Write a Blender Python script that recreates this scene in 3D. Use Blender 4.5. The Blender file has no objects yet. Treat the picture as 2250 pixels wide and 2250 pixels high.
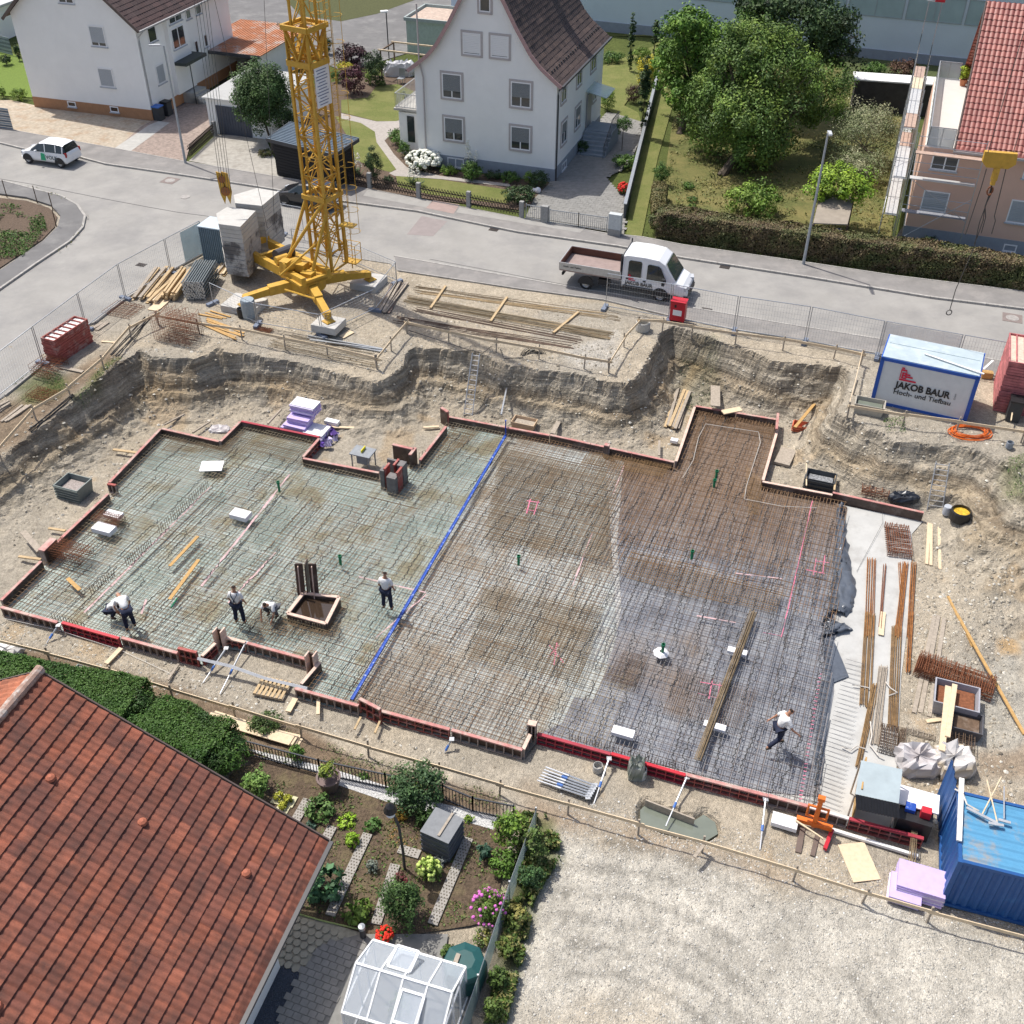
import bpy,math,random
import numpy as np
from mathutils import Vector,Matrix
from mathutils.geometry import delaunay_2d_cdt
random.seed(7);rng=np.random.default_rng(7)
SC=bpy.context.scene;COL=SC.collection
# --- camera, sky, sun, exposure
CAM_H=26.2;FPX=2355.0;PITCH=math.radians(38.57);ROLL=math.radians(0.41)
_f=Vector((0,math.cos(PITCH),-math.sin(PITCH)));_u=Vector((0,math.sin(PITCH),math.cos(PITCH)));_x=Vector((1,0,0))
CR=_x*math.cos(ROLL)+_u*math.sin(ROLL);CU=-_x*math.sin(ROLL)+_u*math.cos(ROLL)
cd=bpy.data.cameras.new('camera');cam=bpy.data.objects.new('camera',cd);COL.objects.link(cam)
cam.matrix_world=Matrix(((CR.x,CU.x,-_f.x,0),(CR.y,CU.y,-_f.y,0),(CR.z,CU.z,-_f.z,CAM_H),(0,0,0,1)))
cd.sensor_width=36;cd.lens=36*FPX/2250;cd.clip_end=2000;cd.clip_start=0.5
SC.camera=cam
SUN_EL=math.radians(62);SUNH=Vector((-0.774,0.633,0)).normalized()
SUNV=Vector((SUNH.x*math.cos(SUN_EL),SUNH.y*math.cos(SUN_EL),math.sin(SUN_EL)))
w=bpy.data.worlds.new('World');SC.world=w;w.use_nodes=True
nt=w.node_tree;sk=nt.nodes.new('ShaderNodeTexSky');sk.sky_type='NISHITA';sk.sun_disc=False
sk.sun_elevation=SUN_EL;sk.sun_rotation=math.atan2(SUNH.x,SUNH.y);sk.dust_density=3.0;sk.air_density=.9;sk.ozone_density=.4
nt.links.new(sk.outputs[0],nt.nodes['Background'].inputs[0]);nt.nodes['Background'].inputs[1].default_value=0.142
sl=bpy.data.lights.new('sun','SUN');sl.energy=4.0;sl.angle=math.radians(0.53);sl.color=(1,0.955,0.89)
so=bpy.data.objects.new('sun',sl);COL.objects.link(so);so.rotation_euler=SUNV.to_track_quat('Z','Y').to_euler()
SC.view_settings.view_transform='Standard';SC.view_settings.look='None';SC.view_settings.gamma=1
SC.view_settings.exposure=0.18
SC.render.engine='CYCLES'
# --- placing helpers
CROP=dict(A=(0,0,2.576),B=(750,0,2.576),C=(1500,0,2.576),D=(0,650,2.576),E=(750,650,2.576),F=(1500,650,2.576),G=(0,1300,2.576),H=(550,1500,2.576),I=(1150,1300,2.9723),J=(1600,1350,2.9723),K=(450,380,4.2933),L=(560,0,5.6824),N=(1200,520,5.3667),O=(1880,80,4.025),Q=(2000,650,3.864),R=(0,1350,3.864),T=(0,0,1/1.1646))
def px(k,x,y):o=CROP[k];return(o[0]+x/o[2],o[1]+y/o[2])
def ray(p):return CR*((p[0]-1125)/FPX)+CU*(-(p[1]-1125)/FPX)+_f
def at(k,x,y,z=0.0):
 r=ray(px(k,x,y));t=(z-CAM_H)/r.z;return Vector((0,0,CAM_H))+r*t
def ss(a,b,x):t=np.clip((x-a)/(b-a),0,1);return t*t*(3-2*t)
FLOOR=-2.42
def nat(x,y):
 v=.3486*x+.937*y;b=ss(-19,-9,x)
 v1=34+b*9;v0=17+b*5.5
 return-2.4*np.clip((v1-v)/(v1-v0),0,1)
def gnat(k,x,y,off=0.0):
 z=0.0
 for _ in range(25):p=at(k,x,y,z);z=float(nat(p.x,p.y))+off
 return p
RIM=[gnat(*c)for c in(('D',-500,1500),('D',-250,1130),('D',0,945),('D',170,790),('D',400,610),('D',560,470),('D',700,370),('D',790,300),('D',850,340),('D',1000,352),('D',1110,362),('D',1180,335),('D',1240,285),('D',1275,310),('D',1400,332),('D',1600,370),('D',1800,415),('E',0,440),('E',180,482),('E',270,465),('E',350,370),('E',425,290),('E',455,300),('E',600,315),('E',740,335),('E',850,372),('E',1000,402),('E',1200,430),('E',1350,455),('E',1500,492),('E',1600,485),('E',1690,440),('E',1760,330),('E',1815,215),('F',-60,175),('F',130,225),('F',300,290),('F',500,365),('F',700,385),('F',900,395),('F',935,430),('F',915,560),('F',885,660),('F',960,695),('F',1080,770),('F',1200,835),('F',1350,845),('F',1500,850),('F',1700,880),('F',1850,960),('F',1990,1150))]
RIM=[(p.x,p.y)for p in RIM]+[(34,24),(34,5),(-34,5),(-34,24)]
def sdist(x,y,poly):
 x=np.asarray(x,float);y=np.asarray(y,float);d=np.full(x.shape,1e9);ins=np.zeros(x.shape,bool)
 n=len(poly)
 for i in range(n):
  ax,ay=poly[i];bx,by=poly[(i+1)%n];ex,ey=bx-ax,by-ay
  t=np.clip(((x-ax)*ex+(y-ay)*ey)/(ex*ex+ey*ey+1e-12),0,1)
  d=np.minimum(d,np.hypot(x-ax-t*ex,y-ay-t*ey))
  c=((ay>y)!=(by>y))&(x<(bx-ax)*(y-ay)/(by-ay+1e-12)+ax);ins^=c
 return np.where(ins,d,-d)
def _h(ix,iy,s):v=np.sin(ix*127.1+iy*311.7+s*74.7)*43758.5453;return v-np.floor(v)
def vn(x,y,s=0):
 ix=np.floor(x);iy=np.floor(y);fx=x-ix;fy=y-iy;fx=fx*fx*(3-2*fx);fy=fy*fy*(3-2*fy)
 a=_h(ix,iy,s);b=_h(ix+1,iy,s);c=_h(ix,iy+1,s);d=_h(ix+1,iy+1,s)
 return a+(b-a)*fx+(c-a)*fy+(a-b-c+d)*fx*fy
def fbm(x,y,s=0,o=4):return sum(vn(x*2**i,y*2**i,s+i)/2**i for i in range(o))/sum(1/2**i for i in range(o))
SLAB=[('D',0,1728),('D',310,1405),('D',618,1112),('D',655,1070),('D',605,1062),('D',912,750),('D',1245,825),('D',1360,708),('D',1812,800),('D',1712,915),('E',215,1000),('E',400,925),('E',440,930),('E',595,690),('E',1180,790),('E',1890,942),('F',68,620),('F',545,700),('F',450,1045),('F',1375,1228),('F',1312,1300),('F',1305,1700),('J',1150,350),('J',1120,950),('J',1240,1440),('J',790,1330),('I',1600,1330),('I',90,925),('H',1545,378),('H',740,165),('H',250,37),('G',1800,400),('G',1400,292),('G',1215,265),('G',1135,365),('G',350,175),('G',5,85)]
FT=-1.93
SLABW=[(at(k,x,y,FT).x,at(k,x,y,FT).y)for k,x,y in SLAB]
POOL=[(at('I',a,b,-2.42).x,at('I',a,b,-2.42).y)for a,b in((765,1410),(800,1375),(1100,1490),(1180,1440),(1255,1490),(1275,1565),(1200,1610),(1050,1585),(900,1550),(765,1495))]
def G(x,y,noise=True):
 x=np.asarray(x,float);y=np.asarray(y,float)
 n0=nat(x,y);jx=x+(fbm(x*.55,y*.55,3)-.5)*.6;jy=y+(fbm(x*.55,y*.55,9)-.5)*.6
 jx=jx+(fbm(x*1.5,y*1.5,13,2)-.5)*.22;jy=jy+(fbm(x*1.5,y*1.5,19,2)-.5)*.22
 d=sdist(jx,jy,RIM);wsc=1+.9*ss(12.5,18,x)*ss(46,40,y)
 dd=np.clip(d/wsc,0,9)
 jag=(fbm(x*1.7,y*1.7,31)-.5)*.3
 prof=np.interp(dd+jag*(dd>.05),[0,.04,.22,.32,.58,.84,.98,1.5,2.1],[0,.08,.28,.31,.56,.61,.74,.92,1.0])
 z=n0+(FLOOR-n0)*prof
 ds=sdist(x,y,SLABW);off=ss(.05,-.5,ds)if noise else 0
 site=ss(-3.5,-1.0,d)*ss(49.9,48.6,.3486*x+.937*y);rgt=ss(15,19,x)*ss(40,36,y)*ss(-.3,-2,ds)
 z=z+site*off*((fbm(x*.8,y*.8,5)-.5)*.12+(fbm(x*3.3,y*3.3,6)-.5)*.10+(prof>.02)*(prof<.99)*((fbm(x*2.6,y*2.6,8,5)-.5)*.24+(fbm(x*5,y*5,18,2)-.5)*.14)*(.25+.75*ss(.5,.66,prof)))
 z=z+rgt*((fbm(x*.45,y*.45,41)-.4)*1.0+(fbm(x*1.6,y*1.6,47)-.5)*.25)
 z=np.where(z>FLOOR,FLOOR+(z-FLOOR)*(.06+.94*ss(.1,1.5,-ds)),z)
 z=np.where(ds>.02,FLOOR-.05,z)
 if noise:z=z-.38*ss(-.22,.12,sdist(x,y,POOL))
 return z
SLABFLAT=True
def g(k,x,y,off=0.0):
 z=-1.0
 for i in range(18):
  p=at(k,x,y,z+off);z=z*.5+.5*float(G(p.x,p.y))
 p.z=z+off;return p
def gz(x,y):return float(G(x,y))
def ang(a,b):return math.atan2(b.y-a.y,b.x-a.x)
def mpp(p):return(Vector(p)-Vector((0,0,CAM_H))).dot(_f)/FPX
# --- materials
MATS={}
def mat(name,col,rough=.8,metal=0.,nz=(6,.12),bump=None,spec=.4,alpha=None,trans=0.,dirt=None,attr=False,coat=0.):
 if name in MATS:return MATS[name]
 m=bpy.data.materials.new(name);m.use_nodes=True;N=m.node_tree.nodes;Lk=m.node_tree.links;b=N['Principled BSDF']
 b.inputs['Roughness'].default_value=rough;b.inputs['Metallic'].default_value=metal;b.inputs['Specular IOR Level'].default_value=spec
 if coat:b.inputs['Coat Weight'].default_value=coat;b.inputs['Coat Roughness'].default_value=.06
 geo=N.new('ShaderNodeNewGeometry')
 if attr:a=N.new('ShaderNodeAttribute');a.attribute_name='alb';base=a.outputs['Color']
 else:a=N.new('ShaderNodeRGB');a.outputs[0].default_value=(*col,1);base=a.outputs[0]
 if nz:
  t=N.new('ShaderNodeTexNoise');t.inputs['Scale'].default_value=nz[0];t.inputs['Detail'].default_value=6;t.inputs['Roughness'].default_value=.65
  Lk.new(geo.outputs['Position'],t.inputs['Vector'])
  mr=N.new('ShaderNodeMapRange');mr.inputs[1].default_value=.3;mr.inputs[2].default_value=.7;mr.inputs[3].default_value=1-nz[1];mr.inputs[4].default_value=1+nz[1]
  Lk.new(t.outputs[0],mr.inputs[0]);vm=N.new('ShaderNodeVectorMath');vm.operation='SCALE';Lk.new(base,vm.inputs[0]);Lk.new(mr.outputs[0],vm.inputs['Scale']);base=vm.outputs[0]
 if dirt:
  t=N.new('ShaderNodeTexNoise');t.inputs['Scale'].default_value=dirt[1];t.inputs['Detail'].default_value=8;t.inputs['Roughness'].default_value=.7
  Lk.new(geo.outputs['Position'],t.inputs['Vector']);mr=N.new('ShaderNodeMapRange');mr.inputs[1].default_value=dirt[2];mr.inputs[2].default_value=dirt[3];mr.inputs[4].default_value=dirt[4]
  Lk.new(t.outputs[0],mr.inputs[0]);mx=N.new('ShaderNodeMix');mx.data_type='RGBA';Lk.new(mr.outputs[0],mx.inputs[0]);Lk.new(base,mx.inputs[6]);mx.inputs[7].default_value=(*dirt[0],1);base=mx.outputs[2]
 Lk.new(base,b.inputs['Base Color'])
 if bump:
  t=N.new('ShaderNodeTexNoise');t.inputs['Scale'].default_value=bump[0];t.inputs['Detail'].default_value=5;Lk.new(geo.outputs['Position'],t.inputs['Vector'])
  bp=N.new('ShaderNodeBump');bp.inputs['Strength'].default_value=bump[1];bp.inputs['Distance'].default_value=bump[2]if len(bump)>2 else .02;Lk.new(t.outputs[0],bp.inputs['Height']);Lk.new(bp.outputs[0],b.inputs['Normal'])
 if alpha is not None:b.inputs['Alpha'].default_value=alpha
 if trans:b.inputs['Transmission Weight'].default_value=trans
 MATS[name]=m;return m
def srgb(r,g_,b):return tuple(((c/255+.055)/1.055)**2.4 if c>10 else c/255/12.92 for c in(r,g_,b))
# --- mesh helpers
WL={}
def meta(o,label=None,cat=None,group=None,kind=None):
 if label:o['label']=label
 if cat:o['category']=cat
 if group:o['group']=group
 if kind:o['kind']=kind
 return o
def root(name,loc,label,cat,group=None,rz=0.0):
 o=bpy.data.objects.new(name,None);o.empty_display_size=.2;COL.objects.link(o);o.location=loc;o.rotation_euler=(0,0,rz)
 WL[o.name]=Vector(loc)if not rz else Vector((0,0,0));return meta(o,label,cat,group)
class MB:
 def __init__(s):s.v=[];s.f=[];s.m=[];s.mi=0
 def add(s,vs,fs):
  k=len(s.v);s.v+=[tuple(v)for v in vs];s.f+=[tuple(i+k for i in f)for f in fs];s.m+=[s.mi]*len(fs);return s
 def box(s,c,sz,rz=0.0,R=None):
  M=R or Matrix.Rotation(rz,3,'Z');c=Vector(c);h=Vector(sz)/2
  vs=[c+M@Vector((sx*h.x,sy*h.y,sz_*h.z))for sz_ in(-1,1)for sy in(-1,1)for sx in(-1,1)]
  return s.add(vs,[(0,2,3,1),(4,5,7,6),(0,1,5,4),(2,6,7,3),(0,4,6,2),(1,3,7,5)])
 def beam(s,a,b,w_,h_,up=(0,0,1)):
  a=Vector(a);b=Vector(b);d=(b-a);L=d.length
  if L<1e-6:return s
  d.normalize();up=Vector(up)
  if abs(d.dot(up))>.98:up=Vector((1,0,0))
  sd=d.cross(up).normalized();u2=sd.cross(d)
  R=Matrix((d,sd,u2)).transposed();return s.box((a+b)/2,(L,w_,h_),R=R)
 def tube(s,a,b,r,n=6,r2=None,cap=True):
  a=Vector(a);b=Vector(b);d=b-a
  if d.length<1e-6:return s
  d.normalize();up=Vector((0,0,1))if abs(d.z)<.95 else Vector((1,0,0));e1=d.cross(up).normalized();e2=d.cross(e1)
  r2=r if r2 is None else r2;vs=[]
  for q,rr in((a,r),(b,r2)):
   for i in range(n):t=2*math.pi*i/n;vs.append(q+(e1*math.cos(t)+e2*math.sin(t))*rr)
  fs=[(i,(i+1)%n,n+(i+1)%n,n+i)for i in range(n)]
  if cap:fs+=[tuple(range(n))[::-1],tuple(range(n,2*n))]
  return s.add(vs,fs)
 def path(s,pts,r,n=5):
  pts=[Vector(p)for p in pts];vs=[];fs=[]
  for i,p in enumerate(pts):
   d=(pts[min(i+1,len(pts)-1)]-pts[max(i-1,0)]).normalized();up=Vector((0,0,1))if abs(d.z)<.9 else Vector((1,0,0));e1=d.cross(up).normalized();e2=d.cross(e1)
   rr=r[i]if isinstance(r,(list,tuple))else r
   for j in range(n):t=2*math.pi*j/n;vs.append(p+(e1*math.cos(t)+e2*math.sin(t))*rr)
  for i in range(len(pts)-1):
   for j in range(n):fs.append((i*n+j,i*n+(j+1)%n,(i+1)*n+(j+1)%n,(i+1)*n+j))
  fs+=[tuple(range(n))[::-1],tuple((len(pts)-1)*n+j for j in range(n))]
  return s.add(vs,fs)
 def prism(s,poly,z0,z1):
  n=len(poly);A2=sum(poly[i][0]*poly[(i+1)%n][1]-poly[(i+1)%n][0]*poly[i][1]for i in range(n))
  if A2<0:poly=poly[::-1]
  vs=[(p[0],p[1],z0)for p in poly]+[(p[0],p[1],z1)for p in poly]
  return s.add(vs,[(i,(i+1)%n,n+(i+1)%n,n+i)for i in range(n)]+[tuple(range(n))[::-1],tuple(range(n,2*n))])
 def extr(s,pts,d):
  pts=[Vector(p)for p in pts];d=Vector(d);n=len(pts);nn=Vector((0,0,0))
  for i in range(n):nn+=pts[i].cross(pts[(i+1)%n])
  if nn.dot(d)<0:pts=pts[::-1]
  return s.add(pts+[p+d for p in pts],[(i,(i+1)%n,n+(i+1)%n,n+i)for i in range(n)]+[tuple(range(n))[::-1],tuple(range(n,2*n))])
 def quad(s,*p):return s.add(p,[tuple(range(len(p)))])
 def ring(s,c,r0,r1,z0,z1,n=20,bot=True):
  c=Vector(c);vs=[]
  for(r,z)in((r0,z0),(r1,z1)):
   for i in range(n):t=2*math.pi*i/n;vs.append(c+Vector((r*math.cos(t),r*math.sin(t),z)))
  return s.add(vs,[(i,(i+1)%n,n+(i+1)%n,n+i)for i in range(n)])
 def lathe(s,c,prof,n=16,rot=None):
  c=Vector(c);vs=[]
  for(r,z)in prof:
   for i in range(n):
    t=2*math.pi*i/n;p=Vector((r*math.cos(t),r*math.sin(t),z));vs.append(c+(rot@p if rot else p))
  fs=[(k*n+i,k*n+(i+1)%n,(k+1)*n+(i+1)%n,(k+1)*n+i)for k in range(len(prof)-1)for i in range(n)]
  return s.add(vs,fs)
 def build(s,name,m,parent=None,smooth=False,bevel=0.0):
  me=bpy.data.meshes.new(name);off=WL[parent.name]if parent else None
  if off is None:
   a=np.array(s.v);c=(a.min(0)+a.max(0))/2;off=Vector((c[0],c[1],a[:,2].min()))
  me.from_pydata([(v[0]-off.x,v[1]-off.y,v[2]-off.z)for v in s.v],[],s.f)
  ms=m if isinstance(m,(list,tuple))else[m]
  for x in ms:me.materials.append(x)
  if len(ms)>1:me.polygons.foreach_set('material_index',s.m)
  if smooth:me.polygons.foreach_set('use_smooth',[True]*len(me.polygons))
  me.update();o=bpy.data.objects.new(name,me);COL.objects.link(o)
  if parent:o.parent=parent;WL[o.name]=off
  else:o.location=off;WL[o.name]=off
  if bevel:
   b=o.modifiers.new('bevel','BEVEL');b.width=bevel;b.segments=2;b.limit_method='ANGLE'
  return o
def npmesh(name,V,Fq,m,col=None,parent=None,smooth=False,origin=None):
 V=np.asarray(V,np.float32);Fq=np.asarray(Fq,np.int32)
 off=np.array(WL[parent.name])if parent else(np.array(origin)if origin is not None else np.array([(V[:,0].min()+V[:,0].max())/2,(V[:,1].min()+V[:,1].max())/2,V[:,2].min()]))
 me=bpy.data.meshes.new(name);k=Fq.shape[1];me.vertices.add(len(V));me.vertices.foreach_set('co',(V-off).astype(np.float32).ravel())
 me.loops.add(Fq.size);me.loops.foreach_set('vertex_index',Fq.ravel());me.polygons.add(len(Fq));me.polygons.foreach_set('loop_start',np.arange(len(Fq),dtype=np.int32)*k)
 me.polygons.foreach_set('use_smooth',np.full(len(Fq),bool(smooth)))
 if col is not None:
  at_=me.color_attributes.new('alb','FLOAT_COLOR','POINT');c=np.ones((len(V),4),np.float32);c[:,:3]=col;at_.data.foreach_set('color',c.ravel())
 me.update();me.validate();me.materials.append(m);o=bpy.data.objects.new(name,me);COL.objects.link(o)
 if parent:o.parent=parent
 else:o.location=Vector(off)
 WL[o.name]=Vector(off);return o
def copy_tree(o,parent=None):
 c=o.copy();COL.objects.link(c);c.parent=parent
 for ch in[x for x in o.children]:copy_tree(ch,c)
 return c
def dup(o,loc,rz=None,label=None):
 c=copy_tree(o);c.location=loc
 if rz is not None:c.rotation_euler=(0,0,rz)
 if label:c['label']=label
 return c
def sheet(name,pts,off,m,step=1.0,label=None,cat=None,kind='structure',fn=None,smooth=True,thick=0.0,group=None):
 P2=[Vector((p[0],p[1]))for p in pts];B=[]
 for i in range(len(P2)):
  a,b=P2[i],P2[(i+1)%len(P2)];n=max(1,int((b-a).length/step));B+=[a.lerp(b,j/n)for j in range(n)]
 xs=[p.x for p in B];ys=[p.y for p in B]
 if len(P2)>2:
  gx,gy=np.meshgrid(np.arange(min(xs),max(xs),step),np.arange(min(ys),max(ys),step));gx=gx.ravel()+.013;gy=gy.ravel()+.017
  d=sdist(gx,gy,[(p.x,p.y)for p in B]);I=[Vector((x,y))for x,y,dd in zip(gx,gy,d)if dd>step*.35]
 vs,es,fs,*_=delaunay_2d_cdt(B+I,[],[list(range(len(B)))],1,1e-5)
 X=np.array([v.x for v in vs]);Y=np.array([v.y for v in vs]);Z=(fn(X,Y)if fn else nat(X,Y))+off
 fo=[]
 for f in fs:
  a,b,c=[vs[i]for i in f[:3]]
  fo.append(tuple(f)if(b-a).x*(c-a).y-(b-a).y*(c-a).x>0 else tuple(f)[::-1])
 mb=MB();mb.add(list(zip(X,Y,Z)),fo)
 if thick:
  S=[(p.x,p.y)for p in B];SZ=(fn(np.array(xs),np.array(ys))if fn else nat(np.array(xs),np.array(ys)))+off
  n=len(B);mb.add([(S[i][0],S[i][1],SZ[i])for i in range(n)]+[(S[i][0],S[i][1],SZ[i]-thick)for i in range(n)],[(i,(i+1)%n,n+(i+1)%n,n+i)for i in range(n)])
 o=mb.build(name,m,smooth=False);return meta(o,label,cat,group,kind)
def pp(s,z=None,fn=None):
 "points written 'A x y  A x y ...'"
 t=s.split();out=[];k=None;i=0
 while i<len(t):
  if t[i].isalpha():k=t[i];i+=1
  p=(k,float(t[i]),float(t[i+1]));i+=2
  out.append(at(*p,z)if z is not None else(fn or gnat)(*p))
 return out
# ======== GROUND
def terrain_mat():
 m=bpy.data.materials.new('site_ground');m.use_nodes=True;N=m.node_tree.nodes;Lk=m.node_tree.links;b=N['Principled BSDF']
 b.inputs['Roughness'].default_value=.95;b.inputs['Specular IOR Level'].default_value=.15
 geo=N.new('ShaderNodeNewGeometry');a=N.new('ShaderNodeAttribute');a.attribute_name='alb'
 vo=N.new('ShaderNodeTexVoronoi');vo.inputs['Scale'].default_value=9.0;Lk.new(geo.outputs['Position'],vo.inputs['Vector'])
 v2=N.new('ShaderNodeTexVoronoi');v2.inputs['Scale'].default_value=22.0;Lk.new(geo.outputs['Position'],v2.inputs['Vector'])
 n1=N.new('ShaderNodeTexNoise');n1.inputs['Scale'].default_value=1.1;n1.inputs['Detail'].default_value=10;n1.inputs['Roughness'].default_value=.72;Lk.new(geo.outputs['Position'],n1.inputs['Vector'])
 sep=N.new('ShaderNodeSeparateColor');Lk.new(vo.outputs['Color'],sep.inputs[0]);sep2=N.new('ShaderNodeSeparateColor');Lk.new(v2.outputs['Color'],sep2.inputs[0])
 def mr(src,a0,a1,b0,b1):
  r=N.new('ShaderNodeMapRange');r.inputs[1].default_value=a0;r.inputs[2].default_value=a1;r.inputs[3].default_value=b0;r.inputs[4].default_value=b1;Lk.new(src,r.inputs[0]);return r.outputs[0]
 def mul(x,y):
  q=N.new('ShaderNodeMath');q.operation='MULTIPLY';Lk.new(x,q.inputs[0]);Lk.new(y,q.inputs[1]);return q.outputs[0]
 k=mul(mr(n1.outputs[0],.3,.7,.84,1.14),mul(mr(sep.outputs[0],0,1,.88,1.12),mr(sep2.outputs[1],0,1,.82,1.18)))
 mp=N.new('ShaderNodeVectorMath');mp.operation='MULTIPLY';mp.inputs[1].default_value=(.55,.55,7.0);Lk.new(geo.outputs['Position'],mp.inputs[0]);n3=N.new('ShaderNodeTexNoise');n3.inputs['Scale'].default_value=1.0;n3.inputs['Detail'].default_value=7;n3.inputs['Roughness'].default_value=.7;Lk.new(mp.outputs[0],n3.inputs['Vector'])
 sn=N.new('ShaderNodeSeparateXYZ');Lk.new(geo.outputs['True Normal'],sn.inputs[0]);st=mr(sn.outputs[2],.93,.7,0,1);lay=mr(n3.outputs[0],.35,.65,.55,1.45);mxs=N.new('ShaderNodeMix');mxs.inputs[2].default_value=1.0;Lk.new(st,mxs.inputs[0]);Lk.new(lay,mxs.inputs[3]);k=mul(k,mxs.outputs[0])
 vm=N.new('ShaderNodeVectorMath');vm.operation='SCALE';Lk.new(a.outputs['Color'],vm.inputs[0]);Lk.new(k,vm.inputs['Scale']);Lk.new(vm.outputs[0],b.inputs['Base Color'])
 bp=N.new('ShaderNodeBump');bp.inputs['Strength'].default_value=.8;bp.inputs['Distance'].default_value=.03;Lk.new(v2.outputs['Distance'],bp.inputs['Height']);bp.invert=True
 b2=N.new('ShaderNodeBump');b2.inputs['Strength'].default_value=.7;b2.inputs['Distance'].default_value=.12;Lk.new(mul(mxs.outputs[0],mr(n1.outputs[0],.2,.8,.5,1)),b2.inputs['Height']);Lk.new(bp.outputs[0],b2.inputs['Normal']);Lk.new(b2.outputs[0],b.inputs['Normal'])
 return m
M_GROUND=terrain_mat()
C_GRAV=np.array([.37,.32,.245]);C_BRIGHT=np.array([.42,.395,.34]);C_SOIL=np.array([.135,.098,.065]);C_CLAY=np.array([.34,.30,.235]);C_GRASS=np.array([.085,.105,.03]);C_DARKG=np.array([.30,.275,.23])
def blob(X,Y,s,z=0.0,soft=.6,fn=gnat):
 P=[(p.x,p.y)for p in pp(s,fn=fn)];d=sdist(X,Y,P);return ss(-soft,soft,d+(fbm(X*.9,Y*.9,77)-.5)*1.6*soft)
def build_ground():
 xs=np.concatenate([np.linspace(-190,-31,26),np.arange(-30.5,27.5,.125),np.linspace(28,190,26)])
 ys=np.concatenate([np.linspace(-30,9,8),np.arange(9.5,27,.2),np.arange(27,55.5,.11),np.linspace(56.5,90,26),np.linspace(96,330,18)])
 X,Y=np.meshgrid(xs,ys);Z=G(X,Y);V=.3486*X+.937*Y
 Z=np.where(V>49.7,nat(X,Y)-.03,Z)
 gx=np.gradient(Z,xs,axis=1);gy=np.gradient(Z,ys,axis=0);slope=np.hypot(gx,gy)
 jx=X+(fbm(X*.55,Y*.55,3)-.5)*.6;jy=Y+(fbm(X*.55,Y*.55,9)-.5)*.6;d=sdist(jx,jy,RIM)
 n=fbm(X*.35,Y*.35,50)[...,None];n2=fbm(X*1.3,Y*1.3,55)[...,None]
 C=C_GRAV*(.85+.3*n2)
 C=C+(C_DARKG-C)*ss(.42,.6,n)*.7
 pit=ss(0.0,.25,d)[...,None];flo=ss(-2.1,-2.35,Z)[...,None]
 band=(Z+(fbm(X*.5,Y*.5,60)-.5)*.8)
 wall=C_CLAY*(1+.10*np.sin(band*9+5*fbm(X,Y,61)))[...,None]
 top=ss(-.75,-.15,band)[...,None];wall=wall+(np.array([.185,.145,.10])-wall)*top*.75
 ledge=np.exp(-((band+1.35)/.13)**2)[...,None];wall=wall+(np.array([.13,.095,.06])-wall)*ledge*.75
 gb=np.exp(-((band+1.62)/.2)**2)[...,None];wall=wall+(np.array([.33,.25,.15])-wall)*gb*.5
 C=C+(wall-C)*pit*(1-flo*.65)
 rust=(ss(.62,.75,fbm(X*.7,Y*.7,66))[...,None])*pit;C=C+(np.array([.36,.26,.15])-C)*rust*.5
 def lay(C,s,col,amt=1.0,soft=.5):
  w_=blob(X,Y,s,soft=soft)[...,None]*amt;return C+(np.array(col)*(.75+.5*n2)-C)*w_
 C=lay(C,'D -300 900 0 640 160 560 330 470 420 430 640 290 720 370 560 470 400 590 170 780 0 930 -300 1150',C_SOIL*1.35,.85)
 C=lay(C,'D 70 520 200 430 330 440 380 520 300 580 150 620',C_GRASS*1.1,.75);C=lay(C,'D 470 520 620 360 700 340 560 470 420 600 380 580',C_GRASS,.7,.25)
 C=lay(C,'G -300 200 0 255 300 330 620 420 950 520 1300 640 1700 760 H 700 480 1050 560 1400 640 1450 760 1000 700 600 560 0 500 G 1300 900 0 500 -300 500',C_SOIL*1.25,.95,.25)
 C=lay(C,'I 0 1250 300 1400 750 1560 1200 1700 1600 1820 1932 1950 1500 1900 1000 1720 500 1560 250 1560 0 1700',C_SOIL*2.0,.7,.6)
 C=lay(C,'H 1700 850 1932 900 I 700 1700 1200 1760 1700 1950 J 1100 1900 T 1932 1790 2300 1900 2300 2400 1000 2400 940 1900 1000 1700',C_BRIGHT,1,.5)
 C=lay(C,'T 1000 1900 1250 1880 1300 2100 900 2100',C_GRAV*1.1,.6,.8)
 C=lay(C,'T 1760 1230 1932 1180 2000 1450 1800 1430',np.array([.36,.35,.31]),.6,.8);C=lay(C,'T 1850 1400 2000 1380 2000 1450 1850 1450',C_SOIL*1.8,.7,.3)
 C=lay(C,'F 1830 1830 1932 1800 1960 1900 1850 1900',(.42,.27,.12),.7,.2)
 C=lay(C,'E 1230 330 1560 200 1560 400 1350 420',(.42,.40,.36),.7,.4)
 C=lay(C,'H 1560 760 1700 780 1740 1000 1600 1250 1560 1500 1450 1932 1330 1932 1400 1600 1500 1100',C_GRASS*1.1,.8,.3)
 C=lay(C,'F 0 230 200 230 260 380 150 420 0 400',C_GRASS*.9,.22,.4);C=lay(C,'F 1800 950 1930 900 1960 1130 1850 1110',C_GRASS,.6,.4)
 C=lay(C,'K 1050 1150 1900 1130 1900 1330 1300 1350',(.20,.185,.165),.5,.3)
 q=at('T',1130,2120,-2.4);rr=np.hypot(X-q.x,Y-q.y)+.5*fbm(X*.3,Y*.3,90);tr=(np.cos(rr*7.5)>.55)*ss(3,4,rr)*ss(10,8,rr)*(Y<20)*(X>1.5);C=C*(1.04-.32*tr[...,None]*ss(.35,.6,fbm(X*.5,Y*.5,91))[...,None])
 far=(V>50)[...,None];C=np.where(far,C_GRASS*(.8+.4*n2),C)
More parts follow.
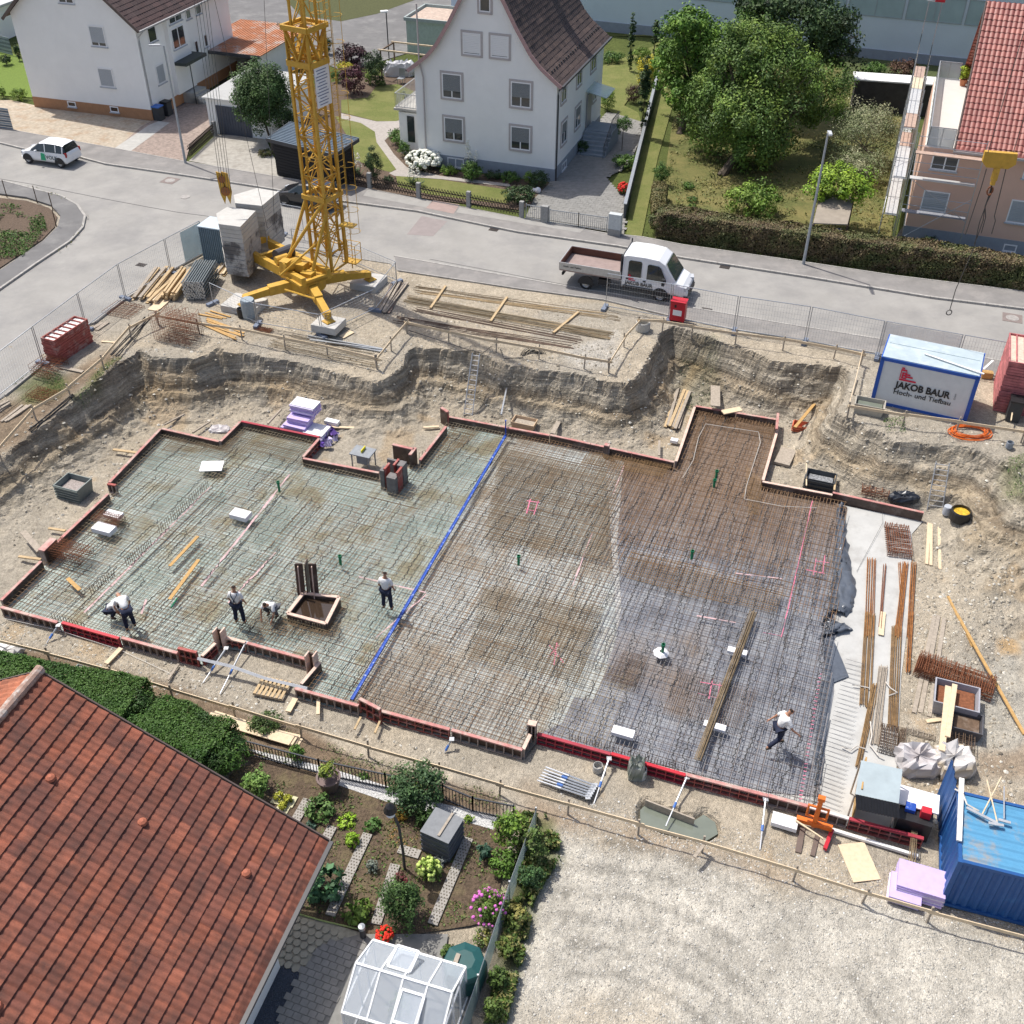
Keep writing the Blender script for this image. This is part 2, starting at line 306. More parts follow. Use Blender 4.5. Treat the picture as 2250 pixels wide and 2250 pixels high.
 nx,ny=len(xs),len(ys);I=np.arange(nx*ny).reshape(ny,nx)
 Fq=np.stack([I[:-1,:-1],I[:-1,1:],I[1:,1:],I[1:,:-1]],-1).reshape(-1,4)
 o=npmesh('ground',np.stack([X,Y,Z],-1).reshape(-1,3),Fq,M_GROUND,C.reshape(-1,3),origin=(0,0,0));meta(o,kind='structure')
build_ground()
# --- loose stones lying over the site
def stones(name,regs,label):
 Vs=[];Fs=[];Cs=[];k=0
 ico=np.array([(0,0,1),(.9,0,.1),(.25,.85,0),(-.75,.5,.1),(-.7,-.55,0),(.3,-.85,.1),(0,0,-.6)]);tf=np.array([(0,1,2),(0,2,3),(0,3,4),(0,4,5),(0,5,1),(6,2,1),(6,3,2),(6,4,3),(6,5,4),(6,1,5)])
 for s,n,r0,r1,cols in regs:
  P=[(p.x,p.y)for p in pp(s)];a=np.array(P);x=rng.uniform(a[:,0].min(),a[:,0].max(),n);y=rng.uniform(a[:,1].min(),a[:,1].max(),n)
  ok=(sdist(x,y,P)>0)&(sdist(x,y,SLABW)<-.15);x=x[ok];y=y[ok];z=G(x,y);n=len(x)
  r=r0+(r1-r0)*rng.random(n)**3.5;th=rng.random(n)*6.28;sc=rng.uniform(.6,1.3,(n,3))*r[:,None];sc[:,2]*=.7
  v=ico[None]*sc[:,None,:];c,s_=np.cos(th)[:,None],np.sin(th)[:,None]
  vx=v[...,0]*c-v[...,1]*s_+x[:,None];vy=v[...,0]*s_+v[...,1]*c+y[:,None];vz=v[...,2]+z[:,None]+.1*r[:,None]
  Vs.append(np.stack([vx,vy,vz],-1).reshape(-1,3));Fs.append((tf[None]+(k+np.arange(n)*7)[:,None,None]).reshape(-1,3));k+=n*7
  c0=np.array(cols)[rng.integers(0,len(cols),n)]*rng.uniform(.7,1.25,(n,1));Cs.append(np.repeat(c0,7,0))
 o=npmesh(name,np.concatenate(Vs),np.concatenate(Fs),mat('stone',(.4,.4,.4),.9,attr=True,nz=None),np.concatenate(Cs));return meta(o,label,'gravel',kind='stuff')
GC=[(.46,.42,.34),(.38,.34,.27),(.55,.52,.45),(.30,.26,.2)]
stones('gravel',[('D -100 900 800 250 1240 300 1932 400 E 1800 250 F 1000 400 F 1932 900 1932 1932 1400 1900 1400 1200 T 700 700 350 800 0 1000',15000,.02,.10,GC),('T 250 620 750 520 1200 620 1190 700 800 700 300 640',9000,.02,.06,GC),('G -100 60 400 200 1000 400 1600 600 H 500 250 1500 500 1000 400 G 900 560 0 250',9000,.025,.08,GC+[(.62,.6,.54)]),('T 1050 1480 1750 1650 1932 1750 1932 1932 1000 1932 960 1850 1060 1600',30000,.010,.042,[(.48,.46,.41),(.40,.37,.32),(.56,.54,.49)]),('T 1700 1000 1932 1000 1932 1700 1700 1500',7000,.02,.09,GC)],'loose pale gravel and stones strewn over the building site')
# --- streets, pavements, kerbs
M_ASPH=mat('asphalt',(.305,.295,.275),.9,nz=(.5,.10),bump=(60,.3,.01),dirt=((.215,.21,.205),.3,.46,.68,.7));M_WALK=mat('pavement_asphalt',(.225,.215,.205),.92,nz=(1.2,.14),bump=(60,.3,.01),dirt=((.31,.29,.27),.8,.5,.65,.6))
M_DASPH=mat('dark_asphalt',(.155,.152,.15),.9,nz=(.7,.15),dirt=((.24,.235,.225),.5,.5,.65,.7));M_CONC=mat('concrete',(.43,.42,.39),.85,nz=(3,.12),bump=(40,.2,.01),dirt=((.3,.28,.25),1.3,.52,.7,.5))
M_KERB=mat('kerb_stone',(.36,.345,.32),.9,nz=(5,.25))
FARK='A -400 760 0 815 140 850 450 895 600 935 1050 1000 1450 1062 B 0 1145 430 1202 850 1290 1000 1320 1560 1400 C 0 1467 700 1575 1400 1690 1932 1757 2400 1830'
FARO='A -400 650 0 728 120 755 650 850 1050 925 1700 1032 B 0 1052 1000 1243 1500 1333 1700 1352 C 0 1397 700 1497 1200 1572 1932 1662 2400 1740'
NEARO='C 2400 2300 F 1932 490 1100 330 300 195 0 135 B 1480 1703 1000 1640 320 1537 K 1750 860 1350 800 750 720 C -700 1700'.replace(' C -700 1700','')+' A 1150 1440'
LEFTR='A 960 1545 700 1705 540 1830 D 440 185 220 415 30 570 -300 800'
PLOTO='A -300 1850 0 1645 200 1505 400 1372 470 1295 484 1232 440 1168 350 1118 230 1088 30 1035 -400 985'
PLOTI='A -400 1050 0 1105 150 1125 290 1170 345 1232 330 1290 250 1372 0 1542 -300 1730'
road=pp(FARK)+pp(NEARO)+pp(LEFTR)+pp(PLOTO)
sheet('road',road,.03,M_ASPH,1.5)
sheet('pavement',pp(FARK)+pp(FARO)[::-1],.135,M_WALK,2.0,thick=.12)
sheet('pavement',pp(PLOTO)+pp(PLOTI),.12,M_DASPH,1.0,thick=.1)
nk='B 300 1452 780 1537 1400 1645 F 0 62 600 165 1130 250 1932 395 2300 460'
no='F 2300 560 1932 488 1100 330 300 195 0 135 B 1480 1700 1000 1638 320 1535'
sheet('pavement',pp(nk)+pp(no),.05,M_WALK,2.0)
def kerb(s,w_=.14,h_=.16,pts=None,name='kerb'):
 P=pts or pp(s);mb=MB()
 for a,b in zip(P,P[1:]):
  n=max(1,round((b-a).length/1.0))
  for i in range(n):
   p=a.lerp(b,i/n);q=a.lerp(b,(i+.985)/n);z=h_/2-.02
   mb.beam((p.x,p.y,float(nat(p.x,p.y))+z),(q.x,q.y,float(nat(q.x,q.y))+z),w_,h_)
 return meta(mb.build(name,M_KERB),kind='structure')
kerb(FARK);kerb(FARO,.08,.17,name='kerb_edging');kerb(PLOTO,.13,.16);kerb(nk,.12,.085);kerb('F 1932 488 1100 330 300 195 0 135 B 1480 1700 1000 1638 320 1535',.07,.1,name='kerb_edging');kerb('A 1150 1440 960 1545 700 1705 540 1830 D 440 185 220 415 30 570',.1,.12)
M_PATCH=mat('asphalt_patch',(.33,.25,.225),.9,nz=(2,.12));M_TAR=mat('tar_seam',(.07,.07,.075),.7)
sheet('asphalt_patch',pp('B 455 1225 600 1255 520 1340 370 1330'),.036,mat('asphalt_patch_b',(.27,.235,.225),.9,nz=(2,.1)),3)
sheet('asphalt_patch',pp('B 520 1145 670 1170 635 1222 480 1190'),.142,M_PATCH,3);sheet('asphalt_patch',pp('B 150 1085 520 1150 480 1188 125 1120'),.142,mat('pale_patch',(.31,.30,.28),.9,nz=(2,.1)),3)
sheet('asphalt_patch',pp('B 670 1185 1380 1305 1350 1330 650 1215'),.142,mat('pale_patch',(.31,.30,.28)),3)
def seam(s,w_=.04,off=.036,m=M_TAR):
 P=pp(s);mb=MB()
 for a,b in zip(P,P[1:]):mb.beam((a.x,a.y,float(nat(a.x,a.y))+off),(b.x,b.y,float(nat(b.x,b.y))+off),w_,.006)
 return meta(mb.build('road_seam',m),kind='structure')
seam('A 0 1015 180 1045 350 1080 600 1130 840 1175 1010 1205 1240 1235');seam('B 500 1470 900 1545 1450 1650',.03)
def manhole(k,x,y,r=.32,sq=True,lab='',grp='manhole covers in the street'):
 p=gnat(k,x,y);z=p.z+.036;rt=root('manhole_cover',(p.x,p.y,z),lab,'manhole cover',grp)
 a=math.radians(-20);mb=MB()
 if sq:mb.box((p.x,p.y,z+.002),(.95,.95,.01),a);mb.build('surround',mat('manhole_surround',(.22,.18,.165),.9),rt)
 mb=MB();mb.lathe((p.x,p.y,z+.008),[(0.001,.006),(r*.8,.006),(r*.82,.002),(r,.004),(r,-.004)],24);mb.build('lid',mat('manhole_lid',(.33,.31,.29),.7,nz=(9,.3)),rt)
manhole('A',963,1025,lab='round manhole lid in a dark square on the street in front of the street lamp');manhole('C',1865,1803,lab='round manhole lid in a dark square near the right edge of the street');manhole('A',1048,1118,.3,False,lab='faint round manhole lid in the street before the ballast blocks')
def drain(k,x,y,lab,off=.036):
 p=gnat(k,x,y);mb=MB();a=math.radians(-20)
 for i in range(6):
  q=Vector((p.x,p.y,p.z+off))+Matrix.Rotation(a,3,'Z')@Vector(((i-2.5)*.085,0,0));mb.box(q,(.045,.32,.02),a)
 mb.box((p.x,p.y,p.z+off-.012),(.56,.4,.014),a);meta(mb.build('street_drain',mat('cast_iron',(.07,.06,.055),.6,.4)),lab,'drain','drain gratings at the kerb')
drain('B',862,1303,'iron drain grating at the far kerb below the lattice fence');drain('C',238,1515,'iron drain grating at the far kerb below the beech hedge');drain('A',800,1502,'iron drain grating at the edge of the side street');drain('F',135,82,'iron drain grating behind the red cabinet')
# --- gardens, lawns, drives on the far side
M_LAWN=mat('lawn_grass',(.125,.145,.035),.95,nz=(14,.35),bump=(30,.6,.03),dirt=((.21,.20,.07),.55,.42,.65,.7));M_LAWNB=mat('bright_lawn',(.13,.19,.03),.95,nz=(14,.3),bump=(30,.6,.03))
M_MEADOW=mat('meadow_grass',(.095,.11,.03),.95,nz=(9,.4),bump=(20,.8,.05),dirt=((.21,.18,.065),.35,.40,.60,.8));M_BED=mat('garden_soil',(.12,.085,.06),.95,nz=(12,.4),bump=(14,1,.06))
M_PAVE=mat('cobble_paving',(.225,.22,.20),.9,nz=(16,.3),bump=(9,.6,.02));M_PATH=mat('garden_path',(.36,.33,.30),.9,nz=(7,.16))
def flat(name,s,off,m,**k):return sheet(name,pp(s),off,m,4.0,**k)
flat('lawn','A -500 300 0 250 130 345 195 555 30 545 -300 500',.03,M_LAWNB)
flat('gravel_forecourt','A -300 580 60 570 200 600 870 690 830 720 655 850 230 765 100 745 -300 690',.05,mat('sandy_gravel',(.42,.36,.28),.95,nz=(4,.25),bump=(25,.5,.03),dirt=((.34,.22,.13),.9,.5,.65,.6)))
flat('driveway','A 655 850 800 720 1090 570 1180 590 1220 700 1070 850 1050 925',.06,mat('block_paving',(.29,.23,.195),.9,nz=(5,.35)))
flat('driveway_strip','A 640 850 845 712 900 690 960 700 740 862',.066,M_CONC)
flat('yard','A 870 690 1010 600 1290 470 1290 560 1200 700 1090 640 900 725',.055,mat('yard_asphalt',(.15,.145,.14),.9,nz=(3,.2)))
flat('driveway','A 1070 915 1225 765 1500 780 1600 1000 1560 1010',.062,mat('old_concrete',(.36,.34,.30),.9,nz=(3,.2),dirt=((.22,.2,.17),.8,.5,.65,.6)))
flat('parking_area','A 1240 -500 1290 210 1400 180 1932 400 B 120 380 380 300 700 330 1000 0 1000 -500',.02,M_DASPH)
flat('lawn','A 1560 -60 1700 90 B 0 122 200 80 420 0 500 -300 A 1560 -300',.03,mat('dark_lawn',(.07,.075,.025),.95,nz=(6,.3)))  # this piece of lawn has a darker green
flat('garden','A 1500 740 1820 480 B 140 430 460 440 460 820 540 960 1200 1040 1100 1150 1000 1190 500 1130 0 1050',.04,M_BED)
flat('lawn','B 0 570 150 555 200 490 320 480 410 520 410 600 370 660 310 690 200 690 0 640',.052,M_LAWN,label=None)
flat('lawn','L 1000 1460 1250 1480 1450 1560 1510 1650 1540 1800 B 200 810 310 960 280 978 200 960 60 900 L 1200 1932 1150 1700',.053,M_LAWN)
flat('lawn','B 310 1000 560 1020 920 1075 1000 1100 930 1160 500 1105 320 1060',.054,M_LAWN)
flat('garden_path','B 0 645 200 692 310 690 350 680 400 720 290 760 245 800 300 880 370 950 560 1000 950 1045 960 1062 560 1018 300 1000 270 985 312 965 200 810 190 750 110 700 0 675',.058,M_PATH)
flat('driveway','B 1180 1040 1370 800 1450 700 1500 640 1560 650 1720 700 1690 800 1620 950 1500 1010 1560 1090 1610 1110 1600 1330 1040 1240 1090 1130',.06,M_PAVE)
flat('lawn','B 1440 200 1760 210 1800 330 1690 480 1600 600 1680 640 1700 700 1620 690 1460 600 1470 380 C 0 200',.05,M_LAWN)
flat('lawn','B 1932 1360 C -150 1345 -60 700 60 500 200 400 1100 380 1300 420 1250 800 1180 1340 700 1400 -50 1370',.035,M_MEADOW)
flat('lawn','C 900 320 1450 300 1500 480 900 480',.045,mat('dark_lawn2',(.07,.09,.03),.95,nz=(4,.3)))  # darker green for the lawn before the hall
flat('lawn','B 1612 1330 1700 1345 1790 900 1910 480 1830 450 1720 760 1640 1100',.045,M_LAWN)
flat('yard','C 1190 1370 1300 1200 2500 1500 2500 1700 1932 1480',.04,mat('yard_asphalt',(.15,.145,.14)))
flat('allotment','A -300 1100 0 1125 150 1140 280 1182 325 1232 310 1290 240 1362 0 1522 -300 1710',.06,mat('garden_soil',(.12,.085,.06)))
# ======== SLAB, REINFORCEMENT, FORMWORK
M_RUST=[mat('rusty_steel',(.25,.155,.085),.85,.1,nz=(3,.35)),mat('rusty_steel_dark',(.165,.115,.085),.85,.1,nz=(3,.35)),mat('rusty_steel_pale',(.30,.25,.17),.8,.1,nz=(3,.3)),mat('grey_steel',(.17,.165,.17),.7,.3,nz=(3,.3))]
M_ORUST=mat('orange_rust',(.30,.125,.04),.85,.1,nz=(8,.4));M_BRUST=mat('brown_rust',(.20,.075,.035),.9,nz=(10,.4))
M_WOOD=mat('sawn_timber',(.50,.37,.21),.8,nz=(8,.2),dirt=((.3,.22,.14),2,.5,.7,.6));M_WOODP=mat('pale_timber',(.66,.53,.36),.8,nz=(8,.12));M_WOODG=mat('weathered_timber',(.36,.31,.25),.9,nz=(9,.25));M_WOODD=mat('dark_timber',(.13,.085,.055),.85,nz=(6,.35),dirt=((.28,.25,.22),1.5,.5,.7,.7))
M_WOODO=mat('orange_timber',(.47,.29,.11),.8,nz=(9,.2));M_WHITEF=mat('white_foam',(.80,.79,.80),.8,nz=(20,.04));M_LILAC=mat('lilac_foam',(.52,.42,.72),.7,nz=(5,.08));M_GALV=mat('galvanised_steel',(.42,.44,.46),.45,.6,nz=(9,.15));M_GREEN=mat('green_pipe',(.01,.20,.09),.4);M_BLACK=mat('black_plastic',(.02,.02,.022),.45,nz=(9,.2));M_ALU=mat('aluminium',(.55,.56,.57),.4,.5)
M_PINK=mat('pink_varnish',(.46,.20,.18),.7,nz=(5,.25),dirt=((.50,.40,.34),1.8,.45,.62,.85));M_REDP=mat('red_steel',(.36,.035,.055),.55,nz=(5,.15));M_DRED=mat('dull_red_steel',(.34,.085,.07),.7,nz=(6,.3),dirt=((.40,.33,.3),3,.5,.66,.7));M_GREYF=mat('cement_caked_frame',(.34,.28,.25),.85,nz=(6,.3));M_PLY=mat('dark_plywood',(.075,.048,.038),.55,nz=(3,.4),dirt=((.24,.20,.18),1.2,.5,.68,.7));M_PALEP=mat('pale_pink_timber',(.66,.48,.39),.8,nz=(6,.2))  # M_PLY: dark brown plywood with paler blotches
M_RED=mat('bright_red',(.50,.02,.035),.45,nz=(5,.05))
def slabfn(X,Y):return np.full(np.shape(X),FLOOR)
BL=sheet('blinding_slab',SLABW,.03,mat('blinding_concrete',(.46,.46,.44),.85,nz=(1.5,.08),bump=(30,.2,.01),dirt=((.33,.32,.3),.9,.5,.66,.6)),4,fn=slabfn)
def film_mat(name,cols,sc=.45,two=None):
 m=bpy.data.materials.new(name);m.use_nodes=True;N=m.node_tree.nodes;Lk=m.node_tree.links;b=N['Principled BSDF'];geo=N.new('ShaderNodeNewGeometry')
 t=N.new('ShaderNodeTexNoise');t.inputs['Scale'].default_value=sc;t.inputs['Detail'].default_value=8;t.inputs['Roughness'].default_value=.68;Lk.new(geo.outputs['Position'],t.inputs['Vector'])
 r=N.new('ShaderNodeValToRGB');Lk.new(t.outputs[0],r.inputs[0]);e=r.color_ramp.elements;e[0].position=.3;e[0].color=(*cols[0],1);e[1].position=.72;e[1].color=(*cols[-1],1)
 for i,c in enumerate(cols[1:-1]):q=e.new(.3+.42*(i+1)/(len(cols)-1));q.color=(*c,1)
 out=r.outputs[0]
 if two:
  t3=N.new('ShaderNodeTexNoise');t3.inputs['Scale'].default_value=two[1];t3.inputs['Detail'].default_value=4;Lk.new(geo.outputs['Position'],t3.inputs['Vector']);mr=N.new('ShaderNodeMapRange');mr.inputs[1].default_value=two[2];mr.inputs[2].default_value=two[3];mr.inputs[4].default_value=.75;Lk.new(t3.outputs[0],mr.inputs[0])
  fac=mr.outputs[0]
  if len(two)>4:
   sx=N.new('ShaderNodeSeparateXYZ');Lk.new(geo.outputs['Position'],sx.inputs[0]);m1=N.new('ShaderNodeMath');m1.operation='MULTIPLY_ADD';m1.inputs[1].default_value=.37;Lk.new(sx.outputs[0],m1.inputs[0]);Lk.new(sx.outputs[1],m1.inputs[2]);m2=N.new('ShaderNodeMapRange');m2.inputs[1].default_value=two[4];m2.inputs[2].default_value=two[5];Lk.new(m1.outputs[0],m2.inputs[0]);ad=N.new('ShaderNodeMath');ad.operation='MAXIMUM';Lk.new(fac,ad.inputs[0]);Lk.new(m2.outputs[0],ad.inputs[1]);ad.use_clamp=True;fac=ad.outputs[0]
  mx=N.new('ShaderNodeMix');mx.data_type='RGBA';Lk.new(fac,mx.inputs[0]);Lk.new(out,mx.inputs[6]);mx.inputs[7].default_value=(*two[0],1);out=mx.outputs[2]
 Lk.new(out,b.inputs['Base Color']);b.inputs['Roughness'].default_value=.5
 t2=N.new('ShaderNodeTexNoise');t2.inputs['Scale'].default_value=3.5;t2.inputs['Detail'].default_value=6;Lk.new(geo.outputs['Position'],t2.inputs['Vector']);bp=N.new('ShaderNodeBump');bp.inputs['Strength'].default_value=.7;bp.inputs['Distance'].default_value=.08;Lk.new(t2.outputs[0],bp.inputs['Height']);Lk.new(bp.outputs[0],b.inputs['Normal'])
 return m
M_INS=film_mat('insulation_surface',[(.155,.205,.19),(.26,.335,.305),(.35,.41,.38),(.24,.235,.155),(.20,.17,.095)]);M_INS2=film_mat('insulation_surface_b',[(.28,.295,.285),(.44,.475,.46),(.34,.33,.285),(.27,.21,.14)],.6,two=((.20,.165,.12),.16,.48,.60))
M_FILM=film_mat('black_film_surface',[(.10,.108,.125),(.19,.20,.23),(.27,.285,.31),(.18,.16,.14)],.8,two=((.20,.145,.105),.2,.56,.68,35,42));M_FILMB=film_mat('rusty_film_surface',[(.06,.05,.045),(.13,.10,.085),(.17,.115,.07),(.15,.09,.05)],.9)
def clip_area(s):
 return pp(s,z=FLOOR+.05)
_all=SLABW
def subpoly(keep):
 def clip(poly,n,c,sgn=1):
  out=[]
  for i in range(len(poly)):
   a,b=poly[i],poly[(i+1)%len(poly)];da=sgn*(n[0]*a[0]+n[1]*a[1]-c);db=sgn*(n[0]*b[0]+n[1]*b[1]-c)
   if da>=0:out.append(a)
   if da*db<0:t=da/(da-db);out.append((a[0]+(b[0]-a[0])*t,a[1]+(b[1]-a[1])*t))
  return out
 P=list(SLABW)
 for n,c,sg in keep:P=clip(P,n,c,sg)
 return P
def line_n(a,b):
 a=at(*a,FLOOR);b=at(*b,FLOOR);d=(b-a).normalized();n=(-d.y,d.x);return n,n[0]*a.x+n[1]*a.y
L1=line_n(('E',1500,1000),('E',1560,1932));L2=line_n(('F',930,1195),('F',860,1932));L0=line_n(('E',930,780),('H',570,100))
sgL=1 if L1[0][0]*SLABW[0][0]+L1[0][1]*SLABW[0][1]>L1[1]else-1
meta(sheet('insulation_boards',subpoly([(L0[0],L0[1],sgL)]),.055,M_INS,3,fn=slabfn),'pale green insulation boards under the reinforcement left of the blue joint strip','insulation',kind='structure')
meta(sheet('insulation_boards',subpoly([(L0[0],L0[1],-sgL),(L1[0],L1[1],sgL)]),.055,M_INS2,3,fn=slabfn),'greyish insulation boards under the reinforcement right of the blue joint strip','insulation',kind='structure')
meta(sheet('membrane',clip_area('E 1600 905 1888 945 F 66 625 543 703 448 1048 930 1195 900 1500 870 1700 840 1932 J 690 500 640 800 590 1190 I 1600 1310 95 930 250 860 330 690 470 705 600 330 640 100 E 1560 1400'),.062,M_FILM,3,fn=slabfn),'dark membrane under the right hand reinforcement','membrane',kind='structure')
SA=math.radians(-21.0);SU=(math.cos(SA),math.sin(SA));SV=(-SU[1],SU[0])
SLUV=[(p[0]*SU[0]+p[1]*SU[1],p[0]*SV[0]+p[1]*SV[1])for p in SLABW]
def shrink_spans(spans,e=.06):return[(a+e,b-e)for a,b in spans if b-a>2*e+.1]
def spans(c,axis,poly):
 xs=[]
 for i in range(len(poly)):
  a,b=poly[i],poly[(i+1)%len(poly)];ca,cb=a[axis],b[axis]
  if(ca>c)!=(cb>c):t=(c-ca)/(cb-ca);xs.append(a[1-axis]+(b[1-axis]-a[1-axis])*t)
 xs.sort();return shrink_spans(list(zip(xs[::2],xs[1::2])))
RGT=L2
def bars(mb,u0,u1,v0,v1,su,sv,z,r=.009,wob=.012,lim=None):
 def put(axis,c,a,b,zz):
  n=max(1,int((b-a)/2.5));pts=[]
  for i in range(n+1):
   t=a+(b-a)*i/n;w_=c+random.uniform(-wob,wob);u,v=(w_,t)if axis==0 else(t,w_);pts.append((u*SU[0]+v*SV[0],u*SU[1]+v*SV[1],zz+random.uniform(-.012,.012)))
  for p,q in zip(pts,pts[1:]):mb.beam(p,q,2*r,2*r)
 if su:
  u=u0+su/2
  while u<u1:
   for a,b in spans(u,0,SLUV if lim is None else lim):
    a2,b2=max(a,v0),min(b,v1)
    if b2-a2>.2:put(0,u,a2,b2,z)
   u+=su
 if sv:
  v=v0+sv/2
  while v<v1:
   for a,b in spans(v,1,SLUV if lim is None else lim):
    a2,b2=max(a,u0),min(b,u1)
    if b2-a2>.2:put(1,v,a2,b2,z+.02)
   v+=sv
LIMW=subpoly([(L2[0],L2[1],sgL)]);LIM=[(p[0]*SU[0]+p[1]*SU[1],p[0]*SV[0]+p[1]*SV[1])for p in LIMW]
us=[p[0]for p in LIM];vs_=[p[1]for p in LIM];c1=L1[1]
nm=0
u=min(us)
while u<max(us):
 v=min(vs_);vo=random.uniform(0,2);v-=vo
 while v<max(vs_):
  uc,vc=u+1.15,v+2.9;wx,wy=uc*SU[0]+vc*SV[0],uc*SU[1]+vc*SV[1]
  right=sgL*(L1[0][0]*wx+L1[0][1]*wy-L1[1])<0;mid=sgL*(L0[0][0]*wx+L0[0][1]*wy-L0[1])<0
  mb=MB();z=-2.13+random.uniform(-.015,.015)
  if right:bars(mb,u-.1,u+2.35,v,v+6.0,.15,.42,z,.0075,lim=LIM);m=mat('slate_steel',(.24,.235,.24),.7,.3,nz=(3,.3))if wy<34+wx*-.37 else M_RUST[0];lb='grey brown reinforcement mesh over dark membrane, one of many alike'
  elif mid:bars(mb,u-.1,u+2.35,v,v+6.0,.16,.18,z,.0058,lim=LIM);m=M_RUST[random.choice([0,0,2,1])];lb='rusty reinforcement mesh in the middle of the slab, one of many alike'
  else:bars(mb,u-.1,u+2.35,v,v+6.0,.16,.2,z,.0052,lim=LIM);m=M_RUST[random.choice([2,2,0])];lb='reinforcement mesh over pale green boards, one of many alike'
  if mb.f:meta(mb.build('reinforcement_mesh',m),lb,'reinforcement mesh','reinforcement meshes '+('over the dark membrane' if right else 'in the middle of the slab' if mid else 'over the green boards'));nm+=1
  v+=5.8
 u+=2.25
for i,(ua,ub)in enumerate(zip(np.linspace(min(us),max(us),8)[:-1],np.linspace(min(us),max(us),8)[1:])):
 mb=MB();bars(mb,ua,ub,min(vs_),max(vs_),.3,.3,-2.27,.006,lim=LIM)
 if mb.f:meta(mb.build('lower_reinforcement',M_RUST[1]),'bottom layer of rusty bars seen through the upper meshes, one of the bays alike','reinforcement','bottom reinforcement layer')
def dense(s,lab,m,su=.075,sv=.0,z=-2.105,r=.0065):
 W_=pp(s,z=-2.1);U=[(p.x*SU[0]+p.y*SU[1],p.x*SV[0]+p.y*SV[1])for p in W_];mb=MB()
 bars(mb,min(q[0]for q in U),max(q[0]for q in U),min(q[1]for q in U),max(q[1]for q in U),su,sv,z,r,lim=U if su else None)
 if sv and not su:mb=MB();bars(mb,min(q[0]for q in U),max(q[0]for q in U),min(q[1]for q in U),max(q[1]for q in U),0,sv,z,r,lim=U)
 meta(mb.build('reinforcement_layer',m),lab,'reinforcement mesh','extra layers of reinforcement bars')
M_OR2=mat('fresh_rust',(.25,.155,.07),.85,.1,nz=(4,.35));M_OR3=mat('tan_rust',(.22,.165,.10),.85,.1,nz=(4,.35))
dense('E 900 860 1600 1000 1480 1500 800 1380','dense square of extra rusty bars right of the blue strip near the north formwork',M_OR3,.11,.11)
dense('E 1600 960 F 0 1000 640 1120 600 1560 0 1440 E 1560 1400','dense rusty bars below the mouth of the narrow bay',M_RUST[0],.09,.0)
dense('E 1640 1440 1932 1500 F 580 1680 540 1800 E 1932 1700 1560 1580','orange rusty band of extra bars across the right half',M_OR2,.1,.14)
dense('E 800 1640 1500 1760 1350 2200 700 2050','dense brown square of extra bars near the south formwork',M_OR3,.11,.1)
dense('I 640 390 820 420 740 630 510 575','small dark mat of cross bars left of the green pipe with a white collar',M_RUST[1],.14,.07)
dense('I 1000 480 1560 640 1400 900 900 800','reddish patch of extra bars around the pink square marks',M_RUST[1],.075,.0)
dense('F 350 950 455 1050 430 1250 370 1250','orange stack of bars along the right wall of the narrow bay',M_OR2,.05,.0,-2.06)
dense('F 20 930 90 650 530 740 510 800 150 720 80 960','edge bars lining the walls of the narrow bay',M_RUST[0],.09,.12)
dense('E 500 960 620 740 800 770 700 850','extra yellowish bars at the stepped corner beside the column forms',M_OR2,.12,.1)
dense('E 1400 880 1880 960 1820 1030 1350 950','rusty bars along the north formwork left of the narrow bay',M_OR2,.12,.07)
dense('D 960 800 1250 850 1370 760 1790 840 1720 950 1650 960 1500 900 900 880','yellow rusty bars along the north wall of the left part',M_OR3,.11,.12)
dense('G 1450 80 1600 150 1850 200 1932 150 1932 260 1500 250 1300 180','brown bars before the square sump',M_OR3,.11,.11)
def snake(seed,L=2.6):
 r_=random.Random(seed);pts=[];x=0;n=int(L/.13);a=0
 for i in range(n+1):
  a=a*.6+r_.uniform(-.05,.05);pts.append((a+(.035 if i%2 else-.035),i*.13-L/2,.0))
 mb=MB();mb.path(pts,.017,4);return mb
SN=[]
for i in range(5):o=snake(i).build('spacer_strip',mat('spacer_steel',(.06,.058,.055),.8));meta(o,'thin dark wavy spacer strip under the reinforcement meshes, one of many alike','spacer strip','wavy spacer strips under the meshes');SN.append(o)
k=0;u=min(us)+.4;cand=[]
while u<max(us):
 for a,b in spans(u,0,LIM):
  v=a+1.4+random.uniform(0,.8)
  while v<b-1.3:
   cand.append((u+random.uniform(-.2,.2),v));v+=2.75+random.uniform(0,.5)
 u+=.66
random.shuffle(cand)
for k,(uu,vv)in enumerate(cand[:285]):
 p=(uu*SU[0]+vv*SV[0],uu*SU[1]+vv*SV[1],-2.085)
 if k<5:o=SN[k]
 else:o=SN[k%5].copy();COL.objects.link(o)
 o.location=p;o.rotation_euler=(0,0,SA+random.uniform(-.12,.12))
def starters(k,x0,y0,x1,y1,n,h,lab,z=-2.15,m=M_RUST[1]):
 a=at(k,x0,y0,z);b=at(k,x1,y1,z);mb=MB();rt=root('starter_bar_row',(a+b)/2,lab,'starter bars','rows of upright starter bars')
 for i in range(n):
  p=a.lerp(b,i/(n-1));mb=MB();q=p+Vector((random.uniform(-.03,.03),random.uniform(-.03,.03),h));mb.tube(p,q,.012,5);mb.build('bar',m,rt)
starters('D',905,1345,1180,1085,26,.45,'row of thin upright bars running up to the pink mark on the left part');starters('D',720,1530,860,1420,14,.45,'short row of upright bars left of the two rusty planks');starters('D',520,1690,650,1590,12,.4,'row of upright bars above the two bending workers')
starters('I',300,960,1050,1175,40,.3,'row of upright bars along the inside of the red south formwork');starters('D',300,1830,480,1880,12,.3,'row of upright bars left of the bending workers at the formwork');starters('G',1640,180,1830,215,14,.25,'row of short pale bars just below the square sump',m=M_RUST[2])
starters('E',380,930,480,905,6,.3,'few upright bars beside the column formwork')
rt=root('lap_bars',at('J',640,800,FLOOR),'thin bars lying out over the pale blinding concrete at the right edge','lap bars')
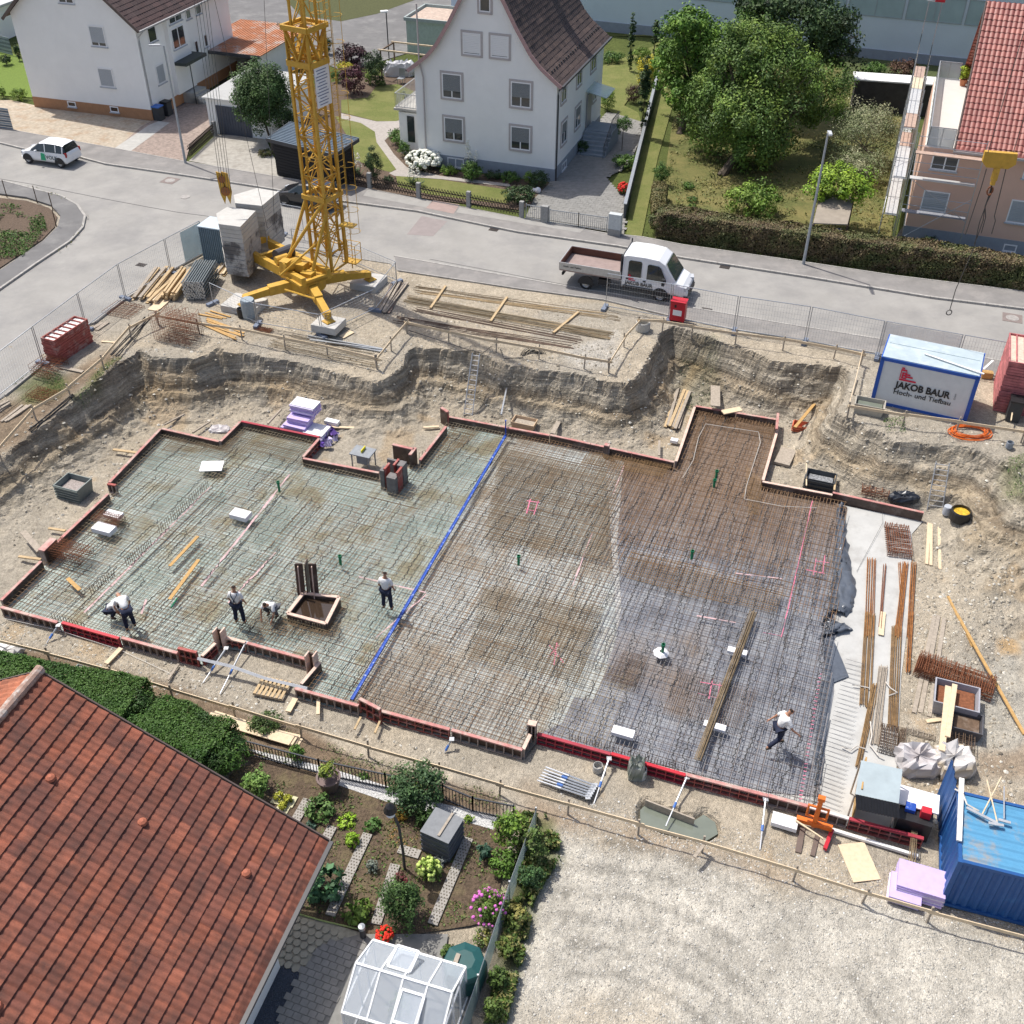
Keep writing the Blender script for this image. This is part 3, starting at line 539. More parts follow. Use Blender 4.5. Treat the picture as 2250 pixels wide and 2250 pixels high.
for i in range(34):
 t=i/33;a=at('J',770-220*t,290+930*t,-2.2);b=at('J',890-160*t,325+965*t,-2.25);mb=MB();mb.tube(a,b,.008,4);mb.build('bar',M_RUST[3],rt)
a=at('E',930,790,-2.05);b=at('E',265,1932,-2.05);b=a+(b-a)*((at('H',572,98,-2.05)-a).length/(b-a).length)
rt=root('joint_strip',(a+b)/2,'long blue plastic joint strip crossing the reinforcement from wall to wall','joint strip');M_BLUE=mat('blue_plastic',(.02,.075,.38),.4,nz=(20,.15),dirt=((.45,.55,.75),6,.56,.64,.9))
mb=MB();d=(b-a).normalized();sd=d.cross(Vector((0,0,1)))
n=8
for i in range(n):p=a.lerp(b,i/n);q=a.lerp(b,(i+.992)/n);mb=MB();mb.beam(p,q,.12,.04);mb.beam(p+sd*.05,q+sd*.05,.016,.07);mb.beam(p-sd*.05,q-sd*.05,.016,.07);mb.build('section',M_BLUE,rt)
mb=MB();mb.beam(a+Vector((0,0,.05)),a+Vector((0,.12,.75)),.16,.06);mb.build('upturned_end',M_BLUE,rt)
M_SPRAY=mat('pink_paint',(.58,.17,.25),.8,nz=(12,.3));M_CHALK=mat('faded_pink_paint',(.55,.38,.38),.85,nz=(4,.3));M_WCH=mat('white_string',(.75,.74,.70),.8)
def marks(lst,m,z,w_,lab,name='paint_mark',grp='pink survey paint marks'):
 a0=at(*lst[0][:3],z);rt=root(name,a0,lab,'paint mark',grp)
 for k,x0,y0,x1,y1 in lst:
  mb=MB();a=at(k,x0,y0,z);b=at(k,x1,y1,z);n=max(1,int((b-a).length/.5))
  for i in range(n):mb.beam(a.lerp(b,i/n),a.lerp(b,(i+1.02)/n)+Vector((random.uniform(-.02,.02),random.uniform(-.02,.02),0)),w_*random.uniform(.3,1.2),.006)
  mb.build('stroke',m,rt)
marks([('F',735,1160,560,1932),('F',560,1925,460,1905)],M_SPRAY,-2.1,.035,'long pink sprayed line over the dark membrane beside its crumpled edge')
marks([('F',755,1485,740,1580),('F',805,1470,790,1570),('F',700,1550,800,1572),('F',750,1500,830,1512)],M_SPRAY,-2.1,.04,'pink sprayed grid mark near the crumpled membrane edge')
marks([('I',1155,590,1300,615),('I',1140,662,1285,700),('I',1235,570,1212,695),('I',1285,590,1265,705)],M_SPRAY,-2.1,.04,'pink sprayed square mark left of the long rebar bundle')
marks([('I',160,430,230,350),('I',170,350,260,460),('I',220,330,200,480)],M_SPRAY,-2.1,.04,'red cross mark in the dense square near the south formwork');marks([('E',1050,1160,1120,1170),('E',1040,1210,1100,1220),('E',1070,1150,1050,1230),('E',1115,1160,1090,1235)],M_SPRAY,-2.05,.05,'red square mark in the dense square near the north formwork')
marks([('J',610-130*t,390+840*t,590-130*t,388+840*t)for t in np.linspace(0,1,34)],M_SPRAY,-2.08,.035,'row of short pink dashes along the edge of the right hand meshes')
marks([('D',1190,1080,480,1790),('D',1640,1010,1140,1640),('D',1560,1450,1290,1740),('D',800,1800,830,1720)],M_CHALK,-2.11,.09,'faded pink paint lines running diagonally over the left meshes');marks([('E',1600,960,1540,1120),('E',1420,1340,1310,1640),('E',100,1590,480,1680),('E',480,1690,200,1932),('F',300,1570,560,1600),('F',80,1810,300,1850)],M_CHALK,-2.11,.06,'faded red paint lines over the middle meshes')
def string(pts,lab,r=.008,m=M_WCH,name='string',grp='strings and cords'):
 P=[at(*p)for p in pts];mb=MB();Q=[]
 for a,b in zip(P,P[1:]):n=max(2,int((b-a).length/.8));Q+=[a.lerp(b,i/n)for i in range(n)]
 mb.path(Q+[P[-1]],r,4);return meta(mb.build(name,m),lab,'string',grp)
string([('G',20,150,-2.3),('G',340,220,-2.3),('G',680,330,-2.35),('G',980,470,-2.35)],'white string lying on the gravel along the left of the south formwork');string([('D',1330,1410,-2.02),('D',1610,1490,-2.02),('D',1932,1560,-2.02)],'white string over the meshes above the sump');string([('D',1080,1635,-2.02),('D',1310,1700,-2.02)],'white string over the meshes left of the sump');string([('D',1460,960,-2.02),('D',1640,1000,-2.02)],'white string right of the white board on the left meshes')
string([('F',1130,1170,-2),('F',1130,1290,-2.3),('F',985,1560,-2.35)],'thin line hanging over the bare concrete by the rusty spacer stack',.006,M_BLACK);string([('F',0,1030,-2),('F',60,930,-2),('F',90,800,-2),('F',130,725,-2),('F',430,770,-2),('F',440,830,-2),('F',360,1080,-2),('F',350,1150,-2),('F',560,1190,-2),('F',760,1200,-2)],'pale earthing cable looping round the narrow bay',.014,mat('pale_cable',(.55,.52,.47),.6),grp=None)
# --- formwork panels
def formpanel(a,b,lab,top=M_PINK,fr=M_GREYF,h=.5,th=.12,zt=FT,ribs=True,grp='formwork panels round the slab',inner=None):
 a=Vector((a.x,a.y,zt));b=Vector((b.x,b.y,zt));d=(b-a).normalized();n=Vector((-d.y,d.x,0));mid=(a+b)/2
 s=float(sdist(mid.x+n.x*.35,mid.y+n.y*.35,SLABW))
 if s>0:n=-n
 rt=root('formwork',(mid.x,mid.y,zt-h),lab,'formwork panel',grp);dz=Vector((0,0,1))
 mb=MB();mb.beam(a-dz*(h/2+.015)-n*(th/2-.012),b-dz*(h/2+.015)-n*(th/2-.012),.024,h-.03);mb.build('plywood_face',inner or M_PLY,rt)
 mb=MB();mb.beam(a-dz*.03,b-dz*.03,th,.06);mb.build('top_rail',top,rt)
 mb=MB();mb.beam(a-dz*(h-.03),b-dz*(h-.03),th*.9,.05);L=(b-a).length;k=max(2,int(round(L/.3)))
 for i in range(k+1):
  p=a.lerp(b,(.02+i*(L-.04)/k)/L)+n*.012;mb.beam(p-dz*.06,p-dz*(h-.055),.03,th*.7,up=n)
 if fr is M_REDP or fr is M_DRED:mb.beam(a-dz*h*.5+n*.02,b-dz*h*.5+n*.02,th*.5,.04)
 mb.build('steel_frame',fr,rt);return rt
def fp(ka,xa,ya,kb,xb,yb,lab,**kw):
 zt=kw.get('zt',FT);return formpanel(at(ka,xa,ya,zt),at(kb,xb,yb,zt),lab,**kw)
def fsplit(ka,xa,ya,kb,xb,yb,labs,**kw):
 zt=kw.get('zt',FT);a=at(ka,xa,ya,zt);b=at(kb,xb,yb,zt);n=len(labs)
 for i,l in enumerate(labs):formpanel(a.lerp(b,(i+.006)/n),a.lerp(b,(i+.994)/n),l,**kw)
fsplit('D',5,1722,'D',232,1500,['formwork panel at the south end of the west wall','formwork panel of the west wall just below its raised corner piece'])
fp('D',232,1440,'D',302,1372,'raised square corner piece of formwork on the west wall above a rusty bar basket',h=.85,zt=-1.6,th=.3)
fsplit('D',312,1402,'D',612,1118,['west formwork panel right of the raised corner piece','west formwork panel below the small red corner piece'])
fp('D',608,1062,'D',655,1070,'short red corner piece of the west formwork by the grey crate',top=M_DRED,zt=-1.85)
fsplit('D',618,1055,'D',908,752,['west formwork panel above the red corner piece','west formwork panel in the middle of its upper run','west formwork panel meeting the north west corner'])
fsplit('D',915,750,'D',1240,823,['first north formwork panel from the north west corner','second north formwork panel, ending at the little step'])
fp('D',1248,822,'D',1358,712,'formwork panel on the side of the step in the north west wall')
fsplit('D',1364,708,'D',1808,798,['north formwork panel left of the lilac foam stack','north formwork panel in front of the lilac foam stack'],top=M_REDP)
fp('D',1806,806,'D',1715,910,'formwork panel with red ribs running down from the lilac foam',fr=M_DRED)
fp('D',1715,918,'E',212,1000,'formwork panel before the small table saw',top=M_PINK)
fp('E',445,928,'E',592,738,'formwork panel rising from the column forms to the tall end piece')
fp('E',565,630,'E',603,655,'tall pink end piece standing at the corner above the column forms',h=.9,zt=-1.55,th=.14,fr=M_DRED)
fsplit('E',605,682,'E',1180,788,['long north formwork panel left of the blue strip end','north formwork panel before the beige mortar tub'])
fsplit('E',1182,786,'E',1885,940,['north formwork panel right of the mortar tub','north formwork panel with a row of clamps on top','last north formwork panel before the narrow bay'])
fp('E',1490,838,'E',1518,845,'dark upright post at a joint of the north formwork',h=.75,zt=-1.65,th=.2)
fp('E',1895,935,'F',68,628,'formwork wall on the left side of the narrow bay',top=M_PALEP)
fsplit('F',72,622,'F',540,700,['formwork panel at the head of the narrow bay, left one','formwork panel at the head of the narrow bay, right one'])
fp('F',540,662,'F',532,752,'pink upright board at the top right corner of the narrow bay',h=.7,zt=-1.7)
fp('F',538,752,'F',455,1042,'formwork wall on the right side of the narrow bay',top=M_PALEP,fr=M_DRED)
fp('F',452,1050,'F',848,1125,'dark formwork panel right of the narrow bay',top=M_PALEP);fp('F',850,1112,'F',1365,1225,'last dark formwork panel of the north side, by the rusty spacer stack')
fsplit('G',5,85,'G',325,172,['first south formwork panel at the west corner','second south formwork panel, ending at a timber post'])
fp('G',350,172,'G',672,262,'new bright red south formwork panel beside the bending workers',top=M_RED,fr=M_REDP)
fp('G',688,258,'G',1003,345,'grey ribbed south formwork panel right of the bright red one')
fp('G',1006,316,'G',1112,342,'tall brick red end panel standing at the mouth of the south recess',top=M_DRED,fr=M_DRED,h=.75,zt=-1.7)
fp('G',1142,362,'G',1218,290,'short panel on the left side of the south recess',top=M_PALEP,fr=M_DRED)
fp('G',1268,255,'G',1388,285,'short red panel at the back of the south recess',top=M_PALEP,fr=M_DRED);fp('G',1398,288,'G',1742,382,'grey ribbed panel at the back of the south recess')
fp('G',1810,398,'G',1705,520,'timber and foil wall on the right side of the south recess',top=M_PALEP)
for nm_,x,y,lab in(('a',1236,215,'tall formwork post at the inner left corner of the south recess'),('b',1758,350,'tall formwork post at the right corner of the south recess')):
 p=at('G',x,y,-1.45);rt=root('formwork_post',(p.x,p.y,FLOOR),lab,'formwork post','upright formwork posts');mb=MB()
 mb.box((p.x-.14,p.y,-1.93),(.05,.3,.95),SA);mb.box((p.x+.14,p.y,-1.93),(.05,.3,.95),SA);mb.build('side_board',M_PALEP,rt);mb=MB();mb.box((p.x,p.y+.08,-1.95),(.24,.05,.9),SA);mb.build('back_board',M_PLY,rt)
fp('G',1670,545,'H',612,128,'south formwork panel left of the tall red double panel')
fp('H',618,88,'H',735,148,'tall dark red double panel at the foot of the blue strip',top=M_PINK,fr=M_DRED,h=.8,zt=-1.65)
fp('H',742,158,'H',1128,262,'red ribbed south formwork panel right of the tall double panel',fr=M_DRED);fp('H',1140,265,'H',1540,378,'grey ribbed south formwork panel ending at the pale return',top=M_PINK)
fp('H',1545,375,'H',1585,290,'short pale return panel near the bundle of props',top=M_PALEP)
fp('H',1572,222,'H',1620,232,'upright pink formwork post left of the long red wall',top=M_PALEP,h=.95,zt=-1.5,th=.22)
fp('I',92,925,'I',570,1058,'dark red south formwork panel behind the bundle of props',top=M_REDP,fr=M_REDP);fp('I',574,1055,'I',1060,1195,'red south formwork panel above the muddy pool',top=M_RED,fr=M_REDP)
fp('I',1064,1192,'I',1598,1330,'pink topped red ribbed panel right of the muddy pool',fr=M_DRED);fp('I',1602,1328,'J',530,1252,'grey ribbed panel before the orange fork');fp('J',534,1254,'J',788,1330,'pale grey panel behind the orange fork',top=mat('cement_white',(.6,.56,.54),.8,nz=(6,.1)))
fp('J',792,1330,'J',1278,1462,'red and cream south formwork panel at the east end',top=M_REDP,fr=M_DRED)
p=at('E',300,1090,-2.3);rt=root('column_formwork',(p.x,p.y,FLOOR),'tall three sided column formwork of grey boards with red frames beside the saw table','column formwork')
for(dx,dy,ww,hh)in((-.42,-.05,.12,1.1),(.0,-.45,.42,1.0),(.35,.25,.3,1.15),(.05,.55,.8,1.1)):
 mb=MB();mb.box((p.x+dx,p.y+dy+.2,FLOOR+hh/2),(ww if ww>.2 else .2,.4 if ww<.5 else .12,hh),SA);mb.build('grey_board_form',mat('grey_formboard',(.17,.16,.155),.8,nz=(3,.35)),rt)
for(dx,dy)in((-.28,.0),(.28,-.28),(.1,.3)):mb=MB();mb.box((p.x+dx,p.y+dy+.2,FLOOR+.58),(.05,.45,1.14),SA);mb.box((p.x+dx,p.y+dy+.2,FLOOR+1.17),(.1,.5,.05),SA);mb.build('red_frame',M_DRED,rt)
p=at('E',350,860,-1.6);rt=root('column_formwork',(p.x,p.y,FLOOR),'second column formwork behind the tall one, with pink top edge','column formwork');mb=MB();mb.box((p.x,p.y,FLOOR+.42),(1.0,.12,.84),SA);mb.box((p.x+.45,p.y-.3,FLOOR+.42),(.12,.6,.84),SA);mb.build('board',M_PLY,rt);mb=MB();mb.box((p.x,p.y,FLOOR+.87),(1.05,.14,.05),SA);mb.box((p.x+.45,p.y-.35,FLOOR+.87),(.14,.6,.05),SA);mb.build('top_rail',M_PINK,rt)
c=[at('D',1718,1685,-1.9),at('D',1920,1708,-1.9),at('D',1845,1858,-1.9),at('D',1628,1800,-1.9)]
rt=root('sump_formwork',sum(c,Vector())/4+Vector((0,0,-.4)),'square timber sump box full of dark water in the left half of the slab','sump box')
for i in range(4):
 a,b=c[i],c[(i+1)%4];mb=MB();mb.beam(a-Vector((0,0,.22)),b-Vector((0,0,.22)),.09,.44);mb.build('side_board',M_PLY,rt);mb=MB();mb.beam(a+Vector((0,0,.02)),b+Vector((0,0,.02)),.13,.05);mb.build('pale_rim',M_PALEP,rt)
mb=MB();mb.add([(q.x,q.y,-2.0-.05)for q in c][::-1],[(0,1,2,3)]);mb.build('water',mat('dark_water',(.045,.03,.02),.06,nz=None,spec=.8),rt)
p=at('D',1740,1700,-2.0);rt2=root('trough_formwork',(p.x,p.y,-2.1),'tall dark trough shaped formwork standing at the back of the sump box','formwork');top=at('D',1725,1512,-.9);q=Vector((p.x+.02,p.y+.1,-2.05));e=Vector((q.x,q.y+.25,-.65))
for dx in(-.26,.26):mb=MB();mb.beam(q+Vector((dx,0,0)),e+Vector((dx,0,0)),.06,.3);mb.build('side_board',M_PLY,rt2);mb=MB();mb.beam(q+Vector((dx,-.17,0)),e+Vector((dx,-.17,0)),.09,.03);mb.build('pink_edge',M_PALEP,rt2)
mb=MB();mb.beam(q+Vector((0,.12,0)),e+Vector((0,.12,0)),.5,.04,up=(1,0,0));mb.build('back_board',M_PLY,rt2)
# ======== BUILDINGS
M_WALLW=mat('white_render',(.86,.86,.84),.9,nz=(1.0,.03),bump=(60,.25,.01));M_FRAME=mat('white_window_frame',(.82,.82,.82),.5,nz=None);M_GLASS=mat('window_glass',(.03,.04,.045),.06,nz=None,spec=.9);M_SHUT=mat('grey_shutter',(.40,.43,.46),.6,nz=(2,.05));M_SHUTD=mat('dark_shutter',(.22,.235,.245),.6,nz=(2,.05));M_STONE=mat('stone_surround',(.47,.43,.42),.8,nz=(6,.08));M_PLINTH=mat('grey_plinth',(.30,.33,.37),.85,nz=(3,.08));M_GUT=mat('metal_gutter',(.40,.41,.42),.5,.5);M_DGUT=mat('dark_gutter',(.06,.06,.065),.5)
class Bld:
 def __init__(s,c,deg):s.c=Vector(c);a=math.radians(deg);s.a=a;s.u=Vector((math.cos(a),math.sin(a),0));s.v=Vector((-math.sin(a),math.cos(a),0))
 def p(s,x,y,z=0.):return s.c+s.u*x+s.v*y+Vector((0,0,z))
def window(rt,B,face,a0,a1,z0,z1,shutter=0.,sur=None,fm=M_FRAME,sill=True,pane=M_GLASS,sm=M_SHUT,mull=1,off=0.0,sw=.13):
 def q(a,z,o):return B.p(a,-o-off,z)if face=='F' else B.p(o+off,a,z)
 def slab(mb,b0,b1,y0,y1,o0,o1):
  A_=q(b0,y0,o0);mb.extr([q(b0,y0,o0),q(b1,y0,o0),q(b1,y1,o0),q(b0,y1,o0)],q(b0,y0,o1)-q(b0,y0,o0))
 fr=None;mb=MB();w_=.07
 slab(mb,a0,a1,z0,z0+w_,.004,.05);slab(mb,a0,a1,z1-w_,z1,.004,.05);slab(mb,a0,a0+w_,z0+w_,z1-w_,.004,.05);slab(mb,a1-w_,a1,z0+w_,z1-w_,.004,.05)
 zs=z1-w_-(z1-z0-2*w_)*shutter
 for i in range(1,mull+1):
  if zs-z0>.2:m_=a0+(a1-a0)*i/(mull+1);slab(mb,m_-.035,m_+.035,z0+w_,zs,.004,.045)
 fr=mb.build('window',fm,rt);WL[fr.name]=WL[rt.name]
 if shutter<.98:mb=MB();slab(mb,a0+w_,a1-w_,z0+w_,zs,.003,.02);mb.build('pane',pane,fr)
 if shutter>0:
  mb=MB();n=max(2,int((z1-w_-zs)/.09));zz=np.linspace(zs,z1-w_,n+1)
  for i in range(n):slab(mb,a0+w_,a1-w_,zz[i],zz[i+1]-.012,.003,.032)
  mb.build('shutter',sm,fr)
 if sur:
  mb=MB();slab(mb,a0-sw,a0,z0-sw,z1+sw,.003,.035);slab(mb,a1,a1+sw,z0-sw,z1+sw,.003,.035);slab(mb,a0,a1,z1,z1+sw,.003,.035);slab(mb,a0-.02,a1+.02,z0-sw,z0,.003,.07);mb.build('surround',sur,fr)
 elif sill:mb=MB();slab(mb,a0-.06,a1+.06,z0-.07,z0-.005,.003,.11);mb.build('sill',mat('sill_stone',(.45,.47,.5),.7),fr)
 return fr
def tiles(name,parent,O,A,Bd,prof,L,gauge=.33,roll=.2,amp=.03,step=.035,cols=((.2,.1,.07),),m=None,K=4,patch=.5,tw=2,seed=0,mort=None,smooth=False):
 r_=np.random.default_rng(seed);O=np.array(O);A=np.array(A);Bd=np.array(Bd);P=np.array(prof,float);seg=np.hypot(np.diff(P[:,0]),np.diff(P[:,1]));S=np.concatenate([[0],np.cumsum(seg)])
 nc=max(1,int(round(S[-1]/gauge)));gs=S[-1]/nc;nr=max(1,int(round(L/roll)));ro=L/nr;nx=nr*K+1;xs=np.linspace(0,L,nx);ph=(xs/ro)%1
 wav=amp*(.5-.5*np.cos(2*np.pi*ph))**.8
 Vv=[];Cc=[];cols=np.array(cols);rows=0
 tile=np.minimum((xs/(ro*tw)).astype(int),100000);nt_=tile.max()+1
 big=lambda s_,t_:fbm(t_*.35+seed,s_*.35+seed,seed+3)
 for j in range(nc):
  rc=r_.random(nt_);rb=r_.normal(0,.09,nt_);jit=r_.normal(0,.004,nt_)
  for e,lift in((j*gs-.035,step),(j*gs+gs*.5,step*.55),((j+1)*gs,.006)):
   s_=min(max(e,-.03),S[-1]);h_=np.interp(s_,S,P[:,0]);z_=np.interp(s_,S,P[:,1]);d2=.02;h2=np.interp(min(s_+d2,S[-1]),S,P[:,0])-np.interp(min(s_+d2,S[-1])-d2,S,P[:,0]);z2=np.interp(min(s_+d2,S[-1]),S,P[:,1])-np.interp(min(s_+d2,S[-1])-d2,S,P[:,1])
   n=np.array([-z2,h2]);n=n/(np.linalg.norm(n)+1e-9);w_=wav+lift+jit[tile]
   if e<0:h_+=e;
   pts=O[None]+A[None]*xs[:,None]+Bd[None]*(h_+n[0]*w_)[:,None];pts[:,2]+=z_+n[1]*w_
   Vv.append(pts);t=np.clip(rc[tile]*.6+patch*(big(j*gs,xs)-.5)*2.2,0,.999)*(len(cols)-1);i0=t.astype(int);f=(t-i0)[:,None]
   c=cols[i0]*(1-f)+cols[np.minimum(i0+1,len(cols)-1)]*f;c=c*(1+rb[tile])[:,None];Cc.append(c);rows+=1
 I=np.arange(rows*nx).reshape(rows,nx);Fq=np.stack([I[:-1,:-1],I[:-1,1:],I[1:,1:],I[1:,:-1]],-1).reshape(-1,4)
 Vv=np.concatenate(Vv)
 nrm=np.cross(A,Bd)
 if nrm[2]<0:Fq=Fq[:,::-1]
 return npmesh(name,Vv,Fq,m or mat('roof_tile',(.3,.1,.06),.75,nz=(25,.18),attr=True),np.concatenate(Cc),parent=parent)
def gable_body(rt,B,W0,W1,D,ze,prof,m,name='wall',t0=0.):
 "prof: gable outline (s, z) left to right between eaves"
 mb=MB();pts=[B.p(W0,t0,-.4)]+[B.p(s,t0,z)for s,z in prof]+[B.p(W1,t0,-.4)]
 mb.extr(pts,B.v*(D-t0));return mb.build(name,m,rt)
def pipe(rt,pts,r,m,name='downpipe'):mb=MB();mb.path(pts,r,8);return mb.build(name,m,rt)
# ---------- white house in the middle
B=Bld((2.55,66.71,0),-18.6)
rt=root('white_house',B.p(-4.67,5.5),'tall white rendered house with steep dark tiled roof and stone framed windows','house')
PR=[(.0,6.25),(.49,6.62),(1.0,7.02),(1.62,7.68),(2.53,9.08),(3.31,10.45),(4.67,12.55)]
gp=[(-9.35,6.25)]+[(-9.35+s,z-.12)for s,z in PR[1:]]+[(-s,z-.12)for s,z in PR[1:-1][::-1]]+[(0,6.25)]
gable_body(rt,B,-9.35,0,11.0,6.25,gp,M_WALLW)
mb=MB();mb.prism([tuple(B.p(x,y).xy)for x,y in((-9.38,-.03),(.03,-.03),(.03,11.03),(-9.38,11.03))],-.4,.82);mb.build('plinth',M_PLINTH,rt)
BR=[(.085,.058,.05),(.065,.046,.042),(.11,.075,.062),(.075,.052,.048)]
PF=[(-.35,6.0)]+PR;PFr=[(a+.35,b)for a,b in PF]
tiles('roof',rt,B.p(.35,-.3),B.v,-B.u,PFr,11.6,.34,.3,.03,.03,BR,K=3,seed=3);tiles('roof',rt,B.p(-9.7,-.3),B.v,B.u,PFr,11.6,.34,.3,.03,.03,BR,K=3,seed=4)
M_VERGE=mat('verge_board',(.42,.27,.26),.7)
for sg,x0 in((-1,.35),(1,-9.7)):
 mb=MB()
 for(a,b),(c,d)in zip(PFr,PFr[1:]):mb.beam(B.p(x0+sg*a,-.32,b-.04),B.p(x0+sg*c,-.32,d-.04),.04,.22)
 mb.build('verge_board',M_VERGE,rt)
mb=MB();mb.beam(B.p(.42,-.3,5.98),B.p(.42,11.3,5.98),.13,.12);g1=mb.build('gutter',M_DGUT,rt);mb=MB();mb.beam(B.p(-9.77,-.3,5.98),B.p(-9.77,11.3,5.98),.13,.12);mb.build('gutter',M_DGUT,rt)
pipe(rt,[B.p(.4,.05,5.95),B.p(.12,.02,5.7),B.p(.1,.0,5.4),B.p(.1,.0,.9),B.p(.1,0,.0)],.055,M_DGUT)
pipe(rt,[B.p(-8.75,-.12,.6),B.p(-8.72,-.12,5.6),B.p(-8.95,-.12,6.6),B.p(-8.95,-.14,9.9)],.05,M_STONE,'vent_pipe')
for i in range(22):mb=MB();mb.box(B.p(-.45,.3+i*.5,6.66),(.03,.24,.14),B.a);mb.build('snow_guard',M_DGUT,rt)
mb=MB();mb.box(B.p(-3.4,7.6,11.9),(.7,.9,2.4),B.a);mb.build('chimney',mat('chimney_brick',(.35,.14,.1),.85),rt)
for(a0,a1,z0,z1,sh)in((-7.5,-6.2,4.5,6.0,.72),(-2.95,-1.65,4.45,5.95,.62),(-7.45,-6.15,1.85,3.3,.68),(-2.95,-1.65,1.8,3.25,.68)):window(rt,B,'F',a0,a1,z0,z1,sh,M_STONE,sm=M_SHUTD)
for(a0,a1,z0,z1)in((-6.05,-4.9,7.25,8.5),(-4.25,-3.1,7.25,8.5)):window(rt,B,'F',a0,a1,z0,z1,.97,M_STONE,sm=M_FRAME,sw=.13)
window(rt,B,'F',-4.95,-4.25,9.75,10.8,0,M_STONE,mull=0);window(rt,B,'F',-7.3,-6.15,.1,.72,0,None)
for(a0,a1,z0,z1)in((.9,2.0,4.6,6.0),(4.35,5.5,4.6,6.0),(7.7,9.0,4.6,6.0),(1.2,2.4,1.9,3.3),(4.3,5.6,1.9,3.3),(8.6,9.5,2.4,3.4)):window(rt,B,'R',a0,a1,z0,z1,.5,M_STONE,sm=M_SHUTD)
window(rt,B,'R',1.5,2.6,.1,.6,0,None)
mb=MB();mb.extr([B.p(.03,7.0,1.2),B.p(.03,8.1,1.2),B.p(.03,8.1,3.35),B.p(.03,7.0,3.35)],B.u*.06);mb.build('door',mat('grey_door',(.3,.29,.3),.5),rt)
mb=MB();mb.extr([B.p(.05,6.6,3.7),B.p(.05,8.8,3.7),B.p(1.5,8.8,3.4),B.p(1.5,6.6,3.4)],Vector((0,0,.05)));mb.build('canopy',mat('canopy_glass',(.55,.68,.66),.15,alpha=.55),rt)
st=MB()
for i in range(6):st.box(B.p(1.05,6.75-i*.3-.15,(1.15-.19*i)/2-.02),(1.9,.3,1.15-.19*i),B.a)
st.box(B.p(1.05,7.65,.58),(1.9,1.8,1.2),B.a);st.build('steps',mat('grey_steps',(.28,.31,.34),.85,nz=(4,.1)),rt)
mb=MB()
for i in range(12):y=8.4-i*.34;z=1.2-max(0,(6.7-y))*.62;mb.tube(B.p(1.95,y,max(.1,z)),B.p(1.95,y,max(.1,z)+.85),.018,4)
mb.beam(B.p(1.95,8.5,2.05),B.p(1.95,6.7,2.05),.04,.04);mb.beam(B.p(1.95,6.7,2.05),B.p(1.95,4.7,.9),.04,.04);mb.build('railing',M_DGUT,rt)
mb=MB();mb.box(B.p(-10.3,3.0,1.4),(1.8,3.4,2.8),B.a);mb.build('annexe_wall',M_WALLW,rt);mb=MB();mb.box(B.p(-10.4,3.0,3.0),(2.1,3.8,.14),B.a);mb.build('balcony_floor',M_CONC,rt)
mb=MB();pts=[B.p(-11.35,1.2),B.p(-11.35,4.8),B.p(-9.4,1.2)]
for a_,b_ in((pts[2],pts[0]),(pts[0],pts[1])):
 for zz in(3.15,4.0):mb.beam(a_+Vector((0,0,zz)),b_+Vector((0,0,zz)),.04,.04)
 for i in range(19):q=a_.lerp(b_,i/18);mb.tube(q+Vector((0,0,3.1)),q+Vector((0,0,4.0)),.015,4)
mb.build('balcony_railing',M_GUT,rt);mb=MB();mb.extr([B.p(-10.6,1.27,.9),B.p(-10.1,1.27,.9),B.p(-10.1,1.27,2.6),B.p(-10.6,1.27,2.6)],B.v*-.03);mb.build('annexe_window',M_GLASS,rt)
# ---------- white house on the left
B=Bld((-25.95,77.55,0),-16.7)
rt=root('white_house',B.p(-5,6),'white rendered house with tan plinth and dark tiled roof beyond the parked white car','house')
gable_body(rt,B,-9.9,0,12.6,6.6,[(-9.9,6.55),(-4.95,10.75),(0,6.55)],M_WALLW)
mb=MB();mb.prism([tuple(B.p(x,y).xy)for x,y in((-9.92,-.02),(.02,-.02),(.02,12.62),(-9.92,12.62))],-.4,.8);mb.build('plinth',mat('tan_plinth',(.40,.21,.11),.85,nz=(3,.1)),rt)
BR2=[(.10,.06,.055),(.075,.05,.047),(.13,.085,.075)]
pf=[(0,6.2),(5.45,10.95)]
tiles('roof',rt,B.p(.5,-.35),B.v,-B.u,pf,13.2,.34,.3,.03,.03,BR2,K=3,seed=5);tiles('roof',rt,B.p(-10.4,-.35),B.v,B.u,pf,13.2,.34,.3,.03,.03,BR2,K=3,seed=6)
mb=MB();mb.beam(B.p(.5,-.37,6.15),B.p(-4.95,-.37,10.9),.05,.2);mb.beam(B.p(-10.4,-.37,6.15),B.p(-4.95,-.37,10.9),.05,.2);mb.build('verge_board',mat('brown_board',(.12,.09,.08),.7),rt)
mb=MB();mb.beam(B.p(.56,-.35,6.18),B.p(.56,12.8,6.18),.13,.11);mb.build('gutter',M_GUT,rt);pipe(rt,[B.p(.5,.1,6.1),B.p(.1,.12,5.7),B.p(.07,.12,5.3),B.p(.07,.12,0)],.05,M_GUT)
for(a0,a1,z0,z1,sh)in((-3.72,-2.5,4.85,6.2,.85),(-3.75,-2.55,2.1,3.4,.98),(-5.6,-4.4,7.5,8.7,.6)):window(rt,B,'F',a0,a1,z0,z1,sh)
window(rt,B,'F',-6.95,-6.25,.38,.76,0,mull=0);window(rt,B,'F',-3.4,-2.7,.35,.76,0,mull=0)
for(a0,a1,z0,z1,sh)in((1.3,2.35,4.95,6.1,0),(1.45,2.5,2.1,3.4,.98)):window(rt,B,'R',a0,a1,z0,z1,sh,mull=0)
mb=MB();mb.extr([B.p(0.0,3.35,.9),B.p(.35,3.35,.9),B.p(.35,5.85,.9),B.p(.0,5.85,.9)],Vector((0,0,6.3-.9)));mb.build('stair_bay',M_WALLW,rt)
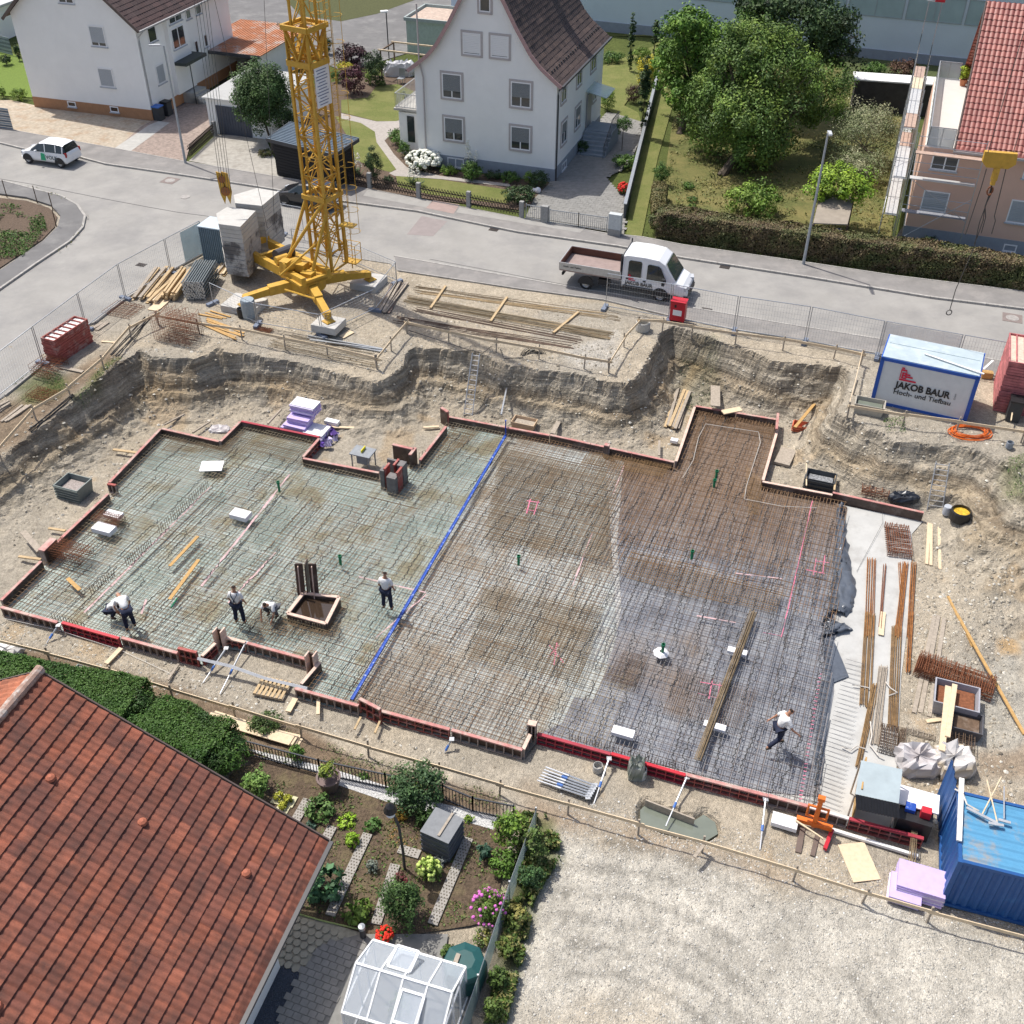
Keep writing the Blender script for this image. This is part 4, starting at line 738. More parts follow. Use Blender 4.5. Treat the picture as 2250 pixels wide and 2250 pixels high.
window(rt,B,'R',3.6,5.3,3.95,5.35,0,off=.36);window(rt,B,'R',3.6,5.3,5.65,6.15,0,off=.36);window(rt,B,'R',6.4,7.1,5.3,6.1,0,mull=0);window(rt,B,'R',7.8,8.6,5.3,6.1,0,mull=0);window(rt,B,'R',8.3,8.8,2.9,3.8,0,mull=0);window(rt,B,'R',6.9,7.4,2.8,3.7,0,mull=0)
mb=MB();mb.extr([B.p(.02,3.4,2.95),B.p(1.3,3.4,2.95),B.p(1.3,6.3,2.95),B.p(.02,6.3,2.95)],Vector((0,0,.22)));mb.build('canopy',mat('dark_canopy',(.05,.06,.055),.6),rt)
mb=MB();mb.extr([B.p(.02,4.5,.85),B.p(.02,5.6,.85),B.p(.02,5.6,2.85),B.p(.02,4.5,2.85)],B.u*.06);mb.build('door',M_FRAME,rt)
st=MB();
for i in range(4):st.box(B.p(.5+i*.3,5.1,(.8-i*.19)/2),(1.0,1.7,.8-i*.19),B.a)
st.build('steps',M_CONC,rt);mb=MB();mb.tube(B.p(1.15,4.1,2.95),B.p(1.15,4.1,.1),.04,6);mb.build('canopy_post',M_DGUT,rt)
# ---------- garages and carport
B=Bld(at('A',1195,752,0),-18.2)
rt=root('garage',B.p(2.5,3),'white flat roofed garage with grey door and corrugated sheet roof behind the round tree','garage')
mb=MB();mb.prism([tuple(B.p(x,y).xy)for x,y in((0,0),(4.9,0),(4.9,6.2),(0,6.2))],0,2.45);mb.build('wall',M_WALLW,rt)
mb=MB();mb.extr([B.p(.75,-.01,.02),B.p(3.3,-.01,.02),B.p(3.3,-.01,2.0),B.p(.75,-.01,2.0)],B.v*-.06)
for i in range(12):mb.box(B.p(.85+i*.21,-.085,1.0),(.03,.02,1.9),B.a)
mb.build('garage_door',mat('anthracite_door',(.075,.085,.11),.5),rt)
mb=MB();n=60
for i in range(n):
 x0=-.1+5.2*i/n;x1=-.1+5.2*(i+.55)/n;mb.extr([B.p(x0,-.3,2.5),B.p(x1,-.3,2.5),B.p(x1,6.4,2.62),B.p(x0,6.4,2.62)],Vector((0,0,.04)))
mb.extr([B.p(-.1,-.3,2.46),B.p(5.1,-.3,2.46),B.p(5.1,6.4,2.58),B.p(-.1,6.4,2.58)],Vector((0,0,.04)));mb.build('corrugated_roof',mat('white_sheet_roof',(.62,.62,.60),.5,nz=(2,.06)),rt)
B2=Bld(at('A',1195,470,0),-18.2)
rt=root('garage',B2.p(1.6,3),'open garage with rusty corrugated roof between the left house and the white garage','garage');c=B2
mb=MB();mb.prism([tuple(c.p(x,y).xy)for x,y in((0,0),(.2,0),(.2,7.4),(0,7.4))],0,2.4);mb.prism([tuple(c.p(x,y).xy)for x,y in((4.4,0),(4.6,0),(4.6,7.4),(4.4,7.4))],0,2.4);mb.prism([tuple(c.p(x,y).xy)for x,y in((.2,7.2),(4.4,7.2),(4.4,7.4),(.2,7.4))],0,2.4);mb.build('wall',M_WALLW,rt)
mb=MB();mb.extr([c.p(-1.5,-.4,2.5),c.p(4.9,-.4,2.5),c.p(4.9,8,2.6),c.p(-1.5,8,2.6)],Vector((0,0,.08)))
for i in range(26):mb.beam(c.p(-1.4+i*.245,-.42,2.6),c.p(-1.4+i*.245,8,2.7),.06,.05)
mb.build('roof',mat('rusty_sheet_roof',(.47,.20,.10),.8,nz=(2,.25),dirt=((.52,.42,.36),.9,.5,.6,.9)),rt);mb=MB();mb.extr([c.p(-1.55,-.5,2.38),c.p(5,-.5,2.38),c.p(5,-.5,2.62),c.p(-1.55,-.5,2.62)],c.v*-.05);mb.build('fascia',M_DGUT,rt)
mb=MB();mb.box(c.p(2.3,3.2,.0+.02),(4.2,6,.03),c.a);mb.build('floor_slab',mat('dark_floor',(.06,.055,.05),.9),rt)
rp=[at('A',1508,790,2.35),at('A',1890,882,2.35),at('B',100,790,2.6),at('A',1640,697,2.6)]
rt=root('carport',sum(rp,Vector())/4+Vector((0,0,-2.45)),'dark carport with ribbed grey metal roof behind the crane mast','carport')
mb=MB();mb.extr(rp,Vector((0,0,.06)));mb.build('roof',mat('ribbed_metal_roof',(.20,.25,.30),.35,.4,nz=(2,.08)),rt)
mb=MB()
for i in range(15):mb.beam(rp[0].lerp(rp[3],i/14)+Vector((0,0,.085)),rp[1].lerp(rp[2],i/14)+Vector((0,0,.085)),.05,.05)
mb.build('roof_rib',mat('ribbed_metal_roof',()),rt)
mb=MB()
for i in range(4):mb.beam(rp[i]+Vector((0,0,-.02)),rp[(i+1)%4]+Vector((0,0,-.02)),.06,.22)
mb.build('fascia',M_DGUT,rt);cc=sum(rp,Vector())/4;ip=[cc+(q-cc)*.86 for q in rp]
for nm,i in(('front_wall',0),('side_wall',1),('side_wall',3),('back_wall',2)):
 a_,b_=ip[i],ip[(i+1)%4];mb=MB()
 for j in range(12):mb.beam((*a_.xy,.2+j*.19),(*b_.xy,.2+j*.19),.04,.17)
 mb.build(nm,mat('black_boarding',(.018,.017,.018),.8),rt)
c=Bld(at('B',375,300,0),-18);rt=root('flat_shed',c.p(1.5,2),'pale green flat roofed shed behind the white house gable','shed')
mb=MB();mb.prism([tuple(c.p(x,y).xy)for x,y in((0,0),(5.5,0),(5.5,4.5),(0,4.5))],0,2.6);mb.build('wall',mat('pale_green_wall',(.42,.50,.45),.8),rt)
mb=MB();mb.box(c.p(2.75,2.25,2.62),(5.3,4.3,.06),c.a);mb.build('gravel_roof',mat('gravel_roof',(.48,.38,.31),.9,nz=(3,.3)),rt);mb=MB()
for a_,b_ in(((-.1,-.1),(5.6,-.1)),((-.1,4.6),(5.6,4.6)),((-.1,-.1),(-.1,4.6))):mb.beam(c.p(*a_,2.72),c.p(*b_,2.72),.14,.26)
mb.build('roof_edge',mat('grey_green_edge',(.35,.40,.39),.6),rt)
# ---------- long white hall in the background
B=Bld((-6,107.4,0),-20.2)
rt=root('factory_hall',B.p(35,8),'long white industrial hall with a high strip of windows behind the gardens','factory hall')
mb=MB();mb.prism([tuple(B.p(x,y).xy)for x,y in((0,0),(78,0),(78,22),(0,22))],0,9);mb.build('wall',mat('white_cladding',(.62,.70,.76),.7,nz=(.5,.04)),rt)
mb=MB();mb.box(B.p(39,-.03,.35),(78,.1,.9),B.a);mb.build('plinth',M_PLINTH,rt)
M_PALEG=mat('frosted_glazing',(.36,.47,.48),.25,nz=(.7,.1))
for i in range(14):
 x0=8+i*4.6;fr_,dk=(M_GUT,i in(10,));f=window(rt,B,'F',x0,x0+4.4,3.3,5.2,0,None,fm=mat('hall_window_frame',(.35,.4,.42),.6),sill=False,pane=M_GLASS if dk else M_PALEG,mull=1 if not dk else 3)
mb=MB();mb.prism([tuple(B.p(x,y).xy)for x,y in((-.2,-.2),(78.2,-.2),(78.2,22.2),(-.2,22.2))],9,9.3);mb.build('roof',M_CONC,rt)
p=at('C',80,40,1.2);rt=root('spiral_stair',(p.x,p.y-.8,0),'black spiral stair against the white hall above the tall garden tree','spiral stair');mb=MB();mb.tube((p.x,p.y-.8,0),(p.x,p.y-.8,5),.08,6);mb.build('post',M_DGUT,rt);mb=MB()
for i in range(22):a_=i*.45;mb.beam((p.x,p.y-.8,.2+i*.2),(p.x+math.cos(a_),p.y-.8+math.sin(a_),.2+i*.2),.28,.04)
mb.build('steps',M_DGUT,rt)
# ---------- salmon house with terrace on the right
B=Bld((22.47,58.53,0),-19.2);M_SALM=mat('salmon_render',(.70,.46,.355),.9,nz=(1,.04),bump=(60,.2,.01))
rt=root('salmon_house',B.p(8,6),'salmon pink house with bright red tiled roof and a roof terrace, scaffolded at its corner','house')
mb=MB();mb.prism([tuple(B.p(x,y).xy)for x,y in((0,0),(2.4,0),(2.4,13.2),(0,13.2))],.8,5.35);mb.build('annexe_wall',M_SALM,rt)
mb=MB();pts=[B.p(2.4,-.0,.8),B.p(2.4,-.0,5.55),B.p(2.4,6.3,11.2),B.p(2.4,12.6,5.55),B.p(2.4,12.6,.8)];mb.extr(pts,B.u*16);mb.build('wall',M_SALM,rt)
mb=MB();mb.prism([tuple(B.p(x,y).xy)for x,y in((-.03,-.03),(18.4,-.03),(18.4,13.2),(-.03,13.2))],-.4,.8);mb.build('plinth',M_PLINTH,rt)
RT=[(.34,.115,.09),(.28,.09,.075),(.38,.14,.11)]
tiles('roof',rt,B.p(1.55,-.4),B.u,B.v,[(0,5.5),(6.7,11.5)],17,.36,.26,.055,.04,RT,K=5,patch=.1,seed=8,m=mat('glazed_red_tile',(.4,.1,.07),.5,nz=(25,.08),attr=True));tiles('roof',rt,B.p(1.55,13.0),B.u,-B.v,[(0,5.5),(6.7,11.5)],17,.36,.26,.05,.04,RT,K=3,patch=.1,seed=9,m=mat('glazed_red_tile',()))
mb=MB();mb.beam(B.p(1.5,-.45,5.42),B.p(18.5,-.45,5.42),.14,.12);mb.build('gutter',M_GUT,rt)
mb=MB();mb.beam(B.p(1.53,-.4,5.5),B.p(1.53,6.3,11.5),.06,.2);mb.build('verge_board',mat('brown_board',()),rt)
window(rt,B,'F',.55,1.95,4.2,5.15,.2,sm=M_FRAME);window(rt,B,'F',.55,1.95,1.85,3.0,.98);window(rt,B,'F',5.15,6.8,1.8,3.1,.98);window(rt,B,'F',5.3,6.7,4.3,5.2,.98);window(rt,B,'F',5.45,6.15,.12,.55,0,mull=0)
mb=MB();mb.box(B.p(1.2,6.6,5.38),(2.35,13.1,.08),B.a);mb.build('terrace_floor',mat('terrace_tiles',(.56,.55,.52),.7,nz=(2,.05)),rt)
for(a_,b_)in(((.1,.1),(1.45,.1)),((.1,13.0),(1.45,13.0)),((.1,.1),(.1,13.0))):
 p0,p1=B.p(*a_,5.42),B.p(*b_,5.42);mb=MB();mb.extr([p0,p1,p1+Vector((0,0,.95)),p0+Vector((0,0,.95))],(B.v if a_[1]==b_[1]else B.u)*.03);mb.build('glass_balustrade',mat('frosted_glass',(.55,.6,.6),.3,alpha=.6,nz=None),rt)
 mb=MB();mb.beam(p0+Vector((0,0,1)),p1+Vector((0,0,1)),.05,.05);n=max(2,int((p1-p0).length/1.2))
 for i in range(n+1):q=p0.lerp(p1,i/n);mb.tube(q,q+Vector((0,0,1)),.02,5)
 mb.build('handrail',M_GUT,rt)
MS=M_GALV;rt=root('scaffold',B.p(-.8,3),'galvanised scaffold with plank decks round the corner of the salmon house','scaffold');D3=Vector((0,0,1))
ys=[-1.6+i*2.5 for i in range(8)]
for y in ys:
 for x in(-1.35,-.55):mb=MB();mb.tube(B.p(x,y,0),B.p(x,y,6.6 if x>-1 else 7.2),.024,5);mb.build('standard',MS,rt)
MD=[mat('silver_deck',(.58,.58,.57),.5,.3,nz=(4,.1)),mat('worn_timber_deck',(.42,.30,.24),.8,nz=(4,.2)),mat('pale_deck',(.62,.53,.38),.8,nz=(4,.1)),mat('grey_deck',(.25,.26,.29),.7,nz=(4,.1))]
for j,(z,pat)in enumerate(((2.0,[0,0,0,3,0,0,0]),(4.1,[0,0,1,0,0,2,1]),(5.2,[0,0,1,0,0,2,1]))):
 for i in range(7):
  if j==1 and i>2:continue
  if j==2 and i<2:continue
  mb=MB();mb.box(B.p(-.95,ys[i]+1.25,z),(.62,2.44,.06),B.a);mb.build('deck',MD[pat[i]],rt)
  for h in(.5,1.0):mb=MB();mb.tube(B.p(-1.35,ys[i],z+h),B.p(-1.35,ys[i+1],z+h),.018,5);mb.build('guard_rail',MS,rt)
 for y in ys:mb=MB();mb.tube(B.p(-1.35,y,z-.05),B.p(-.55,y,z-.05),.02,5);mb.build('transom',MS,rt)
for z in(2.0,3.9,5.3):
 mb=MB();mb.box(B.p(1.3,-.85,z),(3.4,.45,.05),B.a);mb.build('deck',MD[(1 if z>5 else 0 if z>3 else 3)],rt)
 for h in(.45,.95):mb=MB();mb.tube(B.p(-.4,-1.1,z+h),B.p(3.05,-1.1,z+h),.018,5);mb.build('guard_rail',MS,rt)
for x in(-.45,3.05):mb=MB();mb.tube(B.p(x,-1.1,0),B.p(x,-1.1,6.4),.024,5);mb.build('standard',MS,rt)
mb=MB();mb.tube(B.p(-.45,-1.12,.2),B.p(3.05,-1.12,3.2),.018,5);mb.tube(B.p(3.05,-1.12,1.9),B.p(-.3,-1.12,3.9),.018,5);mb.build('brace',MS,rt)
mb=MB()
for z in(2,5.2):mb.tube(B.p(-1.35,-1.6,z-1.9),B.p(-1.35,.9,z),.018,5)
mb.build('brace',MS,rt)
for x in(-1.35,-.55):mb=MB();mb.tube(B.p(x,15.9,0),B.p(x,15.9,9.2),.024,5);mb.build('standard',MS,rt)
mb=MB();mb.tube(B.p(-1.5,15.9,9.2),B.p(-.4,15.9,9.2),.03,5);mb.build('hoist_beam',MS,rt);mb=MB();mb.box(B.p(-.7,15.9,9.35),(.6,.3,.3),B.a);mb.build('red_hoist',M_RED,rt)
p=B.p(1.7,11.8,5.42);rt=root('potted_plant',p,'green plant in a terracotta pot on the roof terrace','potted plant');mb=MB();mb.lathe(p,[(.16,0),(.24,.38),(.2,.38)],12);mb.build('pot',mat('terracotta',(.5,.2,.1),.8),rt);POTP=(rt,p)
# ---------- tiled house in the foreground
e1=at('H',437,902,.15);e2=at('H',0,1790,.15);dd=(e2-e1).normalized();zr=4.62;r1=at('T',80,1262,zr);run=abs((r1-e1).x*dd.y-(r1-e1).y*dd.x);per=Vector((dd.y,-dd.x,0))
if per.dot(r1-e1)<0:per=-per
rt=root('tiled_house',e1+per*run+dd*5-Vector((0,0,2.55)),'white walled house with a broad weathered red tiled roof in the foreground','house');Lr=15.0
RD=[(.255,.083,.048),(.29,.10,.06),(.175,.064,.045),(.22,.078,.05),(.105,.048,.04)]
m_tile=mat('weathered_red_tile',(.3,.1,.06),.8,nz=(3.5,.22),attr=True,bump=(45,.5,.01),dirt=((.085,.042,.034),1.3,.42,.66,.8))
e0=e1+dd*((r1-e1).dot(dd))*0
tiles('roof',rt,e1,dd,per,[(0,0),(run,zr-.15)],Lr,.345,.205,.042,.055,RD,K=6,seed=12,m=m_tile,patch=.55,tw=2)
tiles('roof',rt,e1+per*2*run,dd,-per,[(0,0),(run,zr-.15)],Lr,.345,.205,.045,.05,[(.36,.12,.06),(.42,.15,.08),(.3,.1,.055)],K=5,seed=13,m=m_tile,patch=.3)
mb=MB();rp=e1+per*run+Vector((0,0,zr-.15));nn=int(Lr/.4)
for i in range(nn):a_=rp+dd*(i*.4-.1)+Vector((0,0,.06));mb.tube(a_,a_+dd*.42,.15,10,.13)
mb.build('ridge_tiles',mat('lichen_ridge',(.36,.24,.19),.9,nz=(6,.3),dirt=((.5,.46,.42),4,.5,.62,.9)),rt)
mb=MB();mb.beam(e1-per*.1-Vector((0,0,.03))-dd*.05,e1-per*.1+dd*Lr-Vector((0,0,.03)),.12,.1);mb.build('gutter',M_DGUT,rt);mb=MB();mb.beam(e1-dd*.06+Vector((0,0,-.04)),rp-dd*.06-Vector((0,0,.06)),.04,.2);mb.beam(e1+per*2*run-dd*.06+Vector((0,0,-.04)),rp-dd*.06-Vector((0,0,.06)),.04,.2);mb.build('verge_board',mat('brown_board',()),rt)
wl=[e1+per*.55+dd*2.6,e1+per*(2*run-.5)+dd*2.6,e1+per*(2*run-.5)+dd*Lr,e1+per*.55+dd*Lr]
mb=MB();mb.prism([tuple(q.xy)for q in wl],-2.6,.3);mb.build('wall',M_WALLW,rt);q0,q1=e1+per*.5+dd*2.6,e1+per*(2*run-.5)+dd*2.6;top=rp+dd*2.6-Vector((0,0,.12))
mb=MB();mb.extr([Vector((q0.x,q0.y,.15)),Vector((q1.x,q1.y,.15)),top],dd*.25);mb.build('gable_wall',M_WALLW,rt)
for(f,g_)in((.5,2.2),(.78,2.4),(.17,2.0),(.3,9.2),(.55,7.5)):mb=MB();q=e1+per*(run*f)+dd*g_+Vector((0,0,(zr-.15)*f+.06));mb.lathe(q,[(.14,0),(.12,.07),(.05,.12),(.001,.12)],8);mb.build('vent_tile',mat('plain_red_tile',(.36,.12,.07),.8),rt)
# ======== VEGETATION
M_LEAF=mat('leaf',(.1,.15,.04),.6,attr=True,nz=(1.5,.12),spec=.3);M_BARK=mat('bark',(.10,.08,.06),.95,nz=(8,.3));M_PETAL=mat('petal',(.8,.8,.75),.7,nz=None)
GR=[(.075,.15,.026),(.10,.185,.032),(.055,.12,.024)];DG=[(.035,.07,.022),(.05,.09,.025),(.028,.055,.02)];LG=[(.14,.23,.03),(.18,.27,.04),(.10,.18,.025)];OL=[(.12,.125,.04),(.16,.13,.05),(.08,.10,.03)]
def cloud(blobs,leaf,cols,seed=0,dens=1.0,aspect=.6,up=.35,ck=1.0,droop=0.):
 r=np.random.default_rng(seed);VV=[];CC=[];cols=np.array(cols)
 for(c,R)in blobs:
  c=np.array(c);R=np.array(R,float);Rm=(R.prod())**(1/3);K=int(np.clip(14+26*ck*Rm/max(.35,leaf*4),16,130))
  d=r.normal(size=(K,3));d/=np.linalg.norm(d,axis=1)[:,None];d[:,2]=np.abs(d[:,2])*np.where(r.random(K)<.72,1,-1);cc=c+d*R*r.uniform(.52,.98,(K,1))*r.uniform(.85,1.15,(K,1));cr=r.uniform(.2,.38,K)*(R.prod()**(1/3))**.9
  area=4*np.pi*((R[0]*R[1])**1.6/3+(R[0]*R[2])**1.6/3+(R[1]*R[2])**1.6/3)**(1/1.6);n=int(area/leaf**2*3.3*dens);n=max(60,min(n,90000))
  k=r.integers(0,K,n);o=r.normal(size=(n,3));o/=np.linalg.norm(o,axis=1)[:,None];pos=cc[k]+o*(cr[k]*r.random(n)**.33)[:,None]*np.array([1,1,.8])
  if droop:pos[:,2]-=droop*r.random(n)**2
  nrm=o*.6+d[k]*.5+r.normal(size=(n,3))*.55+np.array([0,0,up]);nrm/=np.linalg.norm(nrm,axis=1)[:,None]
  t=np.cross(nrm,r.normal(size=(n,3)));t/=np.linalg.norm(t,axis=1)[:,None]+1e-9;b=np.cross(nrm,t);s=leaf*r.uniform(.6,1.35,n)[:,None]
  q=np.stack([pos-t*s*.5,pos+b*s*aspect*.5,pos+t*s*.5,pos-b*s*aspect*.5],1);VV.append(q.reshape(-1,3))
  cb=cols[r.integers(0,len(cols),K)]*r.uniform(.72,1.3,(K,1));cl=cb[k]*r.uniform(.75,1.25,(n,1));CC.append(np.repeat(cl,4,0))
 V=np.concatenate(VV);return V,np.arange(len(V)).reshape(-1,4),np.concatenate(CC)
def size3(k,cx,cy,rx,ry,base=None):
 s=CROP[k][2];z=0.;h=1.
 for _ in range(12):
  p=at(k,cx,cy,z+h);zg=float(nat(p.x,p.y))if p.y>50 else float(G(p.x,p.y));m=mpp(p);R=rx/s*m;hh=math.sqrt(max((ry/s*m)**2-(.62*R)**2,(.35*R)**2))/.78;z=zg;h=hh
 return p,zg,R,hh
SD=[100]
def bush(k,cx,cy,rx,ry,lab,cols=GR,leaf=None,name='bush',cat='bush',dens=1.,bloom=None,h=None,z0=None,group=None,aspect=.6,up=.35,stem=True,fname='foliage'):
 p,zg,R,H_=size3(k,cx,cy,rx,ry);SD[0]+=1
 if h:H_=h/2;p=at(k,cx,cy,zg+H_)
 if z0:p.z+=z0
 leaf=leaf or max(.07,min(.16,R*.12));rt=root(name,(p.x,p.y,zg),lab,cat,group)
 V,F_,C_=cloud([((p.x,p.y,zg+H_+(z0 or 0)),(R,R,H_))],leaf,cols,SD[0],dens,aspect,up);V[:,2]=np.maximum(V[:,2],zg+.02)
 npmesh(fname,V,F_,M_LEAF,C_,rt)
 if stem:
  mb=MB();r_=random.Random(SD[0]);mb.tube((p.x,p.y,zg-.05),(p.x,p.y,zg+(z0 or 0)+H_*.9),max(.02,R*.05),6)
  for i in range(4):a=i*1.57+r_.random();mb.tube((p.x,p.y,zg+(z0 or 0)+H_*.3),(p.x+math.cos(a)*R*.6,p.y+math.sin(a)*R*.6,zg+(z0 or 0)+H_*1.1),max(.012,R*.025),4)
  mb.build('stem',M_BARK,rt)
 if bloom:
  col,n,br=bloom;r_=random.Random(SD[0]);m=mat('bloom_%d_%d_%d'%tuple(int(c*99)for c in col),col,.8,nz=None)
  mb=MB()
  for i in range(n):
   u=r_.uniform(0,6.28);w_=math.acos(r_.uniform(-.1,1));d=Vector((math.sin(w_)*math.cos(u),math.sin(w_)*math.sin(u),math.cos(w_)));q=Vector((p.x+d.x*R*.98,p.y+d.y*R*.98,zg+(z0 or 0)+H_+d.z*H_*.98));rr=br*r_.uniform(.7,1.2)
   mb.lathe(q,[(.001,-rr),(rr*.8,-rr*.6),(rr,0),(rr*.8,rr*.6),(.001,rr)],7)
  o=mb.build('blossoms',m,rt);o['kind']='stuff'
 return rt
def tree(k,bx,by,blobs,lab,cols=GR,leaf=.2,tr=.2,dens=1.,droop=0.,aspect=.6,limbs=9,up=.35,name='garden_tree',zlift=None):
 b=at(k,bx,by,0);b.z=float(nat(b.x,b.y));SD[0]+=1;rt=root(name,b,lab,'tree');r_=random.Random(SD[0]);BL=[]
 for(kk,cx,cy,rx,ry,zc)in blobs:
  s=CROP[kk][2];p=at(kk,cx,cy,zc);m=mpp(p);R=rx/s*m;hh=math.sqrt(max((ry/s*m)**2-(.62*R)**2,(.4*R)**2))/.78;BL.append(((p.x,p.y,p.z),(R,R*.95,hh)))
 V,F_,C_=cloud(BL,leaf,cols,SD[0],dens,aspect,up,droop=droop);V[:,2]=np.maximum(V[:,2],.05)
 mb=MB();c0=Vector(BL[0][0]);fork=b.lerp(Vector((c0.x,c0.y,max(1.2,c0.z*.55))),.9)
 mb.path([b-Vector((0,0,.1)),b.lerp(fork,.35)+Vector((.06,0,0)),b.lerp(fork,.7),fork],[tr*1.25,tr,tr*.85,tr*.8],9)
 for(c,R)in BL:
  for i in range(limbs):
   a=r_.uniform(0,6.28);e=Vector(c)+Vector((math.cos(a)*R[0],math.sin(a)*R[1],r_.uniform(-.2,.8)*R[2]))*r_.uniform(.5,.85);md=fork.lerp(e,.5)+Vector((0,0,-.1*R[2]))+Vector((r_.uniform(-.2,.2),)*3)
   mb.path([fork,md,e],[tr*.5,tr*.28,tr*.08],6)
 mb.build('trunk',M_BARK,rt);npmesh('crown',V,F_,M_LEAF,C_,rt);return rt
tree('C',215,995,[('C',400,620,330,260,3.6),('C',160,620,150,250,3.0),('C',520,380,250,210,6.0),('C',300,330,190,170,6.4),('C',740,520,210,190,3.6),('C',430,230,250,130,7.2),('C',420,790,240,150,1.9)],'largest tree in the meadow with drooping grey green branches over a dark leaning trunk',[(.09,.16,.03),(.115,.20,.035),(.07,.125,.028),(.16,.24,.04)],.22,.26,1.7,droop=.7,aspect=.4)
tree('C',-20,760,[('C',90,330,230,240,4.2),('C',30,160,140,120,6.6),('B',1850,380,90,130,3.4),('C',60,560,150,130,2.0)],'bright green leafy tree beside the white house garden fence',[(.12,.23,.03),(.16,.28,.035),(.085,.17,.028)],.22,.2,1.4)
tree('C',700,420,[('C',620,130,330,190,6.2),('C',850,260,190,160,4.5),('C',450,40,180,110,7.5)],'broad dark green tree in front of the white hall',DG+[(.06,.11,.03)],.24,.28,1.4)
tree('C',1040,1010,[('C',1040,760,200,190,1.9),('C',1010,930,170,110,1.1)],'pale variegated shrub tree beside the scaffold',[(.30,.32,.17),(.22,.26,.12),(.15,.19,.08),(.36,.36,.22)],.13,.08,1.2,aspect=.35,droop=.3)
tree('C',900,1240,[('C',898,1050,200,125,2.6)],'round clipped yellow green tree behind the small lean-to shed',[(.19,.30,.02),(.24,.35,.03),(.14,.25,.02)],.16,.1,1.5,up=.9)
tree('A',1550,865,[('A',1475,545,175,175,3.1),('A',1475,545,165,165,3.1)],'round clipped ball tree before the white garage',[(.06,.115,.03),(.05,.10,.028),(.075,.13,.035)],.13,.09,1.7,up=.6)
bush('C',400,1130,165,125,'light green round bush in the meadow above the beech hedge',LG)
for a in(('L',1200,700,240,170,'dark purple barberry behind the yellow shrub in the white house garden',[(.045,.022,.032),(.06,.025,.03)]),('L',1500,860,150,190,'dark green bush right of the purple shrubs',DG),('L',1140,840,130,85,'bright yellow shrub between the purple shrubs',[(.50,.43,.03),(.6,.5,.05),(.35,.36,.03)]),('L',1225,980,185,190,'round purple red smoke bush on the curved lawn',[(.085,.025,.038),(.06,.02,.03),(.11,.04,.05)]),('L',1420,985,55,65,'small light green bush right of the purple one',LG),('L',1560,1035,70,45,'low green perennials by the pergola',GR),('L',1010,960,60,70,'green perennials left of the purple bush',GR),('L',900,560,70,100,'green bush behind the crane ladder',DG),('A',1590,240,60,80,'dark green bush beside the rusty garage roof',DG),('A',1610,690,75,75,'dark bush between the ball tree and the carport',DG),('A',1500,868,45,28,'dry yellowish groundcover at the foot of the ball tree',OL),('B',350,775,82,62,'round green bush at the left corner of the white house',GR),('B',358,845,38,45,'grey green plant below the round bush',GR),('B',180,940,48,88,'dark conifer shrub at the lattice fence',DG),('B',270,1018,40,28,'small round bush at the lattice fence',DG),('B',610,965,52,35,'low leafy plant under the cellar window',LG),('B',740,965,62,58,'spiky green yucca clump at the house front',GR),('B',860,990,50,30,'low rose plant in the bed along the house',DG),('B',950,1000,60,38,'leafy perennials in the bed along the house',GR),('B',1118,1015,55,52,'dark glossy shrub at the house corner',DG),('B',1065,1005,32,38,'light green shrub under the small palm',LG),('B',1000,1100,98,62,'spreading dark conifer on the front lawn',DG),('B',1605,915,75,52,'green shrub under the standard tree by the drive',GR),('B',1360,835,42,38,'dark low shrub at the foot of the steps',DG),('B',1510,565,45,55,'light green bush on the back lawn',LG),('B',1655,530,42,48,'red brown shrub in the back bed',[(.09,.04,.03),(.07,.04,.035)]),('B',1735,395,72,72,'yellow flowering shrub at the garden boundary',[(.55,.47,.03),(.45,.42,.05),(.14,.2,.03)]),('B',1535,325,62,38,'green perennials before the white hall',GR),('B',1700,310,52,48,'light green shrub between the slim cypresses',LG),('B',1815,985,48,62,'young green shrub in the strip between the gardens',GR),('C',35,1052,40,20,'small green tuft in the meadow, upper one',GR),('C',55,1130,32,18,'small green tuft in the meadow, middle one',GR),('C',58,1168,28,16,'small green tuft in the meadow, lower one',GR),('C',1260,390,90,55,'reddish brown shrub before the white hall',[(.12,.07,.04),(.1,.05,.035)]),('C',1080,390,70,40,'green shrub before the white hall',GR),('A',30,340,35,32,'dark shrub at the left frame edge beside the neighbouring shed',DG),('A',12,520,25,30,'small shrub at the lawn border by the left edge',LG),('A',105,535,45,38,'green shrub at the corner of the bright lawn',LG),('C',1400,1370,60,40,'dark weeds at the scaffold foot',DG)):
 bush(*a[:6],cols=a[6])
for a in(('B',367,640,22,82,'slim dark cypress at the left side of the white house',3.2),('B',1642,245,18,108,'slim tall cypress before the white hall, the left of two',4.4),('B',1777,205,18,78,'slim cypress before the white hall, the right of two',3.2),('B',1715,545,28,160,'tall dark cypress in front of the yellow shrub',5.6),('A',98,292,17,38,'small dark cone by the shed at the far left',1.5)):
 k,cx,cy,rx,ry,lab,h=a;bush(k,cx,cy,rx,ry,lab,cols=DG,leaf=.12,name='cypress',cat='cypress',dens=1.6,h=h)
rt=bush('B',465,908,100,72,'big hydrangea covered in white flower balls at the house front',cols=DG,bloom=((.78,.78,.68),170,.13),name='hydrangea')
bush('B',1600,1068,36,34,'pot of bright red flowers by the drive',cols=[(.12,.1,.03)],bloom=((.65,.03,.02),60,.07),name='flower_pot',cat='flowers');bush('B',1590,815,46,46,'small ball headed standard tree by the drive',cols=GR,name='standard_tree',cat='tree',z0=1.3)
